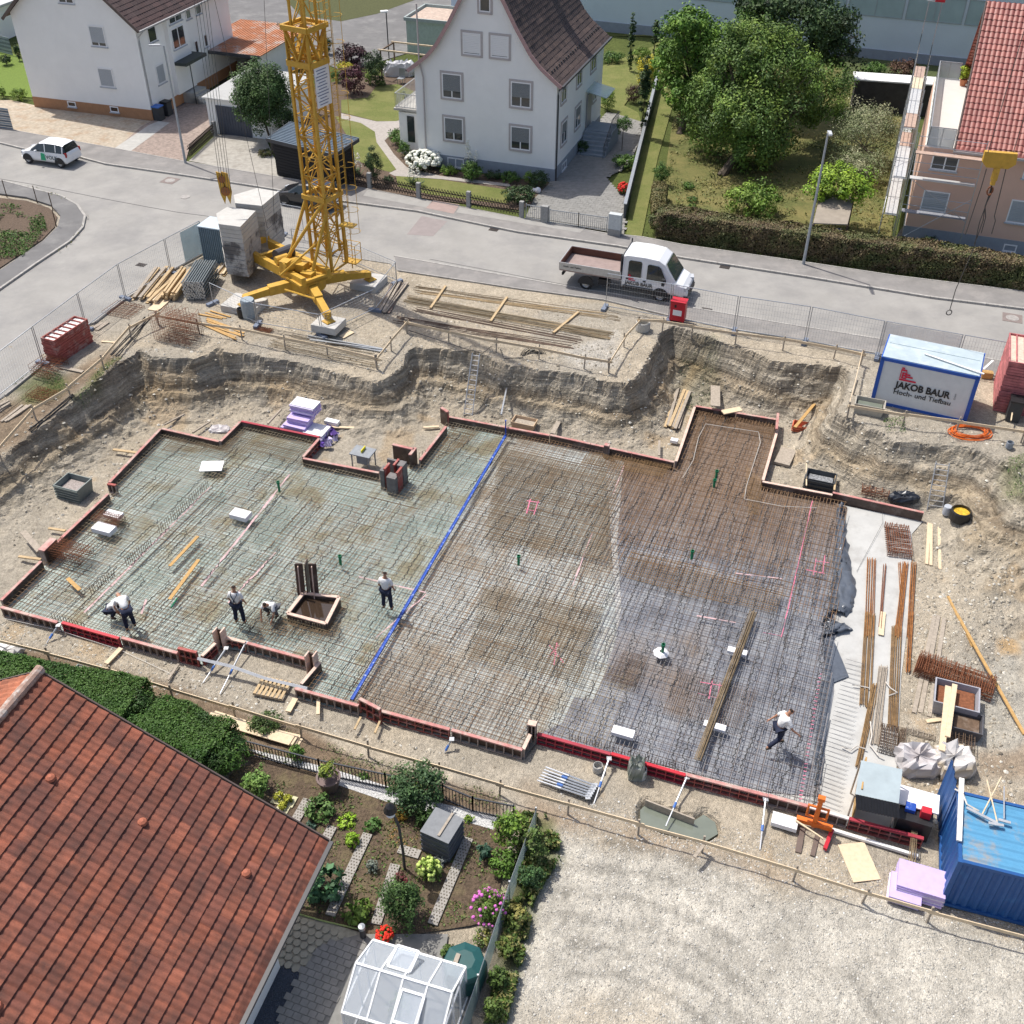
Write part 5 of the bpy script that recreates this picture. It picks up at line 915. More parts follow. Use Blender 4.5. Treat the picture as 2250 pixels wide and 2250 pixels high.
def yucca(k,x,y,lab,n=5,h=1.3,col=(.78,.77,.66)):
 p=at(k,x,y,0);p.z=float(nat(p.x,p.y));rt=root('flowering_yucca',p,lab,'yucca','white flowering yuccas');r_=random.Random(x);fl=MB();lf=MB()
 for i in range(n):
  q=p+Vector((r_.uniform(-.45,.45),r_.uniform(-.3,.3),0));lf.tube(q,q+Vector((r_.uniform(-.1,.1),0,h*.5)),.02,4)
  for j in range(26):u=r_.random();rr=.16*(1-u)+.04;a=r_.uniform(0,6.28);c=q+Vector((math.cos(a)*rr,math.sin(a)*rr,h*.4+u*h*.6));s=.05;fl.lathe(c,[(.001,-s),(s,0),(.001,s)],5)
  for j in range(12):a=r_.uniform(0,6.28);lf.beam(q+Vector((0,0,.05)),q+Vector((math.cos(a)*.4,math.sin(a)*.4,.35)),.05,.01)
 lf.build('leaves',mat('yucca_leaf',(.07,.11,.04),.6),rt);o=fl.build('blossoms',mat('cream_petal',col,.8,nz=None),rt);o['kind']='stuff'
yucca('B',90,990,'white flowering yucca beside the dark conifer at the carport',5,1.5);yucca('B',415,1050,'white flowering yucca at the lattice fence below the hydrangea',3,1.2);yucca('B',715,960,'tall white flowering yucca before the house front',3,2.0);yucca('B',765,970,'short white flowering yucca right of the tall one',2,1.4)
def hedge(lab,pts,wd,h,cols,leaf=.1,n_per=900,name='hedge',seed=1,rnd=.3,fn=None):
 r=np.random.default_rng(seed);P=[Vector(q)for q in pts];VV=[];CC=[];c0=sum(P,Vector())/len(P);rt=root(name,c0,lab,'hedge');cols=np.array(cols);mb=MB()
 for a,b in zip(P,P[1:]):
  L=(b-a).length;n=int(n_per*L*(h+wd));d=(b-a).normalized();s=Vector((-d.y,d.x,0));t=r.uniform(-.02,1.02,n);face=r.random(n);per=2*h+wd;q=face*per
  off=np.where(q<h,-wd/2,np.where(q<h+wd,q-h-wd/2,wd/2));zz=np.where(q<h,q,np.where(q<h+wd,h,per-q));lump=(fbm(t*L*1.1+seed,zz*1.5+off,seed)-.5)*2*rnd
  k=1+lump*.9-.15*r.random(n);edge=np.clip((zz/h-.75)*4,0,1)*(np.abs(off)/(wd/2));off=off*k*(1-.18*edge);zz=zz*(1+lump*.35)+r.normal(0,.03,n)
  pos=np.array(a)[None]+np.outer(t*L,np.array(d))+np.outer(off,np.array(s));pos[:,2]+=zz;o=np.outer(off,np.array(s))/wd;o[:,2]+=np.where(zz>h*.85,.8,0.1)
  nrm=o+r.normal(size=(n,3))*.45;nrm/=np.linalg.norm(nrm,axis=1)[:,None];tt=np.cross(nrm,r.normal(size=(n,3)));tt/=np.linalg.norm(tt,axis=1)[:,None];bb=np.cross(nrm,tt);sz=leaf*r.uniform(.6,1.4,n)[:,None]
  VV.append(np.stack([pos-tt*sz*.5,pos+bb*sz*.3,pos+tt*sz*.5,pos-bb*sz*.3],1).reshape(-1,3));pat=np.clip(fbm(pos[:,0]*.9,pos[:,1]*.9+pos[:,2]*1.4,seed+5)*1.6-.3+r.normal(0,.12,n),0,.999)*(len(cols)-1);i0=pat.astype(int);f=(pat-i0)[:,None]
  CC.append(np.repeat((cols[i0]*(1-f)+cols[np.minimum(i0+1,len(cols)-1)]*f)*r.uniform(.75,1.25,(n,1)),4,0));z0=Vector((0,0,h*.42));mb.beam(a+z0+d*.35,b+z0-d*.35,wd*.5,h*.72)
 for e in(P[0],P[-1]):
  V_,F_,C_=cloud([((e.x,e.y,e.z+h*.48),(wd*.5,wd*.5,h*.5))],leaf,list(cols),seed+9,1.3);VV.append(V_);CC.append(C_)
 V=np.concatenate(VV);npmesh('foliage',V,np.arange(len(V)).reshape(-1,4),M_LEAF,np.concatenate(CC),rt);mb.build('inner_core',mat('hedge_core',(.035,.035,.018),1,nz=(8,.4)),rt);return rt  # solid dark box fills the hedge behind its leaves
BE=[(.085,.10,.035),(.13,.135,.05),(.17,.13,.065),(.12,.085,.05),(.10,.12,.04)]
hedge('long clipped beech hedge, green turning brown, along the far pavement',[at('B',1800,1320,0),at('C',400,1405,0),at('C',1250,1520,0),at('C',2100,1650,0)],1.5,1.5,BE,.11,1000,seed=3)
hedge('short overgrown hedge running back between the two gardens',[at('B',1790,1290,0),at('B',1795,1130,0)],.9,1.1,OL,.1,900,seed=4)
YEW=[(.035,.085,.015),(.05,.115,.02),(.07,.14,.025),(.03,.07,.015)]
def yewhedge(k,x0,y0,x1,y1,lab,wd,h,seed):a=at(k,x0,y0,-2.4);b=at(k,x1,y1,-2.4);return hedge(lab,[a,b],wd,h,YEW,.075,2200,seed=seed,rnd=.22)
yewhedge('G',-250,520,790,740,'dense dark green clipped hedge behind the tiled roof ridge, the left long one',2.0,1.35,7);yewhedge('G',900,830,1270,985,'dense dark green clipped hedge beside the garden fence, the right short one',2.0,1.35,8)
# --- foreground kitchen garden
gf=lambda s:[g(*q)for q in s]
flat('garden_soil','G 1330 1010 1500 960 1932 1080 H 600 600 1000 700 1400 800 1540 720 1460 900 1380 1350 1250 1380 1000 1420 850 1450 680 1430 480 1380 250 1310 0 1290 -400 1000',.06,mat('kitchen_soil',(.105,.075,.05),.95,nz=(9,.45),bump=(9,1,.1),dirt=((.16,.13,.07),1.2,.5,.62,.7)))
flat('white_gravel_strip','G 1270 960 1400 900 1560 960 1932 1060 H 420 560 800 690 1100 760 1380 840 1400 760 1080 690 800 600 450 490 200 430 -50 370',.068,mat('white_gravel',(.52,.52,.51),.95,nz=(18,.45),bump=(16,1,.06)))
flat('cobble_terrace','H 250 1310 430 1360 620 1420 860 1470 850 1560 560 1560 0 1900 0 2100 -400 2000 -100 1400',.064,mat('crazy_paving',(.36,.34,.27),.9,nz=(7,.2)));flat('paved_yard','H 385 1500 620 1430 1120 1430 1100 1560 1240 1700 1260 2100 -200 2300 150 1880',.07,mat('paved_yard',(.22,.215,.20),.9,nz=(6,.15)))
flat('dark_gravel_strip','H 170 1600 280 1640 270 1720 80 2100 -300 2100 100 1700',.074,mat('dark_gravel',(.055,.065,.085),.9,nz=(25,.5),bump=(20,1,.05)))
def pavers(name,region,m,size,off,lab,jit=0.,gap=.012,z=-2.4,sk=0.):
 W_=[(p.x,p.y)for p in pp(region)];a=np.array(W_);mb=MB();th=math.radians(-20);c,s=math.cos(th),math.sin(th);ctr=a.mean(0);n=0
 for i in range(-60,60):
  for j in range(-60,60):
   u=(i+(.5 if j%2 else 0))*size[0];v=j*size[1];x=ctr[0]+u*c-v*s;y=ctr[1]+u*s+v*c
   if float(sdist(x,y,W_))>.02:
    if jit:
     k=7;an=[2*math.pi*q/k+random.uniform(-.25,.25)for q in range(k)];x+=random.uniform(-jit,jit);y+=random.uniform(-jit,jit);mb.prism([(x+math.cos(q)*size[0]*.47,y+math.sin(q)*size[1]*.5)for q in an],z+off,z+off+.02)
    else:mb.box((x,y,z+off+.01),(size[0]-gap,size[1]-gap,.02),th)
    n+=1
 if n:o=mb.build(name,m);meta(o,kind='structure')
pavers('paving','H 400 1490 620 1440 860 1470 700 1540 600 1560 420 1932 180 2000 150 1900 280 1640',mat('grey_paver',(.25,.24,.22),.9,nz=(3,.15)),(.24,.2),.08,'');pavers('paving','H 250 1315 430 1365 600 1420 620 1440 400 1490 280 1640 150 1590 60 1500',mat('beige_paver',(.38,.35,.27),.9,nz=(3,.15)),(.24,.22),.08,'',.02)
def grid_slab(x0,y0,x1,y1,lab,k='H'):
 a=at(k,x0,y0,-2.3);b=at(k,x1,y1,-2.3);n=max(2,int((b-a).length/.42));mb=MB();d=(b-a).normalized();sd=Vector((-d.y,d.x,0));m1=mat('path_slab',(.33,.31,.28),.9,nz=(6,.15));m2=mat('slab_hole',(.10,.085,.06),.9)
 rt=root('stepping_slabs',(a+b)/2,lab,'garden path','perforated slab paths between the beds')
 for i in range(n):q0,q1=a.lerp(b,i/n),a.lerp(b,(i+.97)/n);mb.beam(q0,q1,.30,.05)
 mb.build('slabs',m1,rt);mb=MB();nn=int((b-a).length/.1)
 for i in range(nn):
  for o in(-.09,0,.09):q=a+d*(i+.5)*.1+sd*(o+(.03 if i%2 else-.02))+Vector((0,0,.027));mb.box(q,(.04,.035,.008),math.atan2(d.y,d.x))
 o=mb.build('holes',m2,rt);o['kind']='stuff'
grid_slab(325,660,250,790,'upper perforated slab path beside the tiled house');grid_slab(465,815,425,890,'short perforated slab path at the roof corner');grid_slab(665,855,450,1320,'long perforated slab path left of the garden lamp');grid_slab(820,1030,710,1370,'perforated slab path right of the climbing rose');grid_slab(1235,880,1030,1370,'long perforated slab path below the grey composter');grid_slab(840,940,960,975,'short cross path of perforated slabs by the garden lamp')
SB=[(.045,.09,.022),(.06,.11,.028)]
for a in(('G',1455,1085,92,88,'low bright green spreading shrub by the corner of the tiled roof',[(.16,.26,.06),(.12,.22,.05)],.09),('G',1240,1010,55,50,'light green perennial at the end of the dark hedge',LG,.09),('H',400,705,92,72,'patch of low strawberry plants',[(.08,.15,.04),(.11,.19,.05)],.12),('H',345,810,35,30,'bluish cabbage plant near the roof corner',[(.10,.17,.12)],.12),('H',550,785,58,36,'bright green lettuces, the upper row',[(.24,.40,.03),(.3,.45,.05)],.1),('H',575,890,42,48,'bright green lettuces, the lower row',[(.24,.40,.03)],.1),('H',690,805,48,38,'green leafy vegetables right of the lettuces',[(.10,.2,.05)],.12),('H',430,1135,112,100,'big leaved courgette plant next to the roof edge',[(.06,.14,.06),(.08,.17,.08)],.26),('H',600,1290,85,70,'spiky green daylily clump',[(.10,.18,.03),(.14,.22,.04)],.2),('H',690,1040,38,38,'silvery lavender plant in the bare bed',[(.17,.2,.16)],.07),('H',855,1255,118,165,'dark climbing rose bush in the middle of the garden',SB,.08),('H',850,1110,38,36,'red leaved shrub on top of the climbing rose',[(.20,.04,.05),(.1,.05,.04)],.07),('H',935,590,160,140,'large dark green rose bush with a few white flowers',[(.05,.10,.035),(.065,.12,.04),(.04,.08,.03)],.1),('H',1000,775,72,62,'dark shrub between the large rose bush and the grey composter',SB,.09),('H',865,740,52,35,'orange yellow groundcover by the large rose bush',[(.35,.20,.03),(.2,.17,.03)],.07),('H',1070,1010,42,35,'silver grey perennial beside the lime hydrangea',[(.2,.22,.2)],.07),('H',1325,960,48,48,'dark blue green cabbage in the right bed',[(.05,.11,.07)],.14),('H',1470,830,85,125,'bright green shrub at the upper end of the sloping mesh fence',LG,.11),('H',1450,1020,90,75,'green shrub in the middle of the mesh fence',[(.10,.19,.03)],.1),('H',1620,930,75,120,'wild green growth outside the mesh fence, upper part',[(.08,.13,.03),(.12,.15,.05)],.1),('H',1590,1110,70,80,'dark green weeds outside the mesh fence',[(.06,.12,.04)],.1),('H',1510,1330,60,80,'straw yellow and green grass clump outside the fence',[(.22,.2,.06),(.12,.16,.04)],.1),('H',1450,1510,60,80,'weeds outside the lower half of the mesh fence',[(.10,.15,.03),(.17,.17,.05)],.1),('H',1400,1680,55,80,'weeds by the end of the mesh fence near the greenhouse',[(.08,.13,.03)],.1),('H',1370,1850,50,80,'weeds at the bottom end of the mesh fence',[(.09,.14,.03)],.1),('H',1320,1450,55,50,'mixed weeds above the green water butt',[(.10,.15,.04),(.2,.2,.05)],.08),('H',1110,1520,40,40,'weeds left of the green water butt',[(.08,.13,.03)],.08),('H',1240,770,30,25,'little green plant in the white gravel',LG,.07),('H',640,535,35,25,'weed at the foot of the dark bar fence',GR,.07),('G',1680,920,45,50,'weed growing through the dark bar fence',GR,.08),('G',1500,745,95,30,'low weeds above the stacked boards',[(.08,.13,.035)],.08)):
 bush(*a[:6],cols=a[6],leaf=a[7],name='garden_plant',cat='plant',dens=1.3)
bush('H',1010,1060,66,72,'lime green hydrangea in the garden',cols=LG,name='hydrangea',bloom=((.50,.62,.16),34,.07));bush('H',1350,1280,105,120,'pink flowering phlox at the sloping mesh fence',cols=[(.10,.18,.03),(.14,.2,.04)],name='phlox',cat='flowers',bloom=((.62,.16,.50),46,.05));bush('H',760,1425,48,42,'red geranium at the edge of the yard',cols=GR,name='geranium',cat='flowers',bloom=((.70,.04,.02),60,.045));bush('H',950,545,130,60,'sprays of small white roses',cols=GR,leaf=.08,name='rose_spray',cat='flowers',bloom=((.7,.68,.55),14,.035),dens=.3,stem=False)
for x,y,lb in((165,660,'round yellow green box ball in a square tray, the left one'),(222,672,'round yellow green box ball in a square tray, the right one'),(188,712,'round yellow green box ball in a square tray, the lowest one')):
 p=g('H',x,y+8);rt=root('box_ball',p,lb,'box ball','box balls in square trays');mb=MB();mb.box((p.x,p.y,p.z+.09),(.42,.42,.04),-.3);mb.build('tray',mat('cream_tray',(.55,.52,.33),.7),rt);V,F_,C_=cloud([((p.x,p.y,p.z+.22),(.15,.15,.15))],.05,[(.35,.36,.04)],x,2);npmesh('foliage',V,F_,M_LEAF,C_,rt)
p=g('H',452,600);rt=root('potted_shrub',p,'yellow green shrub in a round brown pot beside the dark bar fence','potted plant');mb=MB();mb.lathe(p+Vector((0,0,.04)),[(.001,0),(.27,0),(.36,.5),(.40,.52),(.40,.58),(.33,.58),(.30,.5),(.001,.5)],18);mb.build('pot',mat('brown_pot',(.16,.11,.10),.6),rt);V,F_,C_=cloud([((p.x,p.y,p.z+.9),(.28,.28,.32))],.09,[(.22,.28,.04),(.15,.2,.04)],5,1.5);npmesh('foliage',V,F_,M_LEAF,C_,rt)
rt,p=POTP;V,F_,C_=cloud([((p.x,p.y,p.z+.85),(.32,.32,.5))],.14,[(.28,.36,.03)],6,1.5);npmesh('foliage',V,F_,M_LEAF,C_,rt)
pavers('paving','B 1190 1045 1370 805 1450 705 1500 640 1560 650 1700 705 1680 800 1610 950 1500 1010 1560 1090 1610 1110 1600 1320 1050 1235 1130 1130',mat('cobble_block',(.24,.235,.22),.9,nz=(3,.2)),(.42,.3),.068,'',z=0)
def cover(name,region,n,leaf,cols,lab,h=.12,kind='stuff',seed=1):
 r=np.random.default_rng(seed);P=[(p.x,p.y)for p in pp(region)];a=np.array(P);x=rng.uniform(a[:,0].min(),a[:,0].max(),n);y=rng.uniform(a[:,1].min(),a[:,1].max(),n);msk=(sdist(x,y,P)>0)&(fbm(x*.9,y*.9,seed)>.44);x=x[msk];y=y[msk];n=len(x);z=G(x,y)if a[:,1].mean()<50 else nat(x,y)+.04
 nb=r.normal(size=(n,3))*.5+np.array([0,0,.5]);nb/=np.linalg.norm(nb,axis=1)[:,None];t=np.cross(nb,r.normal(size=(n,3)));t/=np.linalg.norm(t,axis=1)[:,None];b=np.cross(nb,t);s=leaf*r.uniform(.5,1.4,n)[:,None];pos=np.stack([x,y,z+.05+h*r.random(n)],1)
 V=np.stack([pos-t*s*.5,pos+b*s*.25,pos+t*s*.5,pos-b*s*.25],1).reshape(-1,3);C_=np.repeat(np.array(cols)[r.integers(0,len(cols),n)]*r.uniform(.7,1.3,(n,1)),4,0);o=npmesh(name,V,np.arange(len(V)).reshape(-1,4),M_LEAF,C_);return meta(o,lab,'weeds',kind=kind)
cover('weeds','H 130 560 600 640 1000 720 1380 850 1330 1340 1000 1400 680 1400 480 1360 300 1280',9000,.09,[(.07,.13,.03),(.11,.16,.04),(.17,.15,.06)],'small weeds and seedlings between the garden beds',.06,seed=21);cover('dead_leaves','H 830 700 1010 760 1020 960 760 920',900,.08,[(.35,.22,.07),(.25,.15,.06)],'yellow brown leaves fallen under the rose bush',.02,seed=22)
cover('vegetable_growth','A -100 1180 60 1170 240 1210 270 1300 200 1390 120 1480 0 1530 -100 1500',14000,.11,GR,'low vegetable rows in the allotment corner',.2);cover('weeds','D 70 500 200 420 340 440 380 520 300 590 150 620',2200,.06,GR,'grass and weeds on the bank left of the pit',.08,seed=2);cover('weeds','D 430 570 620 380 700 350 560 480 440 600',1800,.07,GR,'weeds along the edge of the pit',.1,seed=3)
cover('weeds','H 0 180 600 400 1400 620 1500 760 1000 620 0 420',9000,.07,[(.08,.13,.03),(.13,.15,.05)],'sparse weeds on the brown strip below the formwork',.05,seed=6);cover('weeds','F 0 230 180 220 230 330 100 420 0 400',900,.07,DG,'weeds on the cut bank below the guard rail',.12,seed=7);cover('weeds','F 1130 700 1250 690 1260 780 1150 780',350,.07,GR,'weeds in front of the site container',.1,seed=8);cover('weeds','F 1830 930 1930 900 1932 1130 1850 1110',700,.07,GR,'weeds by the right hand guard board',.08,seed=9)
cover('weeds','H 1540 760 1740 760 1750 1000 1600 1250 1560 1500 1450 1932 1330 1932 1400 1600 1500 1100',30000,.16,[(.10,.15,.03),(.2,.19,.07),(.07,.12,.03)],'tall grass and weeds outside the mesh fence',.3,seed=10);cover('meadow_grass','B 1700 1330 C -100 1340 -60 700 200 400 1100 380 1250 800 1180 1340',26000,.16,[(.12,.15,.035),(.2,.19,.07)],'short meadow grass under the trees',.1,seed=12);cover('grass_tufts','A 30 1040 230 1090 440 1170 484 1232 400 1380 200 1510 0 1650 -20 1660 190 1525 410 1395 505 1235 450 1155 230 1075 30 1025',1500,.15,[(.2,.19,.07),(.1,.14,.03)],'dry grass along the kerb of the allotment corner',.08,seed=13)
# ======== CRANE AND SITE EQUIPMENT
M_YEL=mat('crane_yellow',(.56,.33,.045),.5,nz=(4,.12),dirt=((.30,.15,.03),3,.56,.7,.6));M_CABLE=mat('steel_cable',(.09,.085,.08),.6,.4);M_BALL=mat('ballast_concrete',(.50,.49,.46),.9,nz=(3,.1),bump=(30,.2,.01));M_BALLD=mat('blotched_ballast_concrete',(.43,.42,.40),.9,nz=(3,.15),dirt=((.08,.075,.075),.8,.5,.6,.85));Z=Vector((0,0,1))  # M_BALLD: slightly darker concrete with near-black noise blotches
MC=Vector((-9.62,51.9,0));ME1=Vector((.5,.866,0));ME2=Vector((-.866,.5,0));C0=Vector((-10.65,50.6,0))
rt=root('tower_crane',C0,'tall yellow lattice tower crane standing on spread outriggers beside the street','crane')
feet=[Vector((-13.7,49.15,0)),Vector((-9.17,47.45,0)),Vector((-7.6,52.05,0)),Vector((-12.1,53.9,0))]
for f in feet:
 d=(f-C0).normalized();s_=Vector((-d.y,d.x,0));mb=MB();a=C0+d*.4;L=(f-a).length
 for(t0,t1,z0,z1,h0,h1,ww)in((0,.55,.98,.9,.52,.46,.42),(.5,1.0,.88,.72,.38,.3,.34)):
  p,q=a+d*L*t0,a+d*L*t1;vs=[]
  for(r_,z,h)in((p,z0,h0),(q,z1,h1)):vs+=[r_+s_*ww/2+Z*(z-h/2),r_-s_*ww/2+Z*(z-h/2),r_-s_*ww/2+Z*(z+h/2),r_+s_*ww/2+Z*(z+h/2)]
  mb.add(vs,[(0,1,2,3),(7,6,5,4),(0,4,5,1),(1,5,6,2),(2,6,7,3),(3,7,4,0)])
 o=mb.build('outrigger',M_YEL,rt);mb=MB();mb.tube(f+Z*.42,f+Z*.8,.09,8);mb.lathe(f+Z*.38,[(.36,0),(.34,.04),(.1,.16),(.001,.16)],4);mb.build('foot_plate',M_YEL,o)
mb=MB();mb.lathe(C0,[(.001,.7),(.95,.7),(.95,1.2),(.85,1.3),(.001,1.3)],20);mb.build('turntable',M_YEL,rt)
RD_=Vector((-.66,.75,0)).normalized();RS=Vector((-RD_.y,RD_.x,0));mb=MB()
for o in(-.75,.75):mb.beam(C0-RD_*1.0+RS*o+Z*1.5,C0+RD_*5.2+RS*o+Z*1.1,.26,.5)
for t in(-.9,.6,1.9,3.2,5.0):mb.beam(C0+RD_*t-RS*.8+Z*1.4,C0+RD_*t+RS*.8+Z*1.4,.2,.3)
mb.box(C0+Z*1.36,(2.0,2.0,.1),math.atan2(RD_.y,RD_.x));mb.build('slewing_frame',M_YEL,rt)
mb=MB();q=C0+Vector((-.75,.1,1.85));mb.tube(q-RS*.5,q+RS*.5,.3,14);mb.tube(q+RD_*.9-RS*.35,q+RD_*.9+RS*.35,.2,12);mb.build('winch',M_YEL,rt);mb=MB();q=C0+RD_*2.1+Z*1.75;mb.tube(q-RS*.55+RD_*.1,q+RS*.45,.34,14);mb.build('rope_drum',mat('dark_rope_drum',(.05,.05,.06),.5),rt)
mb=MB();mb.box(at('K',980,1000,1.3),(.62,.5,.8),-.4);o=mb.build('control_box',M_YEL,rt);q=at('K',975,1000,1.35);mb=MB();mb.box(q+Vector((.05,-.32,0)),(.3,.02,.28),-.4);mb.build('notice',mat('notice_white',(.7,.7,.72),.6),o)
mb=MB();mb.box(at('K',770,900,1.7),(.5,.5,.9),-.4);mb.box(at('K',920,880,1.75),(.5,.6,.4),-.4);mb.build('gear_housing',M_YEL,rt)
def lattice(ctr,a,z0,z1,bay,rc,rd,nm,base=rt):
 cs=[ctr+(ME1*i+ME2*j)*a/2 for i,j in((-1,-1),(1,-1),(1,1),(-1,1))]
 for c in cs:mb=MB();mb.beam(c+Z*z0,c+Z*z1,rc,rc,up=ME1);mb.build('chord',M_YEL,base)
 n=max(1,round((z1-z0)/bay));h=(z1-z0)/n;mb=MB()
 for f in range(4):
  p,q=cs[f],cs[(f+1)%4]
  for i in range(n):
   za,zb=z0+i*h,z0+(i+1)*h
   if(i+f)%2:p2,q2=q,p
   else:p2,q2=p,q
   mb.tube(p2+Z*za,q2+Z*zb,rd,5);mb.tube(p+Z*zb,q+Z*zb,rd*.85,5)
 mb.build('lattice_bracing',M_YEL,base);return cs
lattice(MC,1.22,1.3,13.0,1.0,.13,.036,'a');lattice(MC,.82,2.0,24.0,1.25,.10,.032,'b')
mb=MB()
for z,a,h in((5.1,1.42,.22),(11.5,1.36,.26),(13.05,1.5,.22)):
 cs=[MC+(ME1*i+ME2*j)*a/2 for i,j in((-1,-1),(1,-1),(1,1),(-1,1))]
 for f in range(4):mb.beam(cs[f]+Z*z,cs[(f+1)%4]+Z*z,.12,h)
mb.build('collars',M_YEL,rt)['kind']='stuff';mb=MB()
cs=[MC+(ME1*i+ME2*j)*.64 for i,j in((-1,-1),(1,-1),(1,1),(-1,1))]
for f in range(4):p,q=cs[f],cs[(f+1)%4];mb.beam(p+Z*12.95,p.lerp(q,.5)+Z*11.6,.2,.06);mb.beam(q+Z*12.95,p.lerp(q,.5)+Z*11.6,.2,.06);mb.beam(p+Z*12.95,p+Z*11.5,.2,.05)
mb.build('collar_plates',M_YEL,rt)
F_=MC+(-ME1-ME2)*.61;Rr=MC+(ME1-ME2)*.61;Lf=MC+(ME2-ME1)*.61
for a_,b_ in((at('K',745,850,1.7),F_+Z*5.1),(at('K',1015,935,1.6),F_+Z*4.4),(at('K',800,790,1.9),Lf+Z*4.9)):mb=MB();mb.tube(a_,b_,.085,8);mb.build('strut',M_YEL,rt)
mb=MB();mb.tube(C0+Vector((-1.2,-.6,1.6)),F_+Z*3.4,.05,6);mb.tube(C0+Vector((.9,-.3,1.2)),F_+Z*2.6,.05,6);mb.tube(C0+Vector((-1.0,-.9,.95)),feet[1].lerp(C0,.35)+Z*.95,.05,6);mb.tube(C0+Vector((.4,-.4,1.0)),Rr+Z*1.3,.06,6);mb.build('tie_rod',M_YEL,rt)
sg=F_.lerp(Rr,.55)-ME2*.05;mb=MB();mb.extr([sg-ME1*.52+Z*9.55,sg+ME1*.55+Z*9.55,sg+ME1*.55+Z*11.35,sg-ME1*.52+Z*11.35],-ME2*.04);sgn=mb.build('sign_board',mat('sign_white',(.80,.81,.84),.5,nz=None),rt)
mb=MB();
for i in range(12):w_=(.36,.3,.42,.4,.25)[i%5];zz=11.2-i*.14;q=sg-ME2*.045-ME1*.04;mb.extr([q-ME1*w_+Z*zz,q+ME1*w_+Z*zz,q+ME1*w_+Z*(zz+.035),q-ME1*w_+Z*(zz+.035)],-ME2*.006)
o=mb.build('sign_lines',mat('sign_ink',(.12,.14,.25),.6),sgn)
lad=Rr-ME2*.28+ME1*.0
mb=MB()
for o in(-.2,.2):mb.tube(lad+ME1*o+Z*1.5,lad+ME1*o+Z*24,.02,4)
for i in range(75):mb.tube(lad-ME1*.2+Z*(1.7+i*.3),lad+ME1*.2+Z*(1.7+i*.3),.013,4)
mb.build('ladder',M_YEL,rt);mb=MB()
for i in range(18):
 z=3.2+i*1.15;pts=[lad-ME2*(.38+.38*math.sin(t))+ME1*.36*math.cos(t)+Z*z for t in np.linspace(-.6,math.pi+.6,12)];mb.path(pts,.012,4)
for t in(.3,1.57,2.8):b0=lad-ME2*(.38+.38*math.sin(t))+ME1*.36*math.cos(t);mb.tube(b0+Z*3.2,b0+Z*22.7,.01,4)
mb.build('ladder_cage',M_YEL,rt)
def basket(q,w_,d,z,h,nm):
 mb=MB();mb.box(q+Z*z,(w_,d,.06),-.4);c=math.cos(-.4);s=math.sin(-.4);cs=[Vector((q.x+a*c-b*s,q.y+a*s+b*c,z))for a,b in((-w_/2,-d/2),(w_/2,-d/2),(w_/2,d/2),(-w_/2,d/2))]
 if h:
  for i in range(4):
   mb.tube(cs[i],cs[i]+Z*h,.02,4)
   for zz in(h*.5,h):mb.tube(cs[i]+Z*zz,cs[(i+1)%4]+Z*zz,.018,4)
 mb.build(nm,M_YEL,rt)
q=at('K',1390,830,1.3);basket(Vector((q.x,q.y,0)),.8,.6,1.3,1.0,'basket');q=at('K',1350,490,4.0);basket(Vector((q.x,q.y,0)),.8,.5,4.0,0,'step_platform');q=at('L',800,300,13.0);basket(Vector((q.x,q.y,0)),.5,.5,13.0,1.0,'rest_platform')
mb=MB();mb.tube(Rr+Vector((.3,0,1.4)),Rr+Vector((.3,0,1.0)),.03,4);mb.build('step',M_YEL,rt)
for f,sx,sy,lab in((at('K',370,1215,.36),1.9,1.5,'concrete pad under the west crane foot'),(at('K',1165,1400,.36),1.35,1.2,'concrete pad under the front crane foot'),(at('K',1545,1000,.36),1.5,1.5,'concrete pad under the east crane foot by the street'),(Vector((-12.1,53.9,.36)),1.5,1.5,'concrete pad under the rear crane foot below the ballast')):
 mb=MB();mb.box((f.x,f.y,.17),(sx,sy,.38),-.35);meta(mb.build('foundation_pad',M_BALL,bevel=.02),lab,'concrete pad','concrete pads under the crane feet')
for si,(P4,lab)in enumerate(((((-14.0,51.95),(-15.2,52.3),(-15.6,53.6),(-15.2,54.5),(-13.6,54.0)),'front'),(((-13.4,54.65),(-14.9,55.0),(-15.2,56.1),(-14.1,57.1),(-12.85,56.6)),'rear'))):
 n=12;pr=None
 for i in range(n):
  dx=random.uniform(-.015,.015);mb=MB();mb.prism([(x+dx,y+dx)for x,y in P4],.5+i*.237,.5+i*.237+.225)
  c=Vector((sum(p[0]for p in P4)/5,sum(p[1]for p in P4)/5,0))
  for o in(-.3,.3):mb.lathe((c.x+o,c.y-.1,.5+i*.237+.224),[(.001,.004),(.05,.004)],8)
  wd_='pale' if i>7 else 'dark blotched';nm_={0:'lowest',n-1:'topmost',n-2:'second from the top',1:'second from the bottom'}.get(i)
  o=mb.build('ballast_block',M_BALL if i>7 else M_BALLD,bevel=.015);meta(o,(f'{wd_} concrete ballast block, {nm_} of the {lab} stack on the crane' if nm_ else f'{wd_} concrete ballast block in the {"upper" if i > 7 else "middle"} part of the {lab} crane stack'),'ballast block',f'concrete ballast blocks in the {lab} stack')
def cable(a,b,r,lab,name='cable',cat='cable',grp=None):mb=MB();mb.tube(a,b,r,5);return meta(mb.build(name,M_CABLE),lab,cat,grp)
pb=at('K',210,250,3.6);rt=root('pulley_block',pb,'yellow pulley block hanging on ropes over the ballast stacks','pulley block');mb=MB()
for o in(-.14,.14):mb.extr([pb+Vector((o-.22,0,1.5)),pb+Vector((o+.1,0,1.4)),pb+Vector((o+.18,0,.4)),pb+Vector((o,0,-.25)),pb+Vector((o-.16,0,.3))],(0,.06,0))
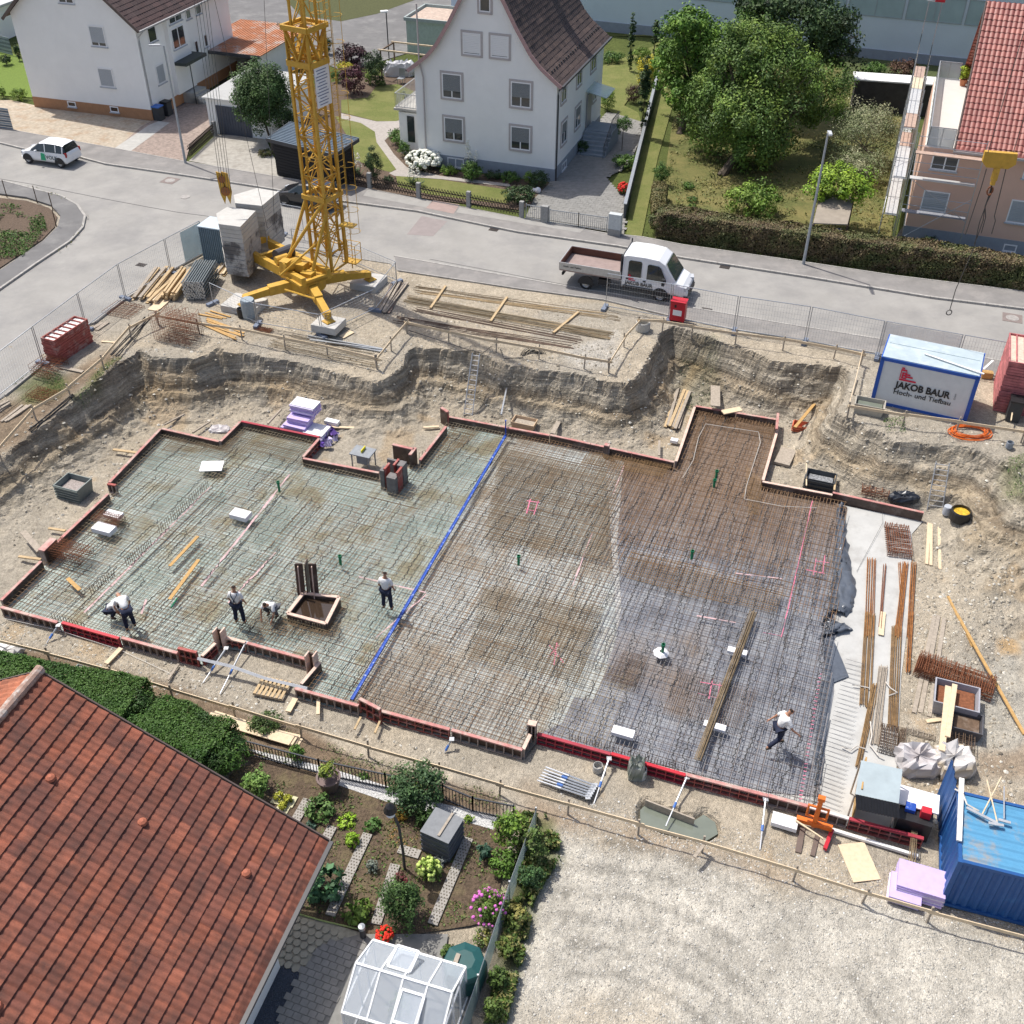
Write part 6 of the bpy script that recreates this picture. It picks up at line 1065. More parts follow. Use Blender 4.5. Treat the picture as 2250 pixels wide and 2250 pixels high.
mb.build('side_plate',M_YEL,rt);mb=MB();mb.tube(pb+Vector((0,-.06,.45)),pb+Vector((0,.12,.45)),.24,16);mb.tube(pb+Vector((-.1,-.06,1.1)),pb+Vector((-.1,.12,1.1)),.18,16);mb.build('sheave',mat('rusty_sheave',(.30,.12,.04),.8),rt)
for i,(x0,x1)in enumerate(((145,1098),(165,1118),(190,1138),(215,1158),(235,1175))):
 a=at('K',x0+15,190,4.6);t=at('A',x1,0,13);cable(a,a+(t-a)*1.9,.012,'steel rope running up from the pulley block over the ballast, one of a bunch alike',grp='ropes of the pulley block')
for(k,x,y,x2,lab)in(('K',590,520,1215,'thin hoist rope passing before the rear ballast stack, left of two'),('K',657,470,1495,'thin hoist rope passing before the rear ballast stack, right of two')):a=at(k,x,y,2.6);t=at('A',x2,0,13);cable(a,a+(t-a)*1.8,.012,lab)
hk=at('C',1788,925,10.5);rt=root('hook_block',hk,'yellow crane hook block hanging in front of the salmon house','hook block');mb=MB();R_=Matrix.Rotation(-.2,3,'Z')
pts=[(-.62,.0),(-.62,.42),(.62,.42),(.66,.0),(.42,-.2),(-.42,-.2)];mb.extr([hk+R_@Vector((x,0,z))for x,z in pts],R_@Vector((0,.22,0)));mb.box(hk+Vector((.02,.05,-.45)),(.2,.2,.5));mb.box(hk+Vector((.02,.05,-.75)),(.15,.15,.3));mb.build('body',M_YEL,rt)
mb=MB();hp=hk+Vector((0,.05,-1.15));mb.path([hp+Vector((.11*math.cos(t),0,.17*math.sin(t)))for t in np.linspace(1.57,7.2,14)],.035,6);mb.build('hook',M_BRUST,rt)
rtc=root('lifting_chains',hp,'chain slings hanging from the crane hook down past the house wall','lifting chains')
for pts in([(1750,1050),(1738,1100),(1715,1165),(1680,1260),(1650,1400),(1545,1640),(1512,1755)],[(1750,1050),(1745,1100),(1712,1165),(1700,1250),(1668,1340),(1650,1380)],[(1750,1050),(1725,1130),(1712,1165),(1715,1230),(1690,1320)],[(1720,955),(1690,1060),(1640,1210),(1600,1330)],[(1830,955),(1795,1100),(1765,1222),(1770,1250),(1748,1325)]):
 Z0=hp.z;P=[];h=hk.y
 for x,y in pts:
  r_=ray(px('C',x,y));t=(hk.y+.1)/r_.y;P.append(Vector((0,0,CAM_H))+r_*t)
 mb=MB();mb.path(P,.02,4);mb.build('chain',M_CABLE,rtc)
 if pts[-1][1]>1700:e=P[-1];mb=MB();mb.path([e+Vector((.12*math.cos(t),0,-.12+.12*math.sin(t)))for t in np.linspace(0,6.28,12)],.025,5);mb.build('end_ring',M_CABLE,rtc)
for x,lab in((-.5,'left of the two pairs of ropes holding the hook block'),(.5,'right of the two pairs of ropes holding the hook block')):a=hk+Vector((x,.1,.4));cable(a,a+Vector((.3,.3,14)),.016,'steel hoist rope, '+lab)
# --- construction fences
M_WIRE=mat('fence_wire',(.40,.42,.44),.5,.5)
def fence(a,b,lab,h=2.0,grp='mesh fence panels round the site',sp=.13,foot=True,wires=True,m=M_GALV):
 rt=root('fence_section',(a+b)/2,lab,'fence',grp);d=(b-a).normalized();mb=MB();a2=a+d*.05;b2=b-d*.05
 for p in(a2,b2):mb.tube(p+Z*.05,p+Z*h,.021,6)
 for z in(.18,h-.02):mb.tube(a2+Z*z,b2+Z*z,.021,6)
 mb.build('tube_frame',m,rt)
 if wires:
  mb=MB();n=int((b2-a2).length/sp)
  for i in range(1,n):q=a2.lerp(b2,i/n);mb.beam(q+Z*.2,q+Z*(h-.04),.0055,.0055)
  for i in range(1,7):z=.18+(h-.2)*i/7;mb.beam(a2+Z*z,b2+Z*z,.0055,.0055)
  mb.build('wire_mesh',M_WIRE,rt)
 if foot:mb=MB();s=Vector((-d.y,d.x,0));mb.beam(a-s*.35+Z*.07,a+s*.35+Z*.07,.22,.14);mb.build('foot_block',mat('grey_blue_foot',(.17,.2,.26),.8),rt)
 return rt
W_=[gnat('A',x,y)for x,y in((1165,1440),(970,1548),(712,1695),(492,1865),(245,2060),(-45,2290),(-330,2530))]
labs=['mesh fence panel with a pale blue sheet beside the grey locker','mesh fence panel left of the pale blue sheet behind the timber pile','mesh fence panel along the side street, left of the timber pile','mesh fence panel behind the upright red formwork pile','mesh fence panel at the left frame edge above the bundle of rusty mats','last mesh fence panel running out at the left edge']
for i,l in enumerate(labs):fence(W_[i+1],W_[i],l)
a,b=W_[1].lerp(W_[0],.42),W_[0];mb=MB();mb.extr([a+Z*.2,b+Z*.2,b+Z*1.9,a+Z*1.9],(.01,.01,0));meta(mb.build('banner',mat('pale_blue_sheet',(.35,.52,.58),.7,alpha=.55,nz=(2,.1))),'pale translucent blue sheet tied to the mesh fence beside the grey locker','banner')
R_=[gnat('B',1490,1748),gnat('B',1855,1812),gnat('F',290,208),gnat('F',690,268),gnat('F',1098,352),gnat('F',1530,432),gnat('F',1932,505)]
labs=['mesh fence panel in front of the double cab truck','mesh fence panel starting behind the red cabinet','mesh fence panel along the street right of the red cabinet','mesh fence panel halfway between red cabinet and site container','mesh fence panel with a grey tarpaulin behind the site container','mesh fence panel between the site container and the tall red pile']
for i,l in enumerate(labs):fence(R_[i],R_[i+1],l)
mb=MB();a,b=R_[4],R_[5];n=14;pts=[a.lerp(b,i/n)+Vector((.03*math.sin(i*2.1),.06+.04*math.cos(i*1.7),0))for i in range(n+1)]
mb.add([p+Z*1.9 for p in pts]+[p+Z*(.6+.15*math.sin(i))for i,p in enumerate(pts)],[(i,i+1,n+2+i,n+1+i)for i in range(n)]);mb.build;meta(mb.build('tarpaulin',mat('grey_tarp',(.60,.60,.62),.5,alpha=.5,nz=(2,.1))),'grey tarpaulin draped on the fence behind the site container','tarpaulin')
fence(gnat('K',740,600),gnat('K',950,640),'mesh fence panel behind the rear ballast stack at the kerb')
CR_=[g('K',x,y)for x,y in((75,1240),(500,1440),(1105,1545),(1610,1305),(1815,1040),(1195,770),(830,720))]
for i,l in enumerate(['low barrier panel left of the grey water barrels','low barrier panel between the barrels and the front foundation pad','low barrier panel right of the front crane foot','low barrier panel beside the bundle of brown rails','long low barrier panel along the kerb right of the crane','low barrier panel behind the crane basket']):fence(CR_[i],CR_[i+1],l,1.25,'low barrier panels round the crane',.3)
def rail(pts,lab,h=.62,m=M_WOODP,st=M_WOODG,bh=.13,name='guard_rail',sh=.82):
 P=[g(*p)for p in pts];rt=root(name,sum(P,Vector())/len(P),lab,'guard rail','guard rails of boards on stakes')
 for i,p in enumerate(P):
  mb=MB();t=Vector((random.uniform(-.05,.05),random.uniform(-.05,.05),0));mb.beam(p-Z*.1,p+Z*sh+t,.045,.06);mb.build('stake',st,rt)
 for a,b in zip(P,P[1:]):d=(b-a).normalized();s=Vector((d.y,-d.x,0))*.05;mb=MB();mb.beam(a+Z*(h+random.uniform(-.04,.04))+s-d*.1,b+Z*(h+random.uniform(-.04,.04))+s+d*.15,.028,bh);mb.build('board',m,rt)
 return rt
rail([('D',-250,1130),('D',10,935),('D',205,702),('D',405,582),('D',590,418),('D',742,242),('D',900,165)],'long board rail on stakes along the west edge of the pit',m=M_WOODP)
rail([('D',900,170),('D',1130,215),('D',1372,250),('D',1615,302),('D',1857,348),('K',1625,1850)],'board rail in front of the crane between the pit corners',m=M_WOODP);rail([('K',1625,1850),('K',1760,1680),('E',372,212)],'short board rail running back beside the pit step')
rail([('E',372,212),('E',608,262),('E',876,320),('E',1118,358),('E',1373,413),('E',1512,437)],'board rail above the aluminium ladder and the black hose');rail([('E',1512,437),('E',1600,292),('E',1680,200)],'short board rail beside the concrete ring, running to the street');
rail([('E',1680,200),('E',1815,205),('F',50,222),('F',297,272),('F',565,310),('F',853,358),('F',1005,392)],'long board rail between pit and street right of the concrete ring',m=M_WOODP);rail([('F',1005,392),('F',965,560),('F',930,692)],'board rail on the crest left of the site container');rail([('F',930,692),('F',1242,736),('F',1545,775),('F',1912,832)],'board rail in front of the site container');rail([('F',1925,845),('F',1950,1180)],'board rail at the right frame edge')
rail([('G',-350,270),('G',-60,318),('G',290,408),('G',648,508),('G',983,612),('G',1332,717),('G',1706,828),('H',670,422),('H',1068,537),('H',1410,637),('H',1797,748),('I',750,1590),('I',1165,1705),('I',1760,1890),('J',872,1885),('J',1300,2010),('J',1932,2180)],'very long board rail on stakes along the whole south side',m=M_WOODP)
# --- street lamps
def lamp(kb,xb,yb,kt,xt,yt,dr,lab):
 b=at(kb,xb,yb,.13);h=7.3;rt=root('street_lamp',b,lab,'street lamp','grey street lamps on the far pavement');mb=MB();mb.tube(b,b+Z*h,.085,10,.05);mb.build('pole',mat('lamp_pole',(.36,.39,.42),.5,.4),rt);mb=MB();d=Vector((*dr,0)).normalized();q=b+Z*h
 mb.tube(q,q+d*.25+Z*.05,.03,6);s=Vector((-d.y,d.x,0));mb.extr([q+d*.2+s*.1+Z*.02,q+d*.85+s*.07+Z*.05,q+d*.85-s*.07+Z*.05,q+d*.2-s*.1+Z*.02],Z*.09);mb.build('lamp_head',mat('lamp_head',(.55,.57,.58),.5,.2),rt);return rt,b
lamp('A',1050,922,'A',920,260,(-.9,-.3),'grey street lamp beside the patterned driveway of the left house');lamp('C',683,1495,'C',820,750,(-.1,-1),'grey street lamp in front of the beech hedge')
b=at('B',270,330,0);rt=root('garden_lamp',b,'slim black lamp post with square head on the parking area','lamp post');mb=MB();mb.tube(b,b+Z*3.6,.05,6);mb.build('pole',M_DGUT,rt);mb=MB();mb.box(b+Z*3.65+Vector((-.15,0,0)),(.6,.4,.1),.3);mb.build('lamp_head',M_FRAME,rt)
b=g('H',875,1060);rt=root('garden_lamp',b,'curved black and white garden lantern on a post beside the rose bush','garden lamp');mb=MB();mb.path([b,b+Z*1.0,b+Z*2.2+Vector((-.05,0,0)),b+Z*2.9+Vector((-.2,.0,0))],.045,7);mb.build('pole',M_DGUT,rt);mb=MB();mb.lathe(b+Z*2.95+Vector((-.25,0,0)),[(.001,.32),(.13,.2),(.2,0),(.16,-.02)],12);mb.build('lamp_shade',M_BLACK,rt);mb=MB();mb.lathe(b+Z*2.75+Vector((-.25,0,0)),[(.1,.2),(.13,.0),(.001,-.04)],12);mb.build('lantern_glass',M_FRAME,rt)
b=g('H',640,1445);rt=root('bollard_light',b,'short dark bollard light with a silver top on the yard','bollard light');mb=MB();mb.lathe(b,[(.09,0),(.09,.5),(.001,.5)],12);mb.build('post',M_DGUT,rt);mb=MB();mb.lathe(b+Z*.5,[(.1,0),(.1,.12),(.001,.15)],12);mb.build('cap',M_GALV,rt)
# --- lettering
def text(s,o,ux,uz,size,m,parent,name='lettering',bold=0.,wide=1.0,depth=.004):
 cu=bpy.data.curves.new('t','FONT');cu.body=s;cu.size=size;cu.offset=bold;cu.resolution_u=3;ob=bpy.data.objects.new('t',cu);COL.objects.link(ob);dg=bpy.context.evaluated_depsgraph_get();dg.update();me=bpy.data.meshes.new_from_object(ob.evaluated_get(dg));bpy.data.objects.remove(ob)
 ux=Vector(ux).normalized();uz=Vector(uz).normalized();nn=ux.cross(uz);off=WL[parent.name]
 for v in me.vertices:c=Vector(o)+ux*v.co.x*wide+uz*v.co.y+nn*depth;v.co=c-off
 me.materials.clear();me.materials.append(m);me.name=name;ob=bpy.data.objects.new(name,me);COL.objects.link(ob);ob.parent=parent;WL[ob.name]=off;return ob
M_INK=mat('black_lettering',(.02,.02,.022),.5,nz=None);M_LOGO=mat('red_logo',(.62,.02,.06),.5,nz=None)
def logo(o,ux,uz,s,parent):
 ux=Vector(ux).normalized();uz=Vector(uz).normalized();n=ux.cross(uz);mb=MB();q=lambda x,z:Vector(o)+ux*x*s+uz*z*s+n*.004
 for(x0,x1,z0,z1)in((.02,.2,.95,1.05),(.0,.36,.8,.92),(.0,.06,.25,.8),(.34,.4,.25,.8),(.36,.62,.52,.64),(.38,.8,.36,.48),(.0,1.05,.1,.22)):mb.extr([q(x0,z0),q(x1,z0),q(x1,z1),q(x0,z1)],n*.003)
 mb.build('logo',M_LOGO,parent);text('B',q(.08,.27),ux,uz,.62*s,M_LOGO,parent,'logo_letter',.02*s)
# --- containers
c=at('F',1060,602,0);e=at('F',1602,722,0);B=Bld(c,math.degrees(ang(c,e)));Wc=(e-c).length;Dc=2.2;Hc=2.36
rt=root('site_container',B.p(Wc/2,Dc/2),'white site office container with blue frame and company lettering','site container');M_CBLUE=mat('container_blue',(.025,.10,.42),.5,nz=(4,.1))
mb=MB();mb.prism([tuple(B.p(x,y).xy)for x,y in((.03,.03),(Wc-.03,.03),(Wc-.03,Dc-.03),(.03,Dc-.03))],.05,Hc-.05);mb.build('wall',mat('container_white',(.66,.68,.68),.6,nz=(3,.05)),rt)
mb=MB()
for x in(.08,Wc-.08):
 for y in(.08,Dc-.08):mb.box(B.p(x,y,Hc/2),(.17,.17,Hc),B.a)
for z in(.07,Hc-.09):
 for y in(.06,Dc-.06):mb.box(B.p(Wc/2,y,z),(Wc-.1,.13,.15),B.a)
 for x in(.06,Wc-.06):mb.box(B.p(x,Dc/2,z),(.13,Dc-.1,.15),B.a)
mb.build('frame',M_CBLUE,rt);mb=MB();mb.box(B.p(Wc/2,Dc/2,Hc+.0),(Wc-.1,Dc-.06,.05),B.a);mb.box(B.p(Wc/2,Dc*.62,Hc+.035),(Wc-.3,.03,.02),B.a);mb.build('roof',mat('pale_blue_roof',(.42,.50,.53),.45,nz=(2,.08),dirt=((.56,.62,.64),1.5,.5,.65,.7)),rt)
o=B.p(0,-.005);ux=B.u;text('JAKOB BAUR',B.p(.88,-.005,1.02),ux,Z,.46,M_INK,rt,'lettering',.016,.86);text('Hoch- und Tiefbau',B.p(.85,-.005,.70),ux,Z,.33,M_INK,rt,'lettering',.004,.98);text('GmbH',B.p(3.42,-.005,1.02),Z,-ux,.11,M_INK,rt);logo(B.p(.95,-.005,1.35),ux,Z,.68,rt)
mb=MB();mb.beam(B.p(1.7,.9,Hc+.08),B.p(Wc+.1,.15,Hc+.1),.09,.03);meta(mb.build('white_batten',mat('white_wood',(.75,.75,.73),.6)),'white batten lying across the roof of the site container','batten');mb=MB();mb.beam(B.p(Wc+.05,.9,Hc-.1),B.p(Wc+.35,1.5,Hc+.1),.09,.03);meta(mb.build('white_batten',mat('white_wood',())),'short white batten sticking out at the right end of the site container','batten')
tl,fl,fr_=at('J',1505,1612,-.2),at('J',1475,1143,-.2),at('J',1932,1718,-.2);u_=(fr_-tl).normalized();Ls=(fl-tl).length;v_=Vector((-u_.y,u_.x,0));zb,zt_=-2.38,-.2;base=Vector((tl.x,tl.y,0));q=lambda x,y,z:base+u_*x+v_*y+Z*z
rt=root('shipping_container',q(3,Ls/2,zb),'blue corrugated steel container with a rusty roof at the right frame edge','container');M_BL=mat('shaded_blue_paint',(.015,.085,.27),.5,nz=(2,.08),dirt=((.03,.16,.36),2,.55,.7,.5));M_BLR=mat('blue_roof_paint',(.09,.28,.46),.5,nz=(3,.08),dirt=((.30,.28,.25),1.1,.5,.64,.9));LX=6.0  # wall blue is darker than the roof: shade put into the paint colour
mb=MB()
def corr(mb,p0,p1,n,dpt,nrm):
 nseg=int((p1-p0).length/.28);
 for i in range(nseg):
  t=[(i+f)/nseg for f in(0,.3,.5,.8,1)];o=[0,0,dpt,dpt,0];P=[p0.lerp(p1,a)-nrm*b for a,b in zip(t,o)]
  for a,b in zip(P,P[1:]):mb.add([a,b,b+n,a+n],[(0,1,2,3)])
corr(mb,q(.05,.03,zb+.12),q(LX-.05,.03,zb+.12),Z*(zt_-zb-.24),.045,-v_);corr(mb,q(.03,Ls-.05,zb+.12),q(.03,.05,zb+.12),Z*(zt_-zb-.24),.045,-u_);corr(mb,q(LX-.03,.05,zb+.12),q(LX-.03,Ls-.05,zb+.12),Z*(zt_-zb-.24),.045,u_);corr(mb,q(LX-.05,Ls-.03,zb+.12),q(.05,Ls-.03,zb+.12),Z*(zt_-zb-.24),.045,v_);mb.build('wall',M_BL,rt)
mb=MB();corr(mb,q(.05,Ls-.05,zt_-.03),q(.05,.05,zt_-.03),u_*(LX-.1),.03,Z);mb.build('roof',M_BLR,rt);mb=MB();ra=math.atan2(u_.y,u_.x)
for x in(.06,LX-.06):
 for y in(.06,Ls-.06):mb.box(q(x,y,(zb+zt_)/2),(.14,.14,zt_-zb),ra)
for z in(zb+.06,zt_-.055):
 for y in(.05,Ls-.05):mb.box(q(LX/2,y,z),(LX-.26,.1,.12),ra)
 for x in(.05,LX-.05):mb.box(q(x,Ls/2,z),(.1,Ls-.26,.12),ra)
mb.build('frame',M_BL,rt);mb=MB();corr(mb,q(-.02,Ls+.05,zb+.1),q(-.15,Ls+1.15,zb+.1),Z*(zt_-zb-.1),.04,-u_);corr(mb,q(-.1,Ls+1.15,zb+.1),q(.03,Ls+.05,zb+.1),Z*(zt_-zb-.1),.04,u_);mb.build('door',M_BL,rt);text('CARU',q(-.03,.3,-1.15),v_,Z,.26,mat('white_marking',(.8,.8,.8),.5,nz=None),rt,'side_marking',.01)if False else None
def plank(k,x0,y0,x1,y1,z,w_,t,m,lab,name='plank',cat='plank',grp=None,r=None,z1=None,bend=0):
 zz=z if z is not None else None;a=at(k,x0,y0,z)if z is not None else g(k,x0,y0);b=at(k,x1,y1,z if z1 is None else z1)if z is not None else g(k,x1,y1)
 if z is None:a.z+=t/2+.02;b.z+=t/2+.02
 mb=MB()
 if r:mb.tube(a,b,r,8)
 else:mb.beam(a,b,w_,t)
 return meta(mb.build(name,m),lab,cat,grp)
plank('J',1525,1072,1508,1480,-.13,.14,.06,mat('white_wood',()),'white perforated profile along the left edge of the blue container roof','profile','profile');text
for(x0,y0,x1,y1,lab,bx)in((1785,1062,1660,1305,'wooden broom handle crossing another on the blue container roof',0),(1690,1080,1758,1360,'pale rake handle crossing the broom handle on the blue roof',0),(1802,1125,1802,1335,'short handled scraper at the right end of the blue roof',1)):
 a,b=at('J',x0,y0,-.1),at('J',x1,y1,-.1);rt=root('hand_tool',a.lerp(b,.5),lab,'tool','tools lying on the blue container roof');mb=MB();mb.tube(a,b,.022,6);mb.build('handle',M_WOODP if not bx else M_ALU,rt);mb=MB();e1_,e2_=(at('J',1555,1262,-.1),at('J',1760,1365,-.1))if x0==1785 else((at('J',1765,1340,-.1),at('J',1845,1362,-.1))if bx else(at('J',1700,1362,-.1),at('J',1800,1380,-.1)));mb.beam(e1_,e2_,.09,.04);mb.build('blade',M_ALU,rt)
string([('J',1480,1140,-.12),('J',1530,1165,-.1),('J',1560,1240,-.1),('J',1640,1285,-.1),('J',1600,1270,-.1)],'pale strap lying on the blue container roof',.03,mat('pale_strap',(.6,.56,.5),.8),grp=None)
c=gnat('A',1155,1478);B=Bld(c,-18);rt=root('locker_container',B.p(.7,.6),'small grey blue corrugated steel locker left of the ballast stacks','steel locker');mb=MB();mb.prism([tuple(B.p(x,y).xy)for x,y in((0,0),(1.35,0),(1.35,1.3),(0,1.3))],0,2.0);mb.build('body',mat('locker_grey',(.16,.23,.28),.5,nz=(3,.1)),rt);mb=MB()
for i in range(11):mb.box(B.p(.07+i*.12,-.02,1.0),(.05,.05,1.9),B.a)
mb.build('corrugation',mat('locker_grey',()),rt);mb=MB();mb.box(B.p(.675,.65,2.03),(1.42,1.38,.06),B.a);mb.build('lid',mat('locker_lid',(.50,.58,.64),.5),rt)
def barrel(p,r,h,m,lab,name='barrel',cat='barrel',open_=False,grp=None,water=None):
 rt=root(name,p,lab,cat,grp);mb=MB();prof=[(.001,0),(r*.9,0),(r,h*.1),(r*1.02,h*.5),(r,h*.9),(r*.92,h)]
 prof+=[(r*.85,h),(r*.85,h*.3),(.001,h*.3)]if open_ else[(.001,h)]
 mb.lathe(p,prof,18);mb.build('body',m,rt)
 if water:mb=MB();mb.lathe(p,[(r*.85,h*.75),(.001,h*.75)],16);mb.build('water',water,rt)
 return rt
barrel(g('K',425,1360),.36,1.0,mat('barrel_grey',(.28,.34,.38),.5),'grey blue water barrel standing beside the west crane foot');barrel(g('K',350,1360),.2,.5,M_BLACK,'small black bucket left of the grey water barrel',open_=True)
barrel(g('E',1705,195),.36,.5,M_CONC,'concrete ring standing open at the corner of the guard rails','concrete_ring','concrete ring',True);barrel(g('F',1562,1265),.42,.5,M_BLACK,'black tub with yellow straps at the foot of the right ladder','mortar_tub','tub',True,water=mat('yellow_strap',(.6,.38,.03),.7,nz=(9,.5)))
barrel(g('F',1490,1235),.17,.42,mat('canister_grey',(.42,.45,.50),.5),'small grey canister beside the right ladder','canister','canister');barrel(g('F',1845,860),.15,.3,mat('bucket_grey',(.25,.28,.32),.5),'small grey bucket by the right hand guard rail','bucket','bucket',True)
barrel(g('I',485,1170),.17,.3,M_CONC,'grey bucket outside the dark red formwork','bucket','bucket',True);barrel(g('I',770,1215),.16,.45,mat('bucket_pale',(.5,.52,.5),.5),'pale bucket beside the green sack at the red formwork','bucket','bucket',True)
# --- cars and truck
M_CARW=mat('car_white',(.80,.81,.82),.3,nz=None,coat=.6);M_CARB=mat('car_black',(.012,.012,.015),.25,nz=None,coat=.8);M_TYRE=mat('tyre',(.025,.025,.026),.9,nz=(9,.2));M_RIM=mat('wheel_rim',(.45,.46,.47),.35,.7,nz=None);M_CGLASS=mat('car_glass',(.02,.027,.028),.05,nz=None,spec=.9);M_TRIM=mat('black_trim',(.022,.022,.024),.6,nz=None)
def wheel(rt,B,x,y,r,wd=.2):
 o=B.p(x,y,r);s=B.v;R_=Matrix((B.u,Z,B.v)).transposed();mb=MB();mb.lathe(o,[(r*.6,-wd/2),(r*.93,-wd/2),(r,-wd*.35),(r,wd*.35),(r*.93,wd/2),(r*.6,wd/2)],22,R_);w_=mb.build('tyre',M_TYRE,rt,smooth=False)
 mb=MB();sg=-1 if y<1 else 1
 mb.lathe(o,[(.001,sg*wd*.38),(r*.25,sg*wd*.42),(r*.5,sg*wd*.3),(r*.62,sg*wd*.46)],14,R_)
 for i in range(7):a=i*.9;mb.beam(o+s*sg*wd*.42+B.u*math.cos(a)*r*.12+Z*math.sin(a)*r*.12,o+s*sg*wd*.42+B.u*math.cos(a)*r*.58+Z*math.sin(a)*r*.58,.045,.02,up=s)
 mb.build('rim',M_RIM,w_)
def loft(rt,B,st,W_,m,glass,name='body'):
 "st: x, sill z, belt z, top z, belt half width factor, top half width factor"
 mb=MB();n=12;rows=[]
 for(x,zs,zb,zt,fb,ft)in st:
  h=W_/2;P=[(h*.86,zs),(h*.98*fb,zs+(zb-zs)*.25),(h*fb,zs+(zb-zs)*.6),(h*.965*fb,zb),(h*ft,zt-.05*(zt>zb+.1)),(h*ft*.8,zt)]
  rows.append([B.p(x,W_/2-y,z)for y,z in P]+[B.p(x,W_/2+y,z)for y,z in P[::-1]])
 for i in range(len(rows)-1):
  for j in range(n):
   a,b=rows[i],rows[i+1];k=(j+1)%n;zb0=st[i][3]-st[i][2];zb1=st[i+1][3]-st[i+1][2]
   side=j in(3,7);top=j in(4,5,6);mid=min(zb0,zb1)>.12;slope=abs(st[i][3]-st[i+1][3])>.18
   gl=(side and(mid or max(zb0,zb1)>.2))or(top and slope and max(zb0,zb1)>.2 and not mid)or(top and j==5 and slope and max(zb0,zb1)>.2)
   mb.mi=1 if gl else 0;mb.add([a[j],a[k],b[k],b[j]],[(0,1,2,3)])
 mb.mi=0
 for r_ in(rows[0],rows[-1]):mb.add(r_,[tuple(range(n))])
 me=mb.build(name,[m,glass],rt,smooth=False)
 md=me.modifiers.new('b','BEVEL');md.width=.035;md.segments=2;md.limit_method='ANGLE';md.angle_limit=.45
 w_=me.modifiers.new('w','WELD');w_.merge_threshold=.001;me.modifiers.move(1,0);return me
def car(pf,pr,lab,m,mirror_side,L=3.55,W_=1.64,H_=1.48,est=False,name='parked_car'):
 "pf front wheel, pr rear wheel contact points on the side that faces the camera; nose points from pr to pf"
 a=math.degrees(ang(pr,pf));d=(pf-pr).normalized();lft=Vector((-d.y,d.x,0));away=lft.y>0
 o=pr if away else pr-lft*(W_-.12);B=Bld((o.x,o.y,.036),a);B.c=B.c-B.v*.06*(1 if away else 0);wb=(pf-pr).length;k=wb/2.42
 rt=root(name,B.p(wb/2,W_/2),lab,'car');st=[(-.58*k,.42,.78,.80,.82,.7),(-.5*k,.3,.92,.98,.95,.8),(-.36*k,.26,.95,H_-.06,.985,.72),(.15*k,.25,.94,H_,1,.76),(.95*k,.25,.92,H_,1,.76),(1.45*k,.25,.9,H_-.07,1,.74),(2.1*k,.25,.9,.97,.99,.82),(2.55*k,.28,.80,.84,.96,.8),(2.88*k,.34,.68,.72,.86,.7),(2.98*k,.40,.58,.60,.75,.6)]
 loft(rt,B,st,W_,m,M_CGLASS)
 mb=MB()
 for x in(.15*k+.02,.98*k,-.33*k):
  for y in(.09,W_-.09):mb.beam(B.p(x,y-(.035 if y<1 else-.035),.93),B.p(x+.02,y+(.1 if y<1 else-.1),H_-.08),.05,.06,up=B.u)
 mb.build('pillar',m,rt)
 for x in(0,wb):
  for y in(.1,W_-.1):wheel(rt,B,x,y,.30)
  mb=MB()
  for y,sg in((.012,-1),(W_-.012,1)):pts=[B.p(x+.37*math.cos(t),y,.31+.37*math.sin(t))for t in np.linspace(-.15,math.pi+.15,12)];mb.extr(pts,B.v*.02*sg)
  mb.build('wheel_arch',M_TRIM,rt)
 for y in(.28,W_-.28):mb=MB();mb.box(B.p(2.86*k,y,.66),(.2,.3,.13),B.a+(.35 if y>1 else-.35));mb.build('headlight',mat('lamp_glass',(.5,.52,.55),.1,nz=None),rt)
 for y in(.12,W_-.12):mb=MB();mb.box(B.p(-.5*k,y,.85),(.14,.12,.28),B.a);mb.build('tail_light',mat('tail_red',(.35,.01,.01),.2,nz=None),rt)
 for y in(-.08,W_+.08):mb=MB();mb.box(B.p(1.6*k,y,.95),(.12,.16,.12),B.a);mb.build('mirror',m,rt)
 mb=MB();mb.box(B.p(-.585*k,W_/2,.52),(.02,.5,.11),B.a);mb.build('number_plate',M_FRAME,rt);return rt,B,k
pf,pr=at('A',172,922,.036),at('A',352,948,.036)
rt,B,k=car(pf,pr,'small white hatchback with green decal parked at the far kerb',M_CARW,1)
side=B.v.y<0;yv=B.p(0,1.64)if side else B.c;ux=-B.u if B.u.x<0 else B.u
nn=Vector((ux.y,-ux.x,0));e=at('A',262,885,.75);o=B.p(1.25,1.655 if side else-.015,.5);text('VOLK',o+ux*.28,ux,Z,.34,mat('decal_ink',(.08,.11,.12),.5,nz=None),rt,'lettering',.008);mb=MB();mb.extr([o-ux*.15-Z*.12,o+ux*.22-Z*.12,o+ux*.22+Z*.3,o-ux*.05+Z*.36],nn*.008);mb.build('green_decal',mat('decal_green',(.02,.38,.18),.5,nz=None),rt)
pf,pr=at('K',760,305,.036),at('K',1225,385,.036);d=(pf-pr).normalized();pr=pf-d*2.55;car(pf,pr,'black car parked behind the crane mast at the far kerb',M_CARB,1)
pr,pf=at('B',1385,1635,.036),at('B',1795,1705,.036);d=(pf-pr).normalized();wb=4.0;B=Bld((pr.x,pr.y,.036),math.degrees(ang(pr,pf)));W_=2.05;sc_=(pf-pr).length/4.0
rt=root('flatbed_truck',B.p(2,1),'white double cab flatbed truck with company lettering parked on the street','truck');y0=-.12
B.c=B.c+B.v*y0
st=[(1.92,.48,1.15,2.22,.99,.86),(2.1,.45,1.16,2.3,1,.87),(3.0,.45,1.15,2.32,1,.87),(3.75,.45,1.12,2.26,1,.85),(4.1,.45,1.1,2.05,1,.83),(4.75,.45,1.08,1.18,.98,.86),(5.1,.42,.98,1.04,.93,.8),(5.32,.42,.82,.86,.84,.7),(5.38,.45,.66,.68,.78,.66)]
loft(rt,B,st,W_,M_CARW,M_CARW,'cab')
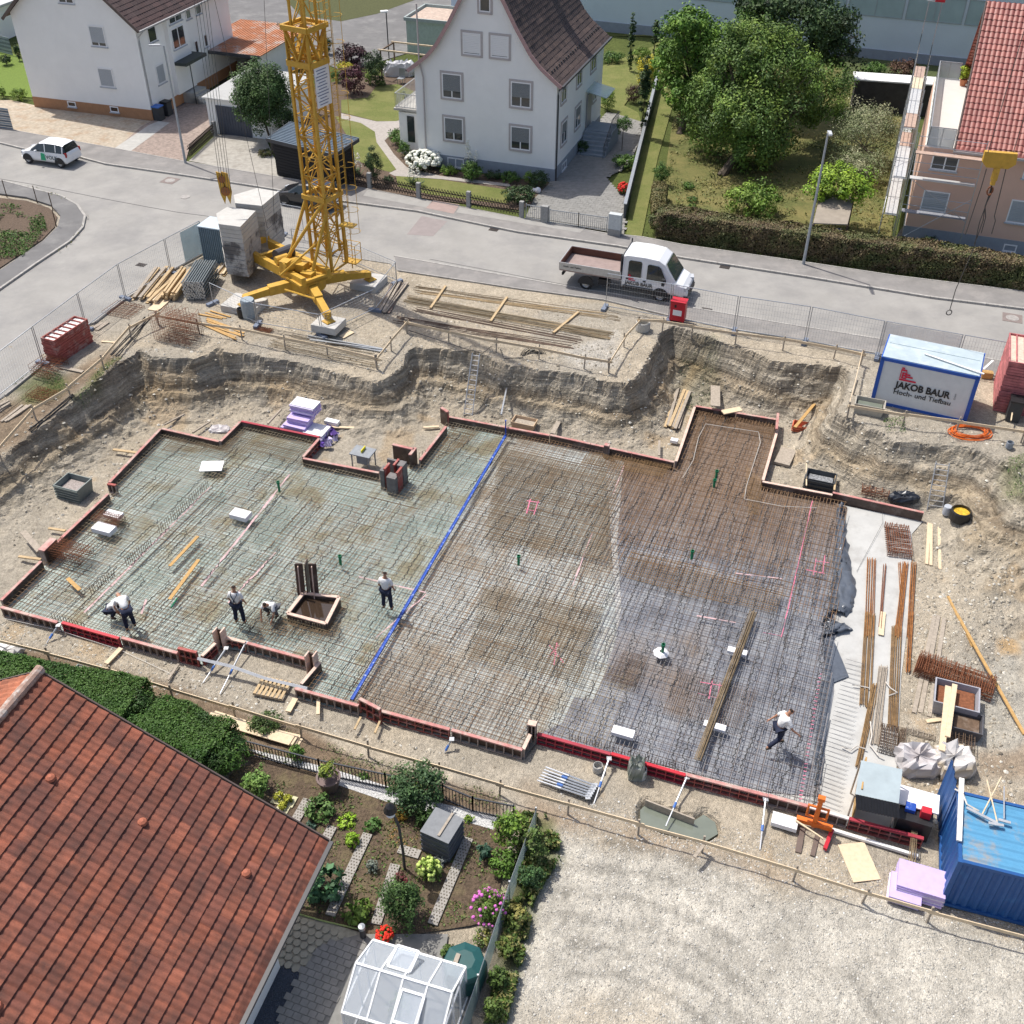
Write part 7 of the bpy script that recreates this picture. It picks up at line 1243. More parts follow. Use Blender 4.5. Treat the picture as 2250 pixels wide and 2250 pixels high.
def side_patch(pts,m,nm,off=.012,far=True):
 for y,s in((-off,-1),(W_+off,1)):
  mb=MB();mb.extr([B.p(x,y+(zz-1.12)*(.13 if s<0 else-.13)*(zz>1.12),zz)for x,zz in pts],B.v*.012*s);mb.build(nm,m,rt)
side_patch([(2.22,1.2),(2.92,1.2),(2.92,1.95),(2.86,2.03),(2.3,2.03),(2.22,1.95)],M_CGLASS,'rear_window');side_patch([(3.22,1.14),(4.28,1.12),(4.22,1.3),(3.92,1.85),(3.8,1.93),(3.3,1.96),(3.22,1.9)],M_CGLASS,'front_window');side_patch([(2.0,.5),(3.6,.5),(3.6,.68),(2.0,.68)],M_TRIM,'sill_trim',.02)
side_patch([(2.15,1.02),(2.28,1.02),(2.28,1.1),(2.15,1.1)],M_TRIM,'door_handle',.03);side_patch([(3.05,1.0),(3.2,1.0),(3.2,1.08),(3.05,1.08)],M_TRIM,'door_handle',.03)
mb=MB();q=lambda x,y,z:B.p(x,y,z);nrm=(B.u*.8+Z*.6).normalized();wsx=[(4.14,.28,2.03),(4.14,W_-.28,2.03),(4.72,W_-.16,1.22),(4.72,.16,1.22)];mb.extr([q(*p)+nrm*.012 for p in wsx],nrm*.01);mb.build('windscreen',mat('windscreen',(.05,.07,.065),.05,nz=None,spec=.9),rt)
for y in(.35,W_-.35):mb=MB();mb.box(B.p(5.2,y,.86),(.3,.42,.2),B.a+(.3 if y>1 else-.3));mb.build('headlight',mat('lamp_glass',()),rt)
mb=MB();mb.box(B.p(5.33,W_/2,.62),(.16,1.3,.22),B.a);mb.box(B.p(5.3,W_/2,.4),(.2,1.9,.2),B.a);mb.build('grille',M_TRIM,rt)
for y in(-.2,W_+.2):mb=MB();mb.box(B.p(4.15,y,1.25),(.14,.22,.34),B.a);mb.build('mirror',M_TRIM,rt)
mb=MB();mb.box(B.p(.2,W_/2,.93),(3.35,2.1,.08),B.a);mb.build('bed_floor',mat('bed_plywood',(.30,.23,.21),.8,nz=(3,.15)),rt);M_BEDS=mat('bed_side_alu',(.50,.51,.51),.45,.4)
for(a_,b_,nm)in((q(-1.48,-.03,1.17),q(1.88,-.03,1.17),'side_board'),(q(-1.48,W_+.03,1.17),q(1.88,W_+.03,1.17),'side_board'),(q(-1.48,-.03,1.17),q(-1.48,W_+.03,1.17),'tail_board')):mb=MB();mb.beam(a_,b_,.04,.40);mb.build(nm,M_BEDS,rt)
mb=MB();mb.beam(q(-1.42,W_-.02,1.17),q(1.8,W_-.02,1.17),.03,.36);mb.beam(q(-1.43,0,1.17),q(-1.43,W_,1.17),.03,.36);mb.build('bed_lining',mat('red_brown_ply',(.11,.045,.03),.7,nz=(3,.2)),rt)
mb=MB();mb.beam(q(1.84,0,1.55),q(1.84,W_,1.55),.05,1.25);
for y in(0,W_):mb.tube(q(1.84,y,.9),q(1.84,y,2.35),.04,6)
mb.build('headboard',mat('dark_mesh',(.06,.06,.062),.6),rt)
mb=MB();mb.box(B.p(.6,W_/2,.72),(4.2,.9,.2),B.a);mb.box(B.p(-1.35,W_/2,.62),(.1,1.7,.14),B.a);mb.box(B.p(.95,.25,.55),(.6,.3,.3),B.a);mb.build('chassis',M_TRIM,rt)
for x in(0,4.0):
 for y in(.13,W_-.13):wheel(rt,B,x,y,.35,.24)
 mb=MB()
 for y,sg in((.005,-1),(W_-.005,1)):mb.extr([B.p(x+.44*math.cos(t),y,.36+.44*math.sin(t))for t in np.linspace(-.05,math.pi+.05,12)],B.v*.03*sg)
 mb.build('wheel_arch',M_TRIM,rt)
text('JAKOB BAUR',B.p(2.12,-.035,.76),B.u,Z,.27,M_INK,rt,'lettering',.009,.93);logo(B.p(2.28,-.035,.96),B.u,Z,.34,rt);text('Hoch- und Tiefbau  Baumaschinen  Tel. 07 31 / 28 68',B.p(-1.3,-.055,1.14),B.u,Z,.115,M_INK,rt,'lettering',.003,1.0)if False else text('Hoch- und Tiefbau',B.p(-1.25,-.055,1.14),B.u,Z,.13,M_INK,rt,'lettering',.003)
mb=MB();mb.box(B.p(1.35,.35,1.0),(.7,.45,.05),B.a+.1);meta(mb.build('foam_board',M_WHITEF),'white board lying in the bed of the flatbed truck','board')
# --- people
def skin(name,J,E_,Rd,m,parent,loc,rz,sub=1):
 me=bpy.data.meshes.new(name);ks=list(J);me.from_pydata([J[k]for k in ks],[(ks.index(a),ks.index(b))for a,b in E_],[]);ob=bpy.data.objects.new(name,me);COL.objects.link(ob);md=ob.modifiers.new('s','SKIN');md.use_smooth_shade=True
 for i,k in enumerate(ks):v=me.skin_vertices[0].data[i];r=Rd[k];v.radius=r if isinstance(r,tuple)else(r,r);v.use_root=(i==0)
 sb=ob.modifiers.new('d','SUBSURF');sb.levels=sub;sb.render_levels=sub;dg=bpy.context.evaluated_depsgraph_get();dg.update();m2=bpy.data.meshes.new_from_object(ob.evaluated_get(dg));bpy.data.objects.remove(ob)
 m2.name=name;m2.materials.clear();m2.materials.append(m);o=bpy.data.objects.new(name,m2);COL.objects.link(o);o.parent=parent;WL[o.name]=Vector((0,0,0));return o
M_SKIN=mat('skin',(.42,.22,.14),.6,nz=(20,.05));M_SHIRT=mat('white_shirt',(.78,.78,.77),.9,nz=(6,.05),bump=(14,.5,.02));M_NAVY=mat('navy_trousers',(.018,.024,.05),.9,nz=(6,.15));M_GREYT=mat('grey_trousers',(.10,.105,.12),.9,nz=(6,.15));M_SHOE=mat('work_shoe',(.09,.07,.05),.8)
POSES=dict(stand=dict(pel=(0,0,.95),sp=(0,.0,1.15),ch=(0,.01,1.36),nk=(0,.02,1.52),hd=(0,.04,1.66),kl=(-.13,.04,.50),fl=(-.15,.0,.09),kr=(.13,.03,.50),fr=(.16,-.02,.09),el=(-.26,.02,1.12),wl=(-.24,.16,.90),er=(.26,.02,1.12),wr=(.24,.16,.90)),walk=dict(pel=(0,0,.90),sp=(0,.05,1.10),ch=(0,.12,1.30),nk=(.0,.18,1.45),hd=(.02,.24,1.58),kl=(-.10,.22,.50),fl=(-.10,.16,.10),kr=(.10,.02,.48),fr=(.11,-.38,.16),el=(-.32,.0,1.08),wl=(-.36,-.16,.90),er=(.34,.22,1.08),wr=(.40,.40,.92)),squat=dict(pel=(0,0,.30),sp=(0,.14,.46),ch=(0,.30,.62),nk=(0,.42,.74),hd=(0,.52,.84),kl=(-.2,.38,.48),fl=(-.17,.12,.08),kr=(.2,.38,.48),fr=(.17,.12,.08),el=(-.26,.46,.42),wl=(-.2,.58,.16),er=(.26,.46,.42),wr=(.2,.58,.16)),bend=dict(pel=(0,0,.88),sp=(0,.18,1.02),ch=(0,.38,1.10),nk=(0,.52,1.13),hd=(0,.66,1.12),kl=(-.12,.06,.47),fl=(-.14,-.04,.09),kr=(.13,.10,.47),fr=(.15,.02,.09),el=(-.27,.44,.84),wl=(-.2,.52,.56),er=(.27,.44,.84),wr=(.2,.52,.56)))
def person(k,x,y,rz,pose,lab,trousers=M_NAVY,hair=(.03,.02,.015),cap=None,straps=False,S=1.07,boots=(.10,.08,.05)):
 p=at(k,x,y,-2.09);P={a:Vector(b)*S for a,b in POSES[pose].items()};rt=bpy.data.objects.new('person',None);COL.objects.link(rt);rt.location=p;rt.rotation_euler=(0,0,math.radians(rz));WL[rt.name]=Vector((0,0,0));meta(rt,lab,'person','workers on the slab')
 up=(P['ch']-P['sp']).normalized();sl,sr=P['ch']+Vector((-.18,0,0))+up*.06,P['ch']+Vector((.18,0,0))+up*.06;hl,hr=P['pel']+Vector((-.095,0,-.03)),P['pel']+Vector((.095,0,-.03));tl,tr=P['fl']+Vector((0,.17,-.045)),P['fr']+Vector((0,.17,-.045))
 hdl=P['wl']+(P['wl']-P['el']).normalized()*.09;hdr=P['wr']+(P['wr']-P['er']).normalized()*.09
 top=P['hd']+(P['hd']-P['nk']).normalized()*.08;chin=P['hd']+Vector((0,.07,-.07))
 J=dict(pel=P['pel'],sp=P['sp'],ch=P['ch'],nk=P['nk'],hd=P['hd'],top=top,chin=chin,sl=sl,el=P['el'],wl=P['wl'],hl_=hdl,sr=sr,er=P['er'],wr=P['wr'],hr_=hdr,hl=hl,kl=P['kl'],fl=P['fl'],tl=tl,hr=hr,kr=P['kr'],fr=P['fr'],tr=tr)
 E_=[('pel','sp'),('sp','ch'),('ch','nk'),('nk','hd'),('hd','top'),('hd','chin'),('ch','sl'),('sl','el'),('el','wl'),('wl','hl_'),('ch','sr'),('sr','er'),('er','wr'),('wr','hr_'),('pel','hl'),('hl','kl'),('kl','fl'),('fl','tl'),('pel','hr'),('hr','kr'),('kr','fr'),('fr','tr')]
 Rd=dict(pel=.13,sp=.12,ch=.14,nk=.055,hd=.095,top=.075,chin=.05,sl=.06,el=.042,wl=.03,hl_=.036,sr=.06,er=.042,wr=.03,hr_=.036,hl=.085,kl=.058,fl=.042,tl=.035,hr=.085,kr=.058,fr=.042,tr=.035)
 body=skin('body',J,E_,Rd,M_SKIN,rt,p,rz)
 mb=MB()
 for h,w_ in((hdl,P['wl']),(hdr,P['wr'])):
  d=(h-w_).normalized();s=d.cross(Vector((0,0,1)));s=s.normalized()if s.length>.1 else Vector((1,0,0));n=d.cross(s)
  for i,L in enumerate((.07,.08,.075,.06)):a=h+s*(.024-.016*i);mb.path([a,a+d*L*.55,a+d*L*.85+n*L*.35],[.009,.0085,.007],5)
  mb.path([w_+d*.04+s*.03,w_+d*.07+s*.055,w_+d*.11+s*.06+n*.01],[.011,.01,.008],5)
 f=Vector((0,1,0));mb.path([P['hd']+f*.085+Vector((0,0,.02)),P['hd']+f*.115+Vector((0,0,-.02))],[.01,.014],5)
 for sx in(-1,1):mb.path([P['hd']+Vector((.088*sx,0,.02)),P['hd']+Vector((.1*sx,-.01,-.02))],[.018,.014],5)
 t=bpy.data.meshes.new('t');t.from_pydata([tuple(v)for v in mb.v],[],mb.f);import bmesh;bm=bmesh.new();bm.from_mesh(body.data);bm.from_mesh(t);bm.to_mesh(body.data);bm.free()
 shirt=skin('shirt',dict(a=P['pel']+Vector((0,0,.04)),sp=P['sp'],ch=P['ch'],n=P['nk']-up*.05,sl=sl,e=sl.lerp(P['el'],.8),sr=sr,f=sr.lerp(P['er'],.8)),[('a','sp'),('sp','ch'),('ch','n'),('ch','sl'),('sl','e'),('ch','sr'),('sr','f')],dict(a=.165,sp=.16,ch=.185,n=.08,sl=.09,e=.078,sr=.09,f=.078),M_SHIRT,rt,p,rz)
 skin('trousers',dict(a=P['pel']+Vector((0,0,.02)),hl=hl,kl=P['kl'],fl=P['fl']+(P['kl']-P['fl']).normalized()*.05,hr=hr,kr=P['kr'],fr=P['fr']+(P['kr']-P['fr']).normalized()*.05),[('a','hl'),('hl','kl'),('kl','fl'),('a','hr'),('hr','kr'),('kr','fr')],dict(a=.17,hl=.12,kl=.09,fl=.078,hr=.12,kr=.09,fr=.078),trousers,rt,p,rz)
 for a,b in((P['fl'],tl),(P['fr'],tr)):skin('shoe',dict(a=a+Vector((0,-.03,-.02)),b=a+Vector((0,.04,-.035)),c=b+Vector((0,.03,0))),[('a','b'),('b','c')],dict(a=.055,b=.052,c=.045),mat('boot_%d'%int(boots[0]*100),boots,.8),rt,p,rz)
 hh=P['hd']+(P['hd']-P['nk']).normalized()*.03-Vector((0,.018,0));skin('cap' if cap else 'hair',dict(a=hh,b=hh+(P['hd']-P['nk']).normalized()*.06),[('a','b')],dict(a=.103,b=.085),mat('cap_cloth',cap,.9)if cap else mat('hair_%d'%int(hair[0]*100),hair,.9),rt,p,rz)
 mb=MB()
 for sx in(-1,1):mb.lathe(P['hd']+Vector((.034*sx,.088,.015)),[(.001,.01),(.009,0),(.001,-.01)],6)
 mb.build('eyes',M_INK,rt);mb=MB();mb.beam(P['hd']+Vector((-.025,.092,-.05)),P['hd']+Vector((.025,.092,-.05)),.008,.008);mb.build('mouth',mat('lips',(.3,.1,.08),.6),rt)
 if straps:
  mb=MB();off=Vector((0,-.17,0));mid=(P['sp']+P['ch'])/2+Vector((0,-.17,-.02));mb.path([sl+Vector((.06,.0,.09)),sl+Vector((.07,-.13,.0)),mid,P['sp']+Vector((.08,-.16,-.12))],.016,4);mb.path([sr+Vector((-.06,.0,.09)),sr+Vector((-.07,-.13,.0)),mid,P['sp']+Vector((-.08,-.16,-.12))],.016,4);mb.build('straps',trousers,rt)
 return rt
person('G',625,135,-95,'squat','person in white T-shirt squatting at the left, beside the bending one');person('G',745,212,35,'bend','person in white T-shirt, light cap and dark trousers bending beside the squatting one',cap=(.62,.60,.55))
person('G',1362,180,-8,'stand','person seen from behind in dark dungarees with crossed straps over a white T-shirt',straps=True);person('G',1560,118,160,'squat','person in white T-shirt crouching left of the square sump',trousers=M_GREYT)
person('E',262,1775,-15,'stand','person standing with back to the camera next to the blue joint strip');person('I',1645,1010,-75,'walk','person in white T-shirt walking over the meshes near the bare concrete')
# ======== LOOSE SITE MATERIAL (positions read on the ground)
def V2(k,x,y,z=None):return g(k,x,y)if z is None else at(k,x,y,z)
def bundle(k,x0,y0,x1,y1,n,w_,h_,m,lab,z=None,name='rebar_bundle',cat='rebar bundle',grp='bundles of steel bars and boards',spread=.25,layers=2,jit=.04,rnd=True,part='bar'):
 a,b=V2(k,x0,y0,z),V2(k,x1,y1,z);d=(b-a).normalized();s=Vector((-d.y,d.x,0)).normalized();rt=root(name,(a+b)/2,lab,cat,grp)
 for i in range(n):
  l=i%layers;o=((i//layers)/max(1,(n-1)//layers)-.5)*spread;j0,j1=random.uniform(-jit,jit),random.uniform(-jit,jit);zz=Z*(h_*(.6+l));e=d*random.uniform(-.15,.15)*min(1,jit*12)
  mb=MB();p,q=a+s*(o+j0)+zz+e,b+s*(o+j1)+zz+e
  if rnd:mb.tube(p,q,w_/2,5)
  else:mb.beam(p,q,w_,h_)
  mb.build(part,m[i%len(m)]if isinstance(m,list)else m,rt)
 return rt
WD=[M_WOOD,M_WOODG,M_WOODP,M_WOOD]
for a in((('I',1505,135,1142,1105),16,.028,.03,M_OR3,'long bundle of brown steel bars lying across two white foam blocks',-1.98,.24,3),(('F',1068,1490,1050,1932),8,.03,.03,M_ORUST,'upper part of the westernmost bar bundle on the bare concrete',-2.36,.28,2),(('J',925,-5,890,600),10,.03,.03,M_OR2,'westernmost bar bundle on the bare concrete',-2.36,.3,2),(('J',962,462,845,1000),9,.03,.03,M_OR2,'slanting rusty bar bundle beside the roofed work table',-2.36,.2,2),(('J',1015,338,955,845),10,.03,.03,M_WOODG,'grey bar bundle between the rusty ones on the concrete',-2.36,.3,1),(('F',1262,1510,1215,1932),8,.03,.03,M_ORUST,'upper middle bar bundle on the concrete',-2.36,.18,2),(('J',1100,80,1075,740),10,.03,.03,M_OR2,'middle bar bundle tied with pale cord on the concrete',-2.36,.28,2),(('F',1308,1510,1280,1932),6,.03,.03,M_ORUST,'eastern bar bundle on the edge of the concrete, upper part',-2.36,.14,2),(('J',1195,-10,1172,378),6,.03,.03,M_ORUST,'eastern bar bundle on the edge of the concrete, lower part',-2.36,.14,2),(('F',1148,1525,1112,1885),4,.025,.03,M_BRUST,'thin bar bundle between the two upper ones',-2.36,.08,2),(('F',1228,1510,1240,1800),3,.025,.03,M_ORUST,'few bars beside the upper middle bundle',-2.36,.06,1)):
 bundle(*a[0],a[1],a[2],a[3],a[4],a[5],z=a[6],spread=a[7],layers=a[8])
for a in(((('B',370,1698,1522,1905)),26,.03,.03,[M_WOOD,M_OR3,M_RUST[2]],'thickest bundle of long brown bars lying above the pit',.55,3),(('B',425,1632,1575,1802),7,.03,.03,M_OR3,'long thin bars at the street side of the bar store',.5,1),(('B',440,1660,1490,1788),6,.03,.03,M_WOOD,'second row of long thin bars at the street side',.3,1),(('B',420,1752,1350,1932),7,.03,.03,M_RUST[1],'dark bars in the middle of the bar store',.6,1),(('B',315,1805,1310,1968),8,.035,.03,M_RUST[1],'dark bars nearest the guard rail',.5,1),(('K',650,1575,1650,1775),16,.025,.025,[M_OR3,M_RUST[2]],'fan of thin bars behind the rail before the crane',1.4,2),(('K',985,1565,1690,1680),4,.07,.05,M_GALV,'grey steel profiles on top of the fan of bars',.2,2),(('K',0,1400,350,1530),7,.10,.03,M_WOODO,'fan of brown boards beside the rusty bar cage',.7,2),(('K',0,1320,180,1385),4,.10,.03,M_WOODO,'short brown boards behind the fan of boards',.4,2),(('K',1850,1050,1680,1330),8,.12,.07,[mat('brown_rail',(.16,.12,.10),.7,.2),M_WOODG],'bundle of brown rails beside the low barrier',.6,2),(('D',640,345,850,130),4,.05,.05,M_BLACK,'dark pipes lying behind the west rail, upper part',.25,2),(('D',165,775,400,565),3,.05,.05,M_BLACK,'dark pipes lying inside the west rail, lower part',.15,2)):
 bundle(*a[0],a[1],a[2],a[3],a[4],a[5],spread=a[6],layers=a[7],rnd=a[2]<.06,jit=.2)
for a in((('A',800,1700,935,1530),14,.18,.05,WD,'untidy timber pile by the mesh fence',.9,5),(('A',860,1720,1010,1560),9,.16,.06,WD,'second untidy timber pile beside the first',.5,4),(('A',965,1705,1070,1560),16,.12,.12,M_WOOD,'neat pack of squared timber left of the steel props',.6,4),(('A',1235,1560,1290,1490),8,.12,.05,WD,'small timber pile behind the front ballast stack',.5,3),(('E',1850,750,1925,540),12,.14,.05,[M_WOODG,M_WOOD],'weathered plank pile leaning on the pit wall left of the narrow bay',.8,3),(('D',530,200,590,155),2,.2,.06,M_WOODG,'two grey planks right of the upright red pile',.25,1),(('D',25,712,155,622),3,.12,.06,M_WOODG,'grey planks on the bank near the left frame edge',.35,1),(('D',-20,650,50,605),5,.12,.06,M_WOODG,'grey planks at the left frame edge',.5,2),(('F',1410,1535,1415,1300),3,.12,.05,M_WOODP,'three pale boards lying beside the bare concrete',.5,1),(('J',1260,640,1385,10),3,.15,.05,M_WOODG,'long grey boards right of the bare concrete',.5,1),(('G',1215,715,1690,850),5,.42,.04,M_WOODP,'stack of pale wide boards on black boards behind the bar fence',.12,5)):
 bundle(*a[0],a[1],a[2],a[3],a[4],a[5],spread=a[6],layers=a[7],rnd=False,name='timber_pile',cat='timber pile',grp='piles of planks and boards',jit=.1,part='plank')
for a in(('D',960,1530,1120,1360,-2.05,.14,.03,M_WOODO,'upper of two brown planks lying on the left meshes'),('D',960,1718,1125,1492,-2.05,.15,.03,M_WOODO,'lower of two brown planks lying on the left meshes'),('D',382,1598,452,1665,-2.05,.16,.03,M_WOODO,'short brown board on the meshes near the west corner'),('D',1135,965,1262,962,-2.05,.75,.02,M_WHITEF,'white sheet lying on the left meshes'),('D',345,407,470,434,None,.2,.04,M_WOODG,'plank at the foot of the upright red pile'),('D',575,262,650,268,None,.12,.04,M_WOODP,'short pale batten near the west rail'),('A',865,1760,940,1695,None,.6,.03,M_WOODP,'pale plywood offcut below the timber piles'),('D',640,870,775,888,-2.2,.14,.05,M_WOOD,'pale brace plank at the west formwork, upper one'),('D',105,1475,232,1492,-2.2,.12,.05,M_WOOD,'pale brace plank at the west formwork, lower one'),('D',130,1335,225,1445,-2.0,.25,.06,M_WOODG,'grey board leaning on the raised corner piece'),('D',275,1315,370,1330,-2.2,.12,.05,M_WOOD,'brace plank above the raised corner piece'),('D',930,730,1045,670,-2.2,.07,.07,M_WOODG,'grey pole on the gravel slope, left one'),('D',1090,775,1190,712,-2.2,.07,.07,M_WOODG,'grey pole on the gravel slope, middle one'),('D',1515,725,1592,642,-2.0,.07,.07,M_WOODG,'grey pole left of the lilac foam'),('E',-80,742,155,750,-2.3,.14,.05,M_WOODP,'pale plank right of the lilac foam'),('E',465,745,552,740,-2.3,.14,.05,M_WOODP,'short pale plank left of the tall pink end piece'),('E',1195,780,1230,712,-2.0,.22,.05,M_WOODG,'board leaning on the north formwork right of the mortar tub'),('E',1798,905,1800,820,-2.1,.1,.05,M_WOODG,'upright grey stake before the narrow bay'),('E',965,378,905,672,-1.2,.07,.07,M_GALV,'grey pole leaning on the bank right of the ladder'),('F',560,955,600,870,-2.3,.7,.12,M_WOODG,'wooden slab lying right of the narrow bay'),('F',635,745,772,580,-1.6,.14,.05,M_WOODO,'brown plank leaning on the bank by the orange crate'),('F',185,625,185,510,-1.7,.45,.05,M_WOODG,'grey board upright behind the narrow bay'),('F',225,660,330,640,-1.9,.35,.05,M_WOODP,'pale board behind the narrow bay'),('F',1135,1790,1122,1920,-2.33,.2,.03,M_WOODP,'short pale board between the bar bundles'),('F',1500,1705,1640,1990,None,.09,.05,M_WOODO,'upper part of a long brown pole on the right bank'),('J',1490,0,1932,790,None,.11,.05,M_WOODO,'very long brown pole lying on the right bank'),('J',1437,470,1395,890,-1.75,.2,.05,M_WOODP,'left of two pale boards lying over the rusty tub'),('J',1480,458,1432,800,-1.7,.17,.05,M_WOODP,'right of two pale boards lying over the rusty tub'),('J',1292,705,1395,690,None,.15,.05,M_WOODP,'short pale board left of the two crossing boards'),('J',800,1500,905,1745,None,.85,.03,M_WOODP,'bent plywood sheet on the gravel below the formwork'),('J',565,1372,1240,1580,-2.3,.1,.1,mat('white_wood',()),'long whitish beam lying outside the east end of the formwork'),('J',484,1392,455,1560,None,.18,.04,mat('brown_rail',()),'dark steel plank below the orange fork, left one'),('J',582,1440,548,1582,None,.14,.04,mat('brown_rail',()),'dark steel plank below the orange fork, right one'),('J',440,1345,620,1465,-2.1,.05,.04,M_WOODP,'yellow batten across the steel planks'),('G',600,408,685,320,-2.3,.18,.05,M_WOODP,'brace plank under the bright red panel end'),('G',950,500,1010,410,-2.3,.09,.05,M_WOODG,'brace plank before the brick red end panel'),('G',1630,680,1672,605,-2.3,.2,.05,M_WOODP,'pale brace board left of the south formwork, west of the pallet'),('G',1800,695,1802,610,-2.2,.12,.05,M_WOODP,'pale brace board under the south formwork'),('H',590,265,625,195,-2.2,.07,.05,M_WOOD,'thin brace under the tall double panel, left'),('H',705,285,735,215,-2.2,.07,.05,M_WOOD,'thin brace under the tall double panel, right'),('F',700,1075,700,950,-1.9,.05,.05,M_WOODP,'pale lath of the grey steel crate, left'),('F',858,1100,868,1020,-1.9,.08,.05,M_WOOD,'wooden prop right of the grey steel crate'),('F',1200,1160,1208,1060,-2.0,.07,.05,M_WOODP,'pale stake behind the last north formwork'),('F',1235,1110,1258,1045,-2.0,.08,.05,M_BRUST,'rusty plank behind the last north formwork'),('Q',600,690,690,700,None,.3,.3,M_WOODO,'yellow formwork beams behind the site container'),('I',1115,1735,1195,1632,-1.9,.1,.04,M_WOODG,'slanting board nailed to a stake of the south rail'),('B',505,1750,590,1625,None,.12,.08,M_WOOD,'timber bearer under the long bars, left one'),('B',845,1825,938,1688,None,.12,.08,M_WOOD,'timber bearer under the long bars, middle one'),('B',1200,1890,1342,1772,None,.12,.08,M_WOOD,'timber bearer under the long bars, right one'),('K',1290,1555,1390,1500,None,.35,.03,M_WOODP,'pale plywood piece right of the front foundation pad')):
 plank(*a[:5],a[5],a[6],a[7],a[8],a[9])
def prop(a,b,lab,grp='adjustable steel props',blue=True,dupe=None):
 rt=root('steel_prop',(a+b)/2,lab,'steel prop',grp);mb=MB();mb.tube(a,b.lerp(a,.45),.032,7);mb.build('outer_tube',M_GALV,rt);mb=MB();mb.tube(b.lerp(a,.45),b,.024,6);mb.build('inner_tube',mat('pale_prop',(.55,.57,.6),.5,.3),rt);mb=MB();m_=b.lerp(a,.45);d=(b-a).normalized()
 mb.box(a,(.16,.16,.03));mb.build('base_plate',M_GALV,rt);mb=MB();mb.tube(m_-d*.05,m_+d*.15,.045,8);mb.build('collar',mat('prop_blue',(.06,.16,.45),.5)if blue else M_GALV,rt);return rt
for x0,y0,x1,y1,lab,k in((560,1090,460,1385,'steel prop bracing the dark red panel by the grey bucket','I'),(1068,1212,930,1532,'steel prop reaching down into the muddy pool','I'),(1582,1355,1545,1685,'steel prop with a blue sleeve right of the muddy pool','I'),(330,190,265,290,'steel prop bracing the second south panel','G'),(1390,290,1245,580,'steel prop lying across the south recess, right one','G'),(1280,320,1150,515,'steel prop lying across the south recess, left one','G'),(1140,320,1100,395,'steel prop before the grey ribbed panel near the garden','H')):prop(at(k,x0,y0,-2.0),at(k,x1,y1,-2.38),lab)
for i in range(12):
 t=i/11;a,b=at('I',150-60*t,1150+95*t,-2.3),at('I',470-50*t,1270+85*t,-2.3);u=Vector((0,0,.07*(i%2)+.03));prop(b+u,a+u,'grey blue adjustable prop in the bundle outside the dark red panel, one of several alike','props lying bundled outside the slab',i%3==0)
a0,b0=gnat('A',1110,1700),gnat('A',1205,1545);d=(b0-a0).normalized();s=Vector((-d.y,d.x,0));pr0=None;M_PE=mat('dark_galv',(.22,.25,.26),.5,.5)
for i in range(9):
 for j in range(10):
  mb=MB();p=a0+s*((i-4)*.125+(j%2)*.05)+Z*(.1+j*.1)
  if pr0 is None:rt=root('steel_prop',p,'galvanised prop in the square stack beside the crane, one of many alike','steel prop','props in the square stack');mb.tube(p,p+d*2.6,.04,7);mb.build('tube',M_PE,rt);mb=MB();mb.box(p,(.1,.015,.1),math.atan2(d.y,d.x)-1.57);mb.build('end_plate',M_GALV,rt);pr0=rt
  else:dup(pr0,p+d*random.uniform(-.06,.06))
def pile(c,ang_,L,W_,n,th,m,lab,grp,top=None,z=None,tm=None,tl=None):
 B=Bld(c,ang_);o0=None
 rt=root('formwork',c,lab,'formwork panel',grp);mb=MB()
 for x in(0,L-.05):mb.box(B.p(x+.025,W_/2,th/2),(.05,W_,th*.86),B.a)
 for y in(0,W_-.05):mb.box(B.p(L/2,y+.025,th/2),(L-.1,.05,th*.86),B.a)
 k=max(2,int(L/.3))
 for i in range(1,k):mb.box(B.p(L*i/k,W_/2,th/2),(.04,W_-.1,th*.6),B.a)
 mb.build('steel_frame',m,rt);mb=MB();mb.box(B.p(L/2,W_/2,.02),(L-.1,W_-.1,.02),B.a);mb.build('plywood_face',tm or M_PALEP,rt)
 for i in range(1,n):dx=random.uniform(-.03,.03);dup(rt,Vector(c)+Vector((dx,dx,i*th)),label=tl if(tl and i==n-1)else None)
c=gnat('D',345,392);e=gnat('D',530,258);pile(c,math.degrees(ang(c,e)),(e-c).length,.8,10,.13,M_DRED,'red formwork panel in the pile by the side street fence, one of several alike','formwork panels stacked by the side street',tm=mat('white_wood',()),tl='topmost panel of the red pile by the side street, with white cells')
pile(gnat('Q',700,975),-20,2.6,2.7,19,.135,mat('worn_pink_steel',(.45,.15,.15),.7,nz=(3,.4)),'worn pink red formwork panel in the tall stack behind the dark bin','formwork panels in the tall stack',tl='topmost panel of the tall pink red stack at the right frame edge')
def block(k,x,y,z,sx,sy,sz,m,lab,rz=-.35,name='foam_block',cat='foam block',grp='foam blocks and boards',bev=.01):
 p=at(k,x,y,z)
 if m is M_LILAC and sz>.22:
  rt=root(name,p-Z*sz/2,lab,cat,grp);n=int(sz/.07)
  for i in range(n):mb=MB();mb.box(p+Vector((random.uniform(-.03,.03),random.uniform(-.03,.03),(i+.5)*sz/n-sz/2)),(sx,sy,sz/n*.9),rz+random.uniform(-.03,.03));mb.build('foam_board',mat('pale_lilac',(.66,.60,.76),.7)if i%3==1 else M_LILAC,rt)
  return rt
 mb=MB();mb.box(p,(sx,sy,sz),rz);return meta(mb.build(name,m,bevel=bev),lab,cat,grp)
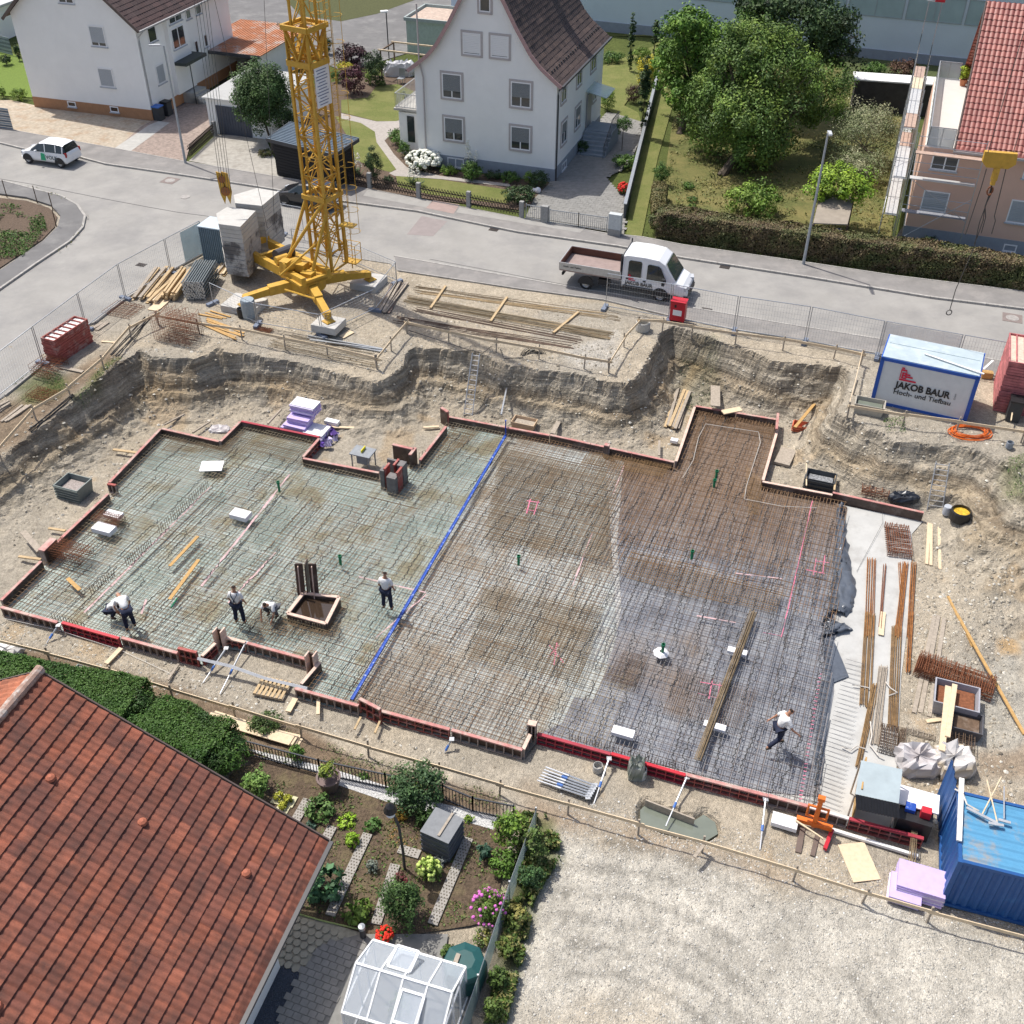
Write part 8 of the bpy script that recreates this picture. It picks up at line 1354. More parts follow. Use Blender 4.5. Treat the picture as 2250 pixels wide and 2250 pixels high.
for a in(('D',1362,1240,-1.98,.8,.5,.22,M_WHITEF,'white foam block alone in the middle of the left meshes'),('D',643,1240,-2.0,.75,.4,.16,M_WHITEF,'white foam block behind the small rusty bundle'),('D',590,1320,-1.98,.9,.5,.22,M_WHITEF,'white foam block in front of the small rusty bundle'),('I',652,922,-1.98,.75,.34,.16,M_WHITEF,'white foam block alone near the dark red formwork'),('I',1397,392,-2.03,.7,.26,.12,M_WHITEF,'white foam block under the upper end of the long bar bundle'),('I',1250,880,-2.03,.75,.26,.12,M_WHITEF,'white foam block under the lower end of the long bar bundle'),('J',368,1355,-2.25,.8,.45,.18,M_WHITEF,'white foam block outside the formwork by the orange fork'),('J',1230,1205,-1.5,1.35,.75,.06,M_WHITEF,'big white foam board lying over the black bin'),('D',1690,735,-2.05,1.15,.8,.35,M_LILAC,'lowest pack of the lilac foam stack behind the north formwork'),('D',1705,690,-1.72,1.1,.75,.3,M_LILAC,'middle pack of the lilac foam stack'),('D',1728,632,-1.3,1.25,.7,.42,M_LILAC,'top pack of the lilac foam stack, tilted'),('D',1728,606,-1.07,1.25,.7,.04,M_WHITEF,'white sheet on top of the lilac foam stack'),('D',1795,770,-2.15,1.0,.9,.3,M_WHITEF,'white pack beside the lilac foam stack'),('D',1880,715,-2.2,.7,.3,.2,M_WHITEF,'white foam piece right of the lilac stack'),('D',1640,745,-2.2,.7,.5,.2,M_LILAC,'lilac foam board left of the stack'),('E',1885,820,-2.25,.35,.25,.15,M_WHITEF,'small white foam piece before the narrow bay'),('J',1150,1800,-2.2,.9,.9,.28,M_LILAC,'lilac foam pack next to the blue container, left part'),('J',1255,1755,-2.1,1.35,.95,.5,M_LILAC,'lilac foam pack next to the blue container, main part'),('J',1362,1835,-2.2,.35,.35,.3,M_WHITEF,'white canister in front of the lilac pack')):block(*a)
block('J',655,1470,-2.3,.12,.8,.12,M_RED,'red tube lying below the orange fork',rz=-.5,name='red_tube',cat='tube',grp=None);p=at('D',1850,790,-2.25);V,F_,C_=cloud([((p.x,p.y,p.z),(.5,.9,.22))],.3,[(.25,.14,.5),(.45,.4,.6)],3,1.2,.9);meta(npmesh('plastic_film',V,F_,mat('film_sheet',(.3,.2,.5),.35,attr=True,nz=None),C_),'crumpled purple wrapping film beside the lilac foam stack','plastic film')
for k,x,y,h,lab in(('D',1582,1108,.55,'green pipe stub in the upper middle of the left meshes'),('T',643,1066,.5,'green pipe stub above the square sump'),('E',1003,1524,.5,'green pipe stub right of the blue joint strip'),('F',188,1035,.45,'upper of two green pipe stubs at the mouth of the narrow bay'),('F',176,1085,.45,'lower of two green pipe stubs at the mouth of the narrow bay'),('F',50,1490,.45,'green pipe stub on the orange bars'),('I',905,418,.6,'green pipe stub with a pale collar in the right part')):
 p=at(k,x,y,-2.15);rt=root('pipe_stub',p,lab,'pipe stub','green drain pipe stubs standing in the slab');mb=MB();mb.tube(p,p+Z*h,.055,10);mb.build('pipe',M_GREEN,rt);mb=MB();mb.tube(p+Z*(h-.1),p+Z*h,.075,10);mb.build('socket',M_GREEN,rt)
mb=MB();p=at('I',900,400,-2.05);mb.lathe(p,[(.3,0),(.2,.08),(.08,.1)],7);meta(mb.build('plastic_collar',M_WHITEF),'pale plastic bag round the foot of a green pipe stub','plastic bag')
plank('D',968,1765,1003,1712,-2.03,.05,.05,M_GREEN,'thin green rods lying above the bending worker',r=.03)
def cage(k,x,y,sx,sy,h,lab,rz=-.35,m=None,n=(9,6,4),z=None,name='bar_cage',cat='bar cage',grp='rusty bar cages and stirrup bundles'):
 p=V2(k,x,y,z);m=m or M_BRUST;rt=root(name,p,lab,cat,grp);R_=Matrix.Rotation(rz,3,'Z');P=lambda a,b,c:p+R_@Vector((a*sx,b*sy,c*h));w=.018
 for i in range(n[0]+1):
  t=i/n[0]-.5;j=random.uniform(-.03,.03);mb=MB();mb.path([P(t+j,-.5,random.uniform(0,.1)),P(t,-.5,1+random.uniform(-.15,.15)),P(t-j,.5,1+random.uniform(-.15,.15)),P(t,.5,0)],w/2*1.3,4);mb.build('stirrup',m,rt)
 for i in range(n[1]+1):
  t=i/n[1]-.5
  for c in range(n[2]):mb=MB();mb.tube(P(-.52,t,(c+.3)/n[2]),P(.52,t+random.uniform(-.05,.05),(c+.3)/n[2]),w/2,4);mb.build('bar',m,rt)
 return rt
cage('D',1015,235,2.0,1.3,1.25,'tall square cage of rusty bars at the corner of the pit',n=(16,10,7));cage('D',410,1475,1.5,.8,.5,'basket of rusty stirrups on the meshes near the west corner',z=-2.1,n=(14,6,4));cage('D',615,1275,1.2,.6,.25,'small rusty bundle on white foam blocks',z=-2.0,n=(12,5,3));cage('D',285,425,1.1,1.3,.5,'heap of rusty bar mats beside the upright red pile',n=(10,8,4));cage('D',245,570,1.2,.8,.25,'flat rusty bar mats on the grassy bank',n=(8,6,3));cage('A',700,1760,1.6,1.3,.15,'loose rusty mat near the timber piles',n=(10,6,2))
cage('J',1062,840,.8,1.1,.3,'bundle of brown stirrups on the concrete near the roofed table',z=-2.4,m=M_WOODD,n=(14,8,4));cage('F',1215,1400,.95,1.9,.3,'stack of wavy rusty spacers on the upper end of the bare concrete',z=-2.4,n=(10,14,5),rz=-.2);cage('J',1470,430,2.6,1.0,.45,'heap of rusty wavy mats on the right bank',n=(34,12,7),rz=-.5);cage('J',1250,785,.9,.25,.12,'small flat bundle of grey stirrups beside the wrapped bag',m=M_WOODG,n=(5,4,2));cage('F',1085,1130,1.1,.4,.35,'rusty frames behind the last north formwork',n=(4,4,4));cage('K',555,1485,.9,.35,.12,'rusty chain heap in front of the low barrier',n=(9,6,2));cage('J',1490,850,1.0,.8,.4,'tangle of brown stirrups between tub and plastic bag',m=M_WOODD,n=(10,6,4))
def tub(k,x,y,L,W_,h,m,lab,rz=-.35,z=None,fill=None,name='mortar_tub',cat='tub',slats=0):
 p=V2(k,x,y,z);rt=root(name,p,lab,cat,'tubs and crates');R_=Matrix.Rotation(rz,3,'Z');P=lambda a,b,c:p+R_@Vector((a,b,c));t=.88;mb=MB();o=[P(sx*L/2*q,sy*W_/2*q,c)for q,c in((t,0),(1,h),(.93,h),(t*.93,.06))for sx,sy in((-1,-1),(1,-1),(1,1),(-1,1))]
 mb.add(o,[(i+r*4,(i+1)%4+r*4,(i+1)%4+r*4+4,i+r*4+4)for r in range(3)for i in range(4)]+[(12,13,14,15),(3,2,1,0)]);mb.build('shell',m,rt)
 if fill:mb=MB();mb.box(P(0,0,h*.6),(L*.82,W_*.82,.03),rz);mb.build('contents',fill,rt)
 for i in range(slats):mb=MB();zz=h*(i+.5)/slats;mb.box(P(0,-W_/2-.01,zz),(L,.03,.05),rz);mb.box(P(-L/2-.01,0,zz),(.03,W_,.05),rz);mb.build('band',m,rt)
 return rt
mud=mat('muddy_water',(.17,.19,.155),.08,nz=(2,.1),spec=.7)
tub('E',1035,745,1.15,.65,.4,mat('beige_plastic',(.55,.40,.26),.6),'beige mortar tub behind the north formwork',fill=M_WOODG);tub('F',1050,655,1.3,.75,.5,mat('old_beige_plastic',(.42,.39,.33),.6),'beige water trough left of the site container',fill=mud);tub('J',1465,605,1.5,1.2,.65,mat('grey_tub',(.35,.35,.38),.6),'grey steel tub full of rusty stirrups under two pale boards',fill=M_BRUST);tub('J',1540,760,1.0,.9,.5,mat('dark_tub',(.10,.10,.11),.5),'dark plastic tub with brown stirrups on the right bank',fill=M_WOODD)
tub('D',432,1125,1.25,1.0,.7,mat('grey_crate',(.20,.23,.22),.6,.3),'grey steel crate with clamps beside the west formwork',slats=5,fill=mat('mixed_clamps',(.30,.26,.24),.7,nz=(14,.6)),name='steel_crate',cat='crate');tub('F',770,1080,1.3,.8,.6,mat('dark_crate',(.07,.075,.08),.6,.3),'dark steel crate with metal parts behind the dark formwork',slats=3,fill=mat('metal_parts',(.33,.34,.35),.5,.5,nz=(12,.7)),name='steel_crate',cat='crate');tub('F',668,760,.8,.5,.35,mat('orange_crate',(.55,.14,.07),.6),'small orange red crate at the foot of the right bank',slats=3,name='crate',cat='crate');tub('G',488,465,.95,.4,.15,mat('grey_crate',()),'flat grey box by the dark hedge',fill=M_WOODG,name='box',cat='box')
def crumple(k,x,y,sx,sy,h,cols,lab,z=None,leaf=.35,m=None,name='plastic_wrap',cat='plastic wrap',seed=1,core=None):
 p=V2(k,x,y,z);rt=root(name,p,lab,cat);n=26;u=np.linspace(0,2*np.pi,n,endpoint=False);r=np.random.default_rng(seed);V=[];C_=[]
 for j,(q,c)in enumerate(((1,0),(1.04,.35),(.98,.75),(.8,1.0),(.45,.85),(.0,.8))):
  k_=1+r.normal(0,.07,n);V.append(np.stack([p.x+sx/2*q*np.sign(np.cos(u))*np.abs(np.cos(u))**.6*k_,p.y+sy/2*q*np.sign(np.sin(u))*np.abs(np.sin(u))**.6*k_,p.z+h*c*(1+r.normal(0,.12,n)*(c>.3))],1));C_.append(np.repeat(np.array(cols)[r.integers(0,len(cols),1)],n,0)*r.uniform(.85,1.1,(n,1)))
 I=np.arange(6*n).reshape(6,n);Fq=np.stack([I[:-1],np.roll(I,-1,1)[:-1],np.roll(I,-1,1)[1:],I[1:]],-1).reshape(-1,4);npmesh('wrapping',np.concatenate(V),Fq,m or mat('film_sheet',()),np.concatenate(C_),rt);return rt
WP=[(.55,.53,.53),(.65,.64,.65),(.45,.42,.42)];crumple('J',1225,985,1.35,1.1,.6,WP,'big bag wrapped in clear plastic beside the concrete edge',seed=3);crumple('J',1450,1000,1.3,1.1,.7,[(.5,.42,.3),(.62,.6,.58)],'half open bag of brown sacks wrapped in plastic behind the blue container',seed=4);crumple('F',1248,1155,1.2,.6,.3,[(.03,.035,.045)],'black tarpaulin heap behind the last north formwork',seed=5,name='tarpaulin',cat='tarpaulin');crumple('D',1245,760,.9,.6,.15,WP,'clear plastic sheet lying on the gravel slope',seed=6);crumple('I',735,1205,.55,.5,.8,[(.13,.16,.13),(.3,.32,.3)],'grey green sack leaning at the dark red formwork',seed=7,name='sack',cat='sack');crumple('R',25,380,1.3,1.0,.4,[(.5,.48,.45)],'heap of pale rubble at the left frame edge',seed=8,name='rubble_heap',cat='rubble');crumple('H',630,378-378+420,.1,.1,.05,[(.3,.3,.3)],'small stone',seed=9)if False else None
ed=[('F',905,1185),('F',925,1300),('F',935,1430),('F',960,1530),('F',985,1640),('F',975,1750),('F',930,1810),('F',870,1730),('F',830,1830),('F',900,1850),('F',975,1885),('J',760,50),('J',690,160),('J',790,400),('J',690,440),('J',640,800),('J',600,1180)]
inn=[('F',880,1185),('F',870,1300),('F',860,1430),('F',850,1530),('F',845,1640),('F',840,1740),('F',830,1770),('F',815,1800),('F',800,1840),('F',790,1880),('F',770,1932),('J',640,60),('J',620,160),('J',640,400),('J',610,440),('J',575,800),('J',560,1180)]
r=np.random.default_rng(4);V=[];nn=9;m_=5
for i in range(len(ed)-1):
 for s_ in range(m_):
  t=s_/m_;a=at(*inn[i],-2.2).lerp(at(*inn[i+1],-2.2),t);b=at(*ed[i],-2.3).lerp(at(*ed[i+1],-2.3),t)
  for j in range(nn):f=j/(nn-1);q=a.lerp(b,f);amp=.22*math.sin(f*3.14)if i<11 else .03;V.append((q.x+r.normal()*.04*(i<11),q.y+r.normal()*.04*(i<11),-2.36+.02*(1-f)+amp*(.3+r.random())))
nr=len(V)//nn;I=np.arange(nr*nn).reshape(nr,nn);Fq=np.stack([I[:-1,:-1],I[:-1,1:],I[1:,1:],I[1:,:-1]],-1).reshape(-1,4);meta(npmesh('black_film',V,Fq,mat('glossy_grey_film',(.10,.115,.14),.28,nz=(3,.2)),smooth=True),'crumpled dark plastic film edge lying on the bare concrete','plastic film')
mb=MB();mb.prism(POOL,-2.9,-2.55);o=mb.build('pool',mud);meta(o,'muddy green pool beside the south formwork','pool',kind='structure')
plank('I',795,1380,1115,1505,-2.42,.05,.35,M_WOODG,'grey board standing on edge in the muddy pool')
def ladder(k,tx,ty,bx,by,zt,zb,lab,w_=.42,n=12):
 a,b=at(k,bx,by,zb),at(k,tx,ty,zt);s=Vector((1,-.25,0)).normalized()*w_/2;rt=root('ladder',a,lab,'ladder');mb=MB()
 for q in(-1,1):mb=MB();mb.beam(a+s*q,b+s*q*.85,.03,.08);mb.build('rail',M_ALU,rt)
 for i in range(n):p=a.lerp(b,(i+.5)/n);mb=MB();mb.beam(p-s,p+s,.035,.03);mb.build('rung',M_ALU,rt)
ladder('E',763,325,717,682,.35,-2.35,'long aluminium ladder leaning on the pit wall below the board rail',n=13);ladder('F',1472,942,1422,1232,-.2,-2.35,'wide aluminium ladder leaning on the right bank',.62,10)
def coil(k,x,y,r_,m,lab,n=9,tilt=0.,th=.03,z=None,sq=1.):
 p=V2(k,x,y,z);rt=root('hose_coil',p,lab,'hose');mb=MB()
 for i in range(n):rr=r_*random.uniform(.65,1.05);o=Vector((random.uniform(-.08,.08),random.uniform(-.08,.08),.03+i*th*.5));mb.path([p+o+Vector((rr*math.cos(t),rr*math.sin(t)*sq*math.cos(tilt),rr*math.sin(t)*math.sin(tilt)*sq))for t in np.linspace(0,6.3,22)],th*.5,5)
 mb.build('hose',m,rt)
coil('E',1085,372,.62,M_BLACK,'black hose coil hanging over the edge of the pit',tilt=.9,z=-.35);coil('F',1622,780,1.0,mat('orange_hose',(.75,.16,.02),.5),'bright orange hose coil in front of the site container',n=12,sq=.6)
string([('E',380,195,.1),('E',550,250,.1),('E',700,300,.1),('E',800,325,.1),('E',850,285,.1)],'black cable along the pit edge above the ladder',.02,M_BLACK,grp=None);string([('E',900,300,.1),('E',920,355,0),('E',1030,350,0)],'short black cable left of the hose coil',.02,M_BLACK,grp=None);string([('H',258,1305,-2.3),('H',420,1350,-2.3),('H',640,1400,-2.3)],'light green garden hose along the terrace edge',.025,mat('green_hose',(.35,.42,.15),.6),grp=None);string([('G',1120,378,-1.85),('G',1300,420,-1.9),('G',1500,490,-2.0),('G',1740,548,-1.95)],'clear plastic strip stretched over the south recess',.07,mat('clear_strip',(.5,.52,.55),.3),grp=None)
for pts,l in(([('J',930,700),('J',940,790),('J',925,850),('J',980,920),('J',1015,935)],'pale cord loop on the grey bundle'),([('J',740,860),('J',800,890),('J',840,860),('J',905,880)],'pale cord across the slanting bundle'),([('J',810,460),('J',880,470),('J',925,480)],'pale cord across the westernmost bundle'),([('J',1030,440),('J',1060,480),('J',1105,510),('J',1050,530)],'pale cord on the middle bundle')):string([(k,x,y,-2.28)for k,x,y in pts],l+' on the bare concrete',.025,mat('pale_strap',()),grp='pale cords on the bar bundles')
def boxes(name,cat,lab,p,items,rz=-.35,grp=None):
 rt=root(name,p,lab,cat,grp);R_=Matrix.Rotation(rz,3,'Z')
 for nm,c,s,m in items:mb=MB();mb.box(Vector(p)+R_@Vector(c),s,rz);mb.build(nm,m,rt,bevel=.008)
 return rt
boxes('power_cabinet','cabinet','bright red site power cabinet at the fence by the street',g('N',1545,1000),[('body',(0,0,.65),(.75,.5,1.0),M_RED),('lid',(0,0,1.18),(.8,.55,.06),M_RED),('leg',(-.3,0,.07),(.06,.4,.15),M_RED),('leg',(.3,0,.07),(.06,.4,.15),M_RED),('notice',(0,-.255,.6),(.45,.012,.3),M_FRAME),('warning_mark',(-.12,-.255,.95),(.1,.012,.16),M_INK)])
boxes('table_saw','table saw','grey table saw with yellow blade guard behind the north formwork',at('E',130,965,-2.38),[('table',(0,0,.8),(1.0,.75,.06),mat('saw_grey',(.26,.28,.30),.5)),('motor_box',(0,0,.5),(.5,.4,.5),mat('saw_grey',())),('blade_guard',(0,.05,.9),(.05,.4,.14),mat('guard_yellow',(.7,.6,.02),.5))]+[('leg',(x,y,.38),(.05,.05,.78),mat('saw_grey',()))for x in(-.42,.42)for y in(-.3,.3)])
boxes('pallet','pallet','wooden pallet lying in the south recess',at('G',1545,555,-2.38),[('deck_board',(-.5+i*.165,0,.12),(.11,.85,.025),M_WOOD)for i in range(7)]+[('bearer',(0,y,.06),(1.15,.09,.09),M_WOODG)for y in(-.38,0,.38)],rz=-.25)
for k,x,y,lc,lab in(('A',905,682,mat('blue_lid',(.05,.16,.5),.5),'dark wheelie bin with blue lid at the corner of the left white house'),('A',952,655,M_BLACK,'dark wheelie bin behind the blue lidded one'),('Q',860,1045,M_BLACK,'dark wheelie bin with a white sign before the tall pink stack')):
 p=gnat(k,x,y);boxes('wheelie_bin','wheelie bin',lab,p,[('body',(0,0,.5),(.55,.6,.95),mat('bin_grey',(.04,.045,.05),.5)),('lid',(0,0,1.02),(.62,.68,.08),lc),('wheel',(-.2,.3,.1),(.06,.2,.2),M_TYRE),('wheel',(.2,.3,.1),(.06,.2,.2),M_TYRE)],grp='wheelie bins')
plank('Q',888,860,855,1060,.5,.05,.05,M_WOODP,'broom leaning on the dark bin by the tall stack');ORG=mat('orange_steel',(.72,.16,.02),.5)
boxes('pallet_fork','crane fork','orange crane fork standing outside the formwork',at('J',555,1390,-2.35),[('mast',(0,0,.75),(.14,.12,1.4),ORG),('cross_beam',(0,0,.2),(1.1,.16,.16),ORG),('side_ring',(-.3,0,.75),(.06,.08,.55),ORG),('side_ring',(.3,0,.75),(.06,.08,.55),ORG),('brace',(0,0,.5),(.62,.06,.06),ORG),('brace',(0,0,1.0),(.62,.06,.06),ORG),('head',(0,0,1.45),(.22,.16,.14),ORG)])
pt=at('J',985,1330,-2.38);rt=boxes('work_shelter','work table','work table under a grey sheet metal roof at the south east corner',pt,[('table_top',(0,.1,.75),(1.5,.9,.05),M_WOODP),('side_panel',(-.8,.3,.8),(.05,1.3,1.5),M_WOODO),('tool',(-.2,-.1,.85),(.3,.12,.12),M_REDP),('tool',(.15,.05,.84),(.35,.1,.1),M_ALU)])
rr_=[at('J',868,958,-.75),at('J',1137,1018,-.75),at('J',1112,1240,-.95),at('J',828,1178,-.95)];mb=MB();mb.extr(rr_,Vector((0,0,.04)));mb.build('roof',mat('sheet_zinc',(.40,.47,.49),.45,.3,nz=(2,.1)),rt);mb=MB();a,b=rr_[3],rr_[2]
for i in range(14):p=a.lerp(b,(i+.5)/14);mb.extr([p+Vector((-.045,-.02,.03)),p+Vector((.045,-.02,.03)),p+Vector((.045,-.35,-.25)),p+Vector((-.045,-.35,-.25))],Vector((0,0,.02)))
mb.build('front_flap',M_BLACK,rt)
for q in rr_:mb=MB();mb.tube(Vector((q.x,q.y,-2.38)),q,.03,5);mb.build('post',M_WOODG,rt)
boxes('refuse_bin','bin','open black bin with blue bucket under the white foam board',at('J',1190,1385,-2.38),[('body',(0,0,.4),(1.0,.9,.8),M_BLACK),('blue_bucket',(-.2,0,.85),(.3,.3,.2),M_BLUE),('red_box',(.25,-.1,.95),(.3,.25,.3),M_RED)]);bundle('J',1225,1340,1195,1690,8,.02,.02,M_OR3,'rusty bars leaning over the red and cream panel',z=-2.0,spread=.15,layers=2)
# --- garden fences, greenhouse, small buildings
def lattice_fence(a,b,lab,h=.75,post=True):
 rt=root('lattice_fence',(a+b)/2,lab,'fence','dark lattice fence bays along the garden');d=(b-a).normalized();L=(b-a).length;n=int(L/.19);m=mat('dark_fence_wood',(.05,.038,.03),.9,nz=(6,.3));mb=MB();o=Vector((d.y,-d.x,0))*.02
 for i in range(n+1):
  p=a+d*(i*L/n)
  for s,oo in((.42,o),(-.42,-o)):
   q=p+d*s
   if 0<=(q-a).dot(d)<=L:mb.beam(p+oo+Z*.12,q+oo+Z*(h+.1),.045,.02)
 mb.build('lattice',m,rt);mb=MB()
 for z in(.28,h-.1):mb.beam(a+Z*z,b+Z*z,.05,.05)
 mb.build('rails',m,rt)
 if post:mb=MB();mb.box(b+Z*.5,(.24,.24,1.0),-.35);mb.build('stone_post',mat('granite_post',(.30,.30,.29),.9,nz=(9,.2)),rt)
P=[gnat('B',x,y)for x,y in((-110,1035),(163,1075),(440,1132),(722,1183),(1020,1240))]
for i,l in enumerate(('lattice fence bay next to the carport','lattice fence bay below the dark conifer','lattice fence bay in the middle of the front lawn','lattice fence bay ending at the small gate')):lattice_fence(P[i]+Z*.1,P[i+1]+Z*.1,l)
lattice_fence(gnat('A',1070,905),gnat('A',1220,770),'lattice fence between the patterned driveway and the concrete one',.8)
def bars_fence(a,b,lab,h,sp,m,name='bar_fence',grp=None,r=.012,rails=(.12,.92)):
 rt=root(name,(a+b)/2,lab,'fence' if 'gate' not in name else 'gate',grp);L=(b-a).length;n=max(2,int(L/sp));mb=MB()
 for i in range(n+1):q=a.lerp(b,i/n);mb.beam(q+Z*h*rails[0],q+Z*h*rails[1],r*2,r*2)
 mb.build('bars',m,rt)['kind']='stuff';mb=MB()
 for z in rails:mb.beam(a+Z*h*z,b+Z*h*z,.04,.04)
 for q in(a,b):mb.beam(q,q+Z*h,.05,.05)
 mb.build('frame',m,rt)
M_GATE=mat('gate_grey',(.32,.34,.36),.5,.4);q=[gnat('B',x,y)+Z*.08 for x,y in((1045,1250),(1128,1264),(1178,1275),(1340,1298),(1500,1320))]
bars_fence(q[0],q[1],'narrow grey garden gate between two stone posts',1.0,.12,M_GATE,'garden_gate');bars_fence(q[2],q[3],'left leaf of the wide grey driveway gate',.95,.12,M_GATE,'driveway_gate');bars_fence(q[3],q[4],'right leaf of the wide grey driveway gate',.95,.12,M_GATE,'driveway_gate')
boxes('gate_pier','gate pier','granite pier between the small gate and the wide gate',gnat('B',1152,1268),[('pier',(0,0,.55),(.4,.3,1.15),mat('granite_post',()))]);boxes('meter_cabinet','meter cabinet','pale grey meter cabinet on a stone base beside the driveway gate',gnat('B',1545,1340),[('base',(0,0,.25),(.75,.4,.5),mat('granite_post',())),('cabinet',(0,0,.95),(.75,.35,.9),mat('cabinet_grey',(.50,.53,.53),.6))])
a,b=gnat('B',1600,1240),gnat('B',1788,470);rt=root('boundary_wall',(a+b)/2,'low dark boundary wall with pale coping right of the driveway','wall');mb=MB();mb.beam(a+Z*.45,b+Z*.45,.12,.9);mb.build('wall',mat('dark_wall',(.10,.11,.12),.9),rt);mb=MB();mb.beam(a+Z*.93,b+Z*.93,.2,.06);mb.build('coping',M_GALV,rt)
DB=mat('dark_bar',(.035,.04,.05),.5,.3);P=[g(*c)for c in(('G',1290,890),('G',1402,930),('G',1815,1040),('H',770,605),('H',1092,668),('H',1260,738),('H',1490,785))]
for i,l in enumerate(('first bay of the dark garden fence at the hedge','long bay of the dark garden fence before the pale boards','dark garden fence bay behind the potted shrub','dark garden fence bay behind the large rose bush','dark garden fence bay behind the grey composter','last dark garden fence bay at the sloping mesh fence')):bars_fence(P[i],P[i+1],l,.85,.11,DB,'bar_fence','bays of the dark garden bar fence')
P=[g(*c)for c in(('H',1612,850),('H',1465,1265),('H',1292,1790),('H',1180,2120))]
for i,l in enumerate(('upper bay of the green chain link fence beside the gravel yard','middle bay of the green chain link fence at the pink phlox','lower bay of the green chain link fence behind the greenhouse')):
 a,b=P[i],P[i+1];rt=root('chain_link_fence',(a+b)/2,l,'fence','bays of the chain link garden fence');d=(b-a).normalized();L=(b-a).length;n=int(L/.07);mb=MB();h=1.15
 for j in range(-16,n+1):
  for s in(1,-1):
   t0,t1=j*.07,j*.07+h*.9;u0,u1=max(0,t0),min(L,t1)
   if u1>u0:z0,z1=(u0-t0)/.9,(u1-t0)/.9;z0,z1=(z0,z1)if s>0 else(h-z0,h-z1);mb.beam(a+d*u0+Z*z0,a+d*u1+Z*z1,.006,.006)
 mb.build('wire_mesh',mat('green_grey_wire',(.20,.26,.25),.5,.3),rt);mb=MB();mb.tube(a,a+Z*1.3,.03,6);mb.tube(a+Z*1.16,b+Z*1.16,.008,4);mb.build('post',M_GALV,rt)
P=[g('A',x,y)for x,y in((40,1117),(212,1150),(300,1190),(322,1290))]
for i,p in enumerate(P):mb=MB();mb.tube(p,p+Z*1.1,.03,5);meta(mb.build('fence_post',M_WOODD),('thin dark post at the allotment corner, '+('first from the left edge','second from the left edge','at the bend','beyond the bend')[i]),'post','thin posts round the allotment')
def slat_fence(a,b,h,lab):
 rt=root('slat_fence',(a+b)/2,lab,'fence');m=mat('blue_grey_slat',(.13,.16,.19),.7,nz=(2,.2))
 for i in range(9):mb=MB();mb.beam(a+Z*(.15+i*h/9),b+Z*(.15+i*h/9),.03,h/9*.85);mb.build('board',m if i%2 else mat('pale_slat',(.25,.29,.32),.7),rt)
slat_fence(gnat('A',-200,705),gnat('A',78,742),1.5,'blue grey board fence at the left frame edge by the pavement');slat_fence(gnat('A',-120,270),gnat('A',75,318),1.4,'grey board fence behind the bright lawn at the left edge')
c=Bld(gnat('A',-250,215),-17);boxes('neighbour_shed','shed','white shed with a grey roof at the far left edge',c.p(1.5,1.5),[('wall',(0,0,1.3),(6,5,2.6),M_WALLW),('roof',(0,0,2.7),(6.6,5.6,.2),mat('grey_sheet',(.5,.5,.5),.6)),('door',(2.4,-2.52,1.0),(.8,.05,1.9),mat('brown_board',()))],rz=c.a)
rp=[at('C',778,1098,2.0),at('C',970,1120,2.0),at('C',932,1275,1.7),at('C',738,1268,1.7)];rt=root('lean_to',(sum(rp,Vector())/4).xy.to_3d(),'small lean-to with a weathered flat roof behind the street lamp','lean-to');mb=MB();mb.extr(rp,Vector((0,0,.06)));mb.build('roof',mat('weathered_roof',(.30,.26,.21),.9,nz=(2,.15)),rt)
for q in rp:mb=MB();mb.tube(Vector((q.x,q.y,0)),q,.05,5);mb.build('post',M_WOODD,rt)
mb=MB();q=(rp[2]+rp[3])/2;mb.box((q.x+.6,q.y+.5,.6),(.6,.6,1.1));mb.build('blue_barrel',M_BLUE,rt);mb=MB();mb.box((q.x-.4,q.y+.7,.6),(1.2,.6,1.1));mb.build('firewood',M_WOODD,rt)
c=Bld(gnat('C',975,640),-12);boxes('dark_shed','shed','dark boarded shed with a white roof edge behind the variegated shrub',c.p(3.2,1.2),[('wall',(0,0,1.1),(7.0,1.6,2.2),mat('dark_boarding',(.06,.055,.05),.9,nz=(2,.3))),('roof',(0,.1,2.25),(7.4,1.9,.1),mat('white_wood',()))],rz=c.a)
p=gnat('L',1850,1030);rt=boxes('pergola','pergola','open wooden pergola left of the white house',p,[('post',(x,y,1.1),(.1,.1,2.2),M_WOODD)for x in(-1.8,2)for y in(0,2.4)]+[('beam',(.1,y,2.25),(4.2,.1,.12),M_WOODP)for y in(0,2.4)]+[('beam',(-1.8,1.2,2.2),(.1,2.4,.1),M_WOODD)]);crumple('L',1800,940,2.4,1.2,1.0,[(.66,.66,.67)],'garden furniture under a white cover by the pergola',seed=11,name='covered_furniture',cat='covered furniture');p=gnat('L',1830,1050);boxes('garden_chair','garden chair','grey garden chair before the white covered furniture',p,[('seat',(0,0,.45),(.5,.5,.05),M_GALV),('backrest',(0,.25,.8),(.5,.04,.7),M_GALV)]+[('leg',(x,y,.22),(.04,.04,.44),M_GALV)for x in(-.22,.22)for y in(-.22,.22)])
for k,x,y,r_,l in(('B',1088,1093,.16,'small white ball light by the spreading conifer'),('B',1112,1095,.2,'larger white ball light by the spreading conifer')):p=gnat(k,x,y);mb=MB();mb.lathe(p,[(.001,0),(r_,r_),(.001,2*r_)][:1]+[(r_*math.sin(t),r_-r_*math.cos(t))for t in np.linspace(.2,3.1,9)],14);meta(mb.build('ball_light',M_WHITEF,smooth=True),l,'ball light','white ball lights')
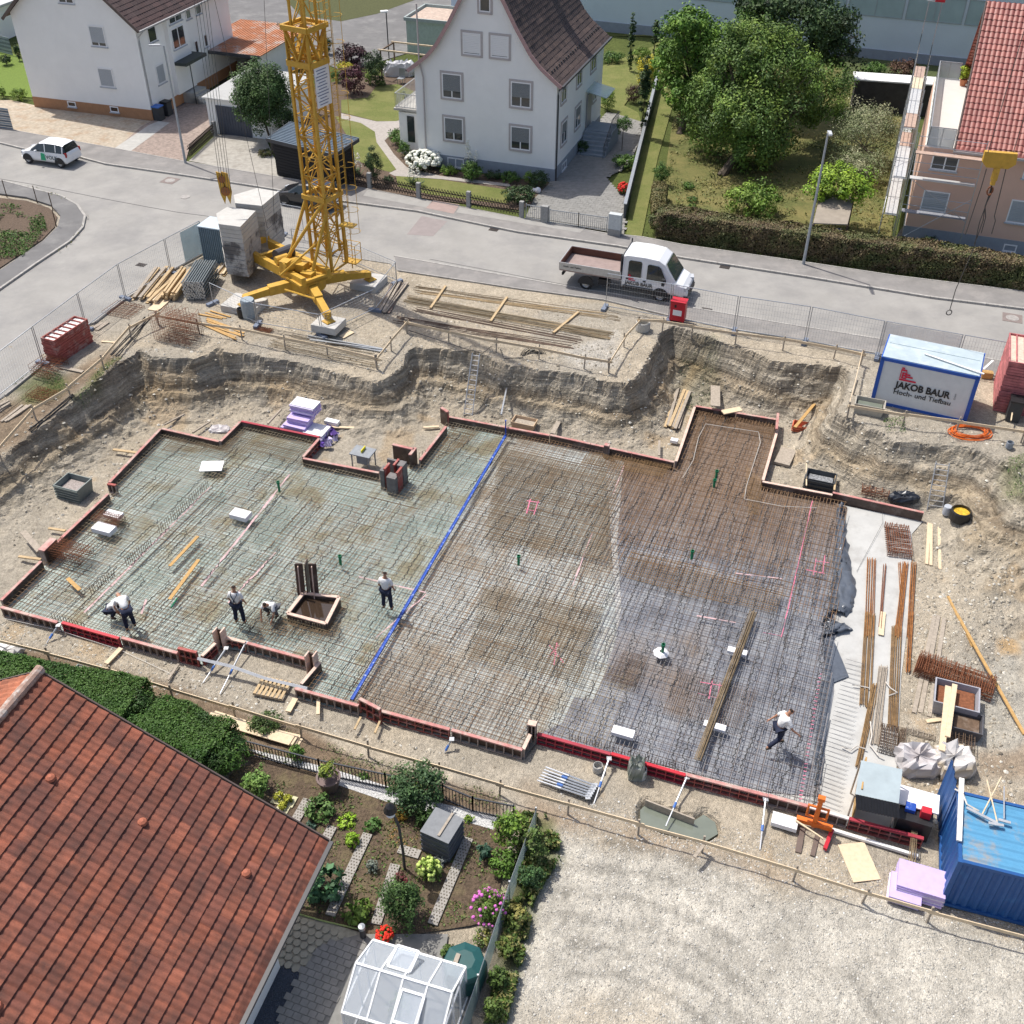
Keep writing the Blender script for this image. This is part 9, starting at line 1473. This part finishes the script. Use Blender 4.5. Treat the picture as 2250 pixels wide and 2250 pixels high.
boxes('composter','composter','dark grey louvred composter box in the garden',g('H',1092,925),[('louvre',(0,0,.06+i*.115),(.95+.03*(i%2),.95+.03*(i%2),.1),mat('slate_grey',(.10,.11,.13),.7,nz=(5,.15)))for i in range(9)]+[('lid',(0,0,1.07),(.98,.98,.03),mat('slate_lid',(.20,.21,.22),.7)),('batten',(.1,.05,1.11),(.08,.9,.04),M_WOODG)],rz=-.45)
p=g('H',1215,1690);rt=root('water_butt',p,'dark green water butt with a stone on its lid next to the greenhouse','water butt');mb=MB();mb.lathe(p,[(.001,0),(.5,.02),(.62,.3),(.62,.9),(.55,1.0)],8);mb.build('tank',mat('butt_green',(.012,.075,.075),.45),rt);mb=MB();mb.lathe(p+Z*1.0,[(.6,0),(.56,.06),(.3,.14),(.001,.14)],8);mb.build('lid',mat('butt_green',()),rt);mb=MB();mb.box(p+Vector((-.2,0,1.16)),(.12,.32,.06),-.3);mb.build('stone',M_WOODG,rt)
zg,ze,zrr=-2.36,-.72,-.12;A_,B_=at('H',517,1865,ze),at('H',1130,1990,ze);C1,C2=at('H',597,1588,zrr),at('H',1143,1752,zrr);ux=(C2-C1).normalized();ux.z=0;vy=Vector((-ux.y,ux.x,0));L=(C2-C1).length;hw=abs((A_-C1).dot(vy));rr0=C1
gp=lambda s,t,z:Vector((rr0.x,rr0.y,0))+ux*s+vy*t+Z*z
rt=root('greenhouse',gp(L/2,0,zg),'small greenhouse of white frames and clear panes at the bottom edge','greenhouse');MG=mat('greenhouse_glass',(.62,.68,.74),.08,nz=None,alpha=.3,spec=.7);MF=mat('greenhouse_white',(.80,.81,.82),.4,nz=None)
def bar(a,b,w=.045):mb=MB();mb.beam(a,b,w,w);mb.build('frame_bar',MF,rt)
S=[0,L*.26,L*.5,L*.75,L]
for s in S:
 for t in(-hw,hw):bar(gp(s,t,zg),gp(s,t,ze));bar(gp(s,t,ze),gp(s,0,zrr))
for t,z in((-hw,ze),(0,zrr),(hw,ze),(-hw,zg+.03),(hw,zg+.03)):bar(gp(0,t,z),gp(L,t,z),.06)
for s in(0,L):bar(gp(s,-hw,ze),gp(s,hw,ze));bar(gp(s,-hw,zg+.03),gp(s,hw,zg+.03));bar(gp(s,0,zg),gp(s,0,zrr));bar(gp(s,hw*.5,zg),gp(s,hw*.5,(ze+zrr)/2))
for i in range(4):
 for t in(-hw,hw):
  for pts in(([gp(S[i],t,ze),gp(S[i+1],t,ze),gp(S[i+1],0,zrr),gp(S[i],0,zrr)]),([gp(S[i],t,zg),gp(S[i+1],t,zg),gp(S[i+1],t,ze),gp(S[i],t,ze)])):mb=MB();n=(pts[1]-pts[0]).cross(pts[3]-pts[0]).normalized();mb.extr(pts,n*.006);mb.build('pane',MG,rt)
for s in(0,L):mb=MB();mb.extr([gp(s,-hw,zg),gp(s,hw,zg),gp(s,hw,ze),gp(s,0,zrr),gp(s,-hw,ze)],ux*.006);mb.build('end_pane',MG,rt)
for s0,t0,t1,lift in((.52,-.25,-.95,.22),(.3,.2,.85,.3)):
 z0,z1=zrr-(zrr-ze)*abs(t0),zrr-(zrr-ze)*abs(t1)+lift;q=[gp(L*s0,hw*t0,z0+.05),gp(L*(s0+.23),hw*t0,z0+.05),gp(L*(s0+.23),hw*t1,z1),gp(L*s0,hw*t1,z1)];mb=MB()
 for i in range(4):mb.beam(q[i],q[(i+1)%4],.07,.05)
 o=mb.build('roof_vent',MF,rt);mb=MB();n=(q[1]-q[0]).cross(q[3]-q[0]).normalized();mb.extr(q,n*.006);mb.build('pane',MG,o)
cover('greenhouse_plants','H 640 1900 1050 1960 1120 1700 680 1620',10,.1,GR,'x')if False else None
bush('H',850,1830,80,60,'green tomato plants inside the greenhouse',cols=GR,leaf=.1,name='tomato_plants',cat='plants')
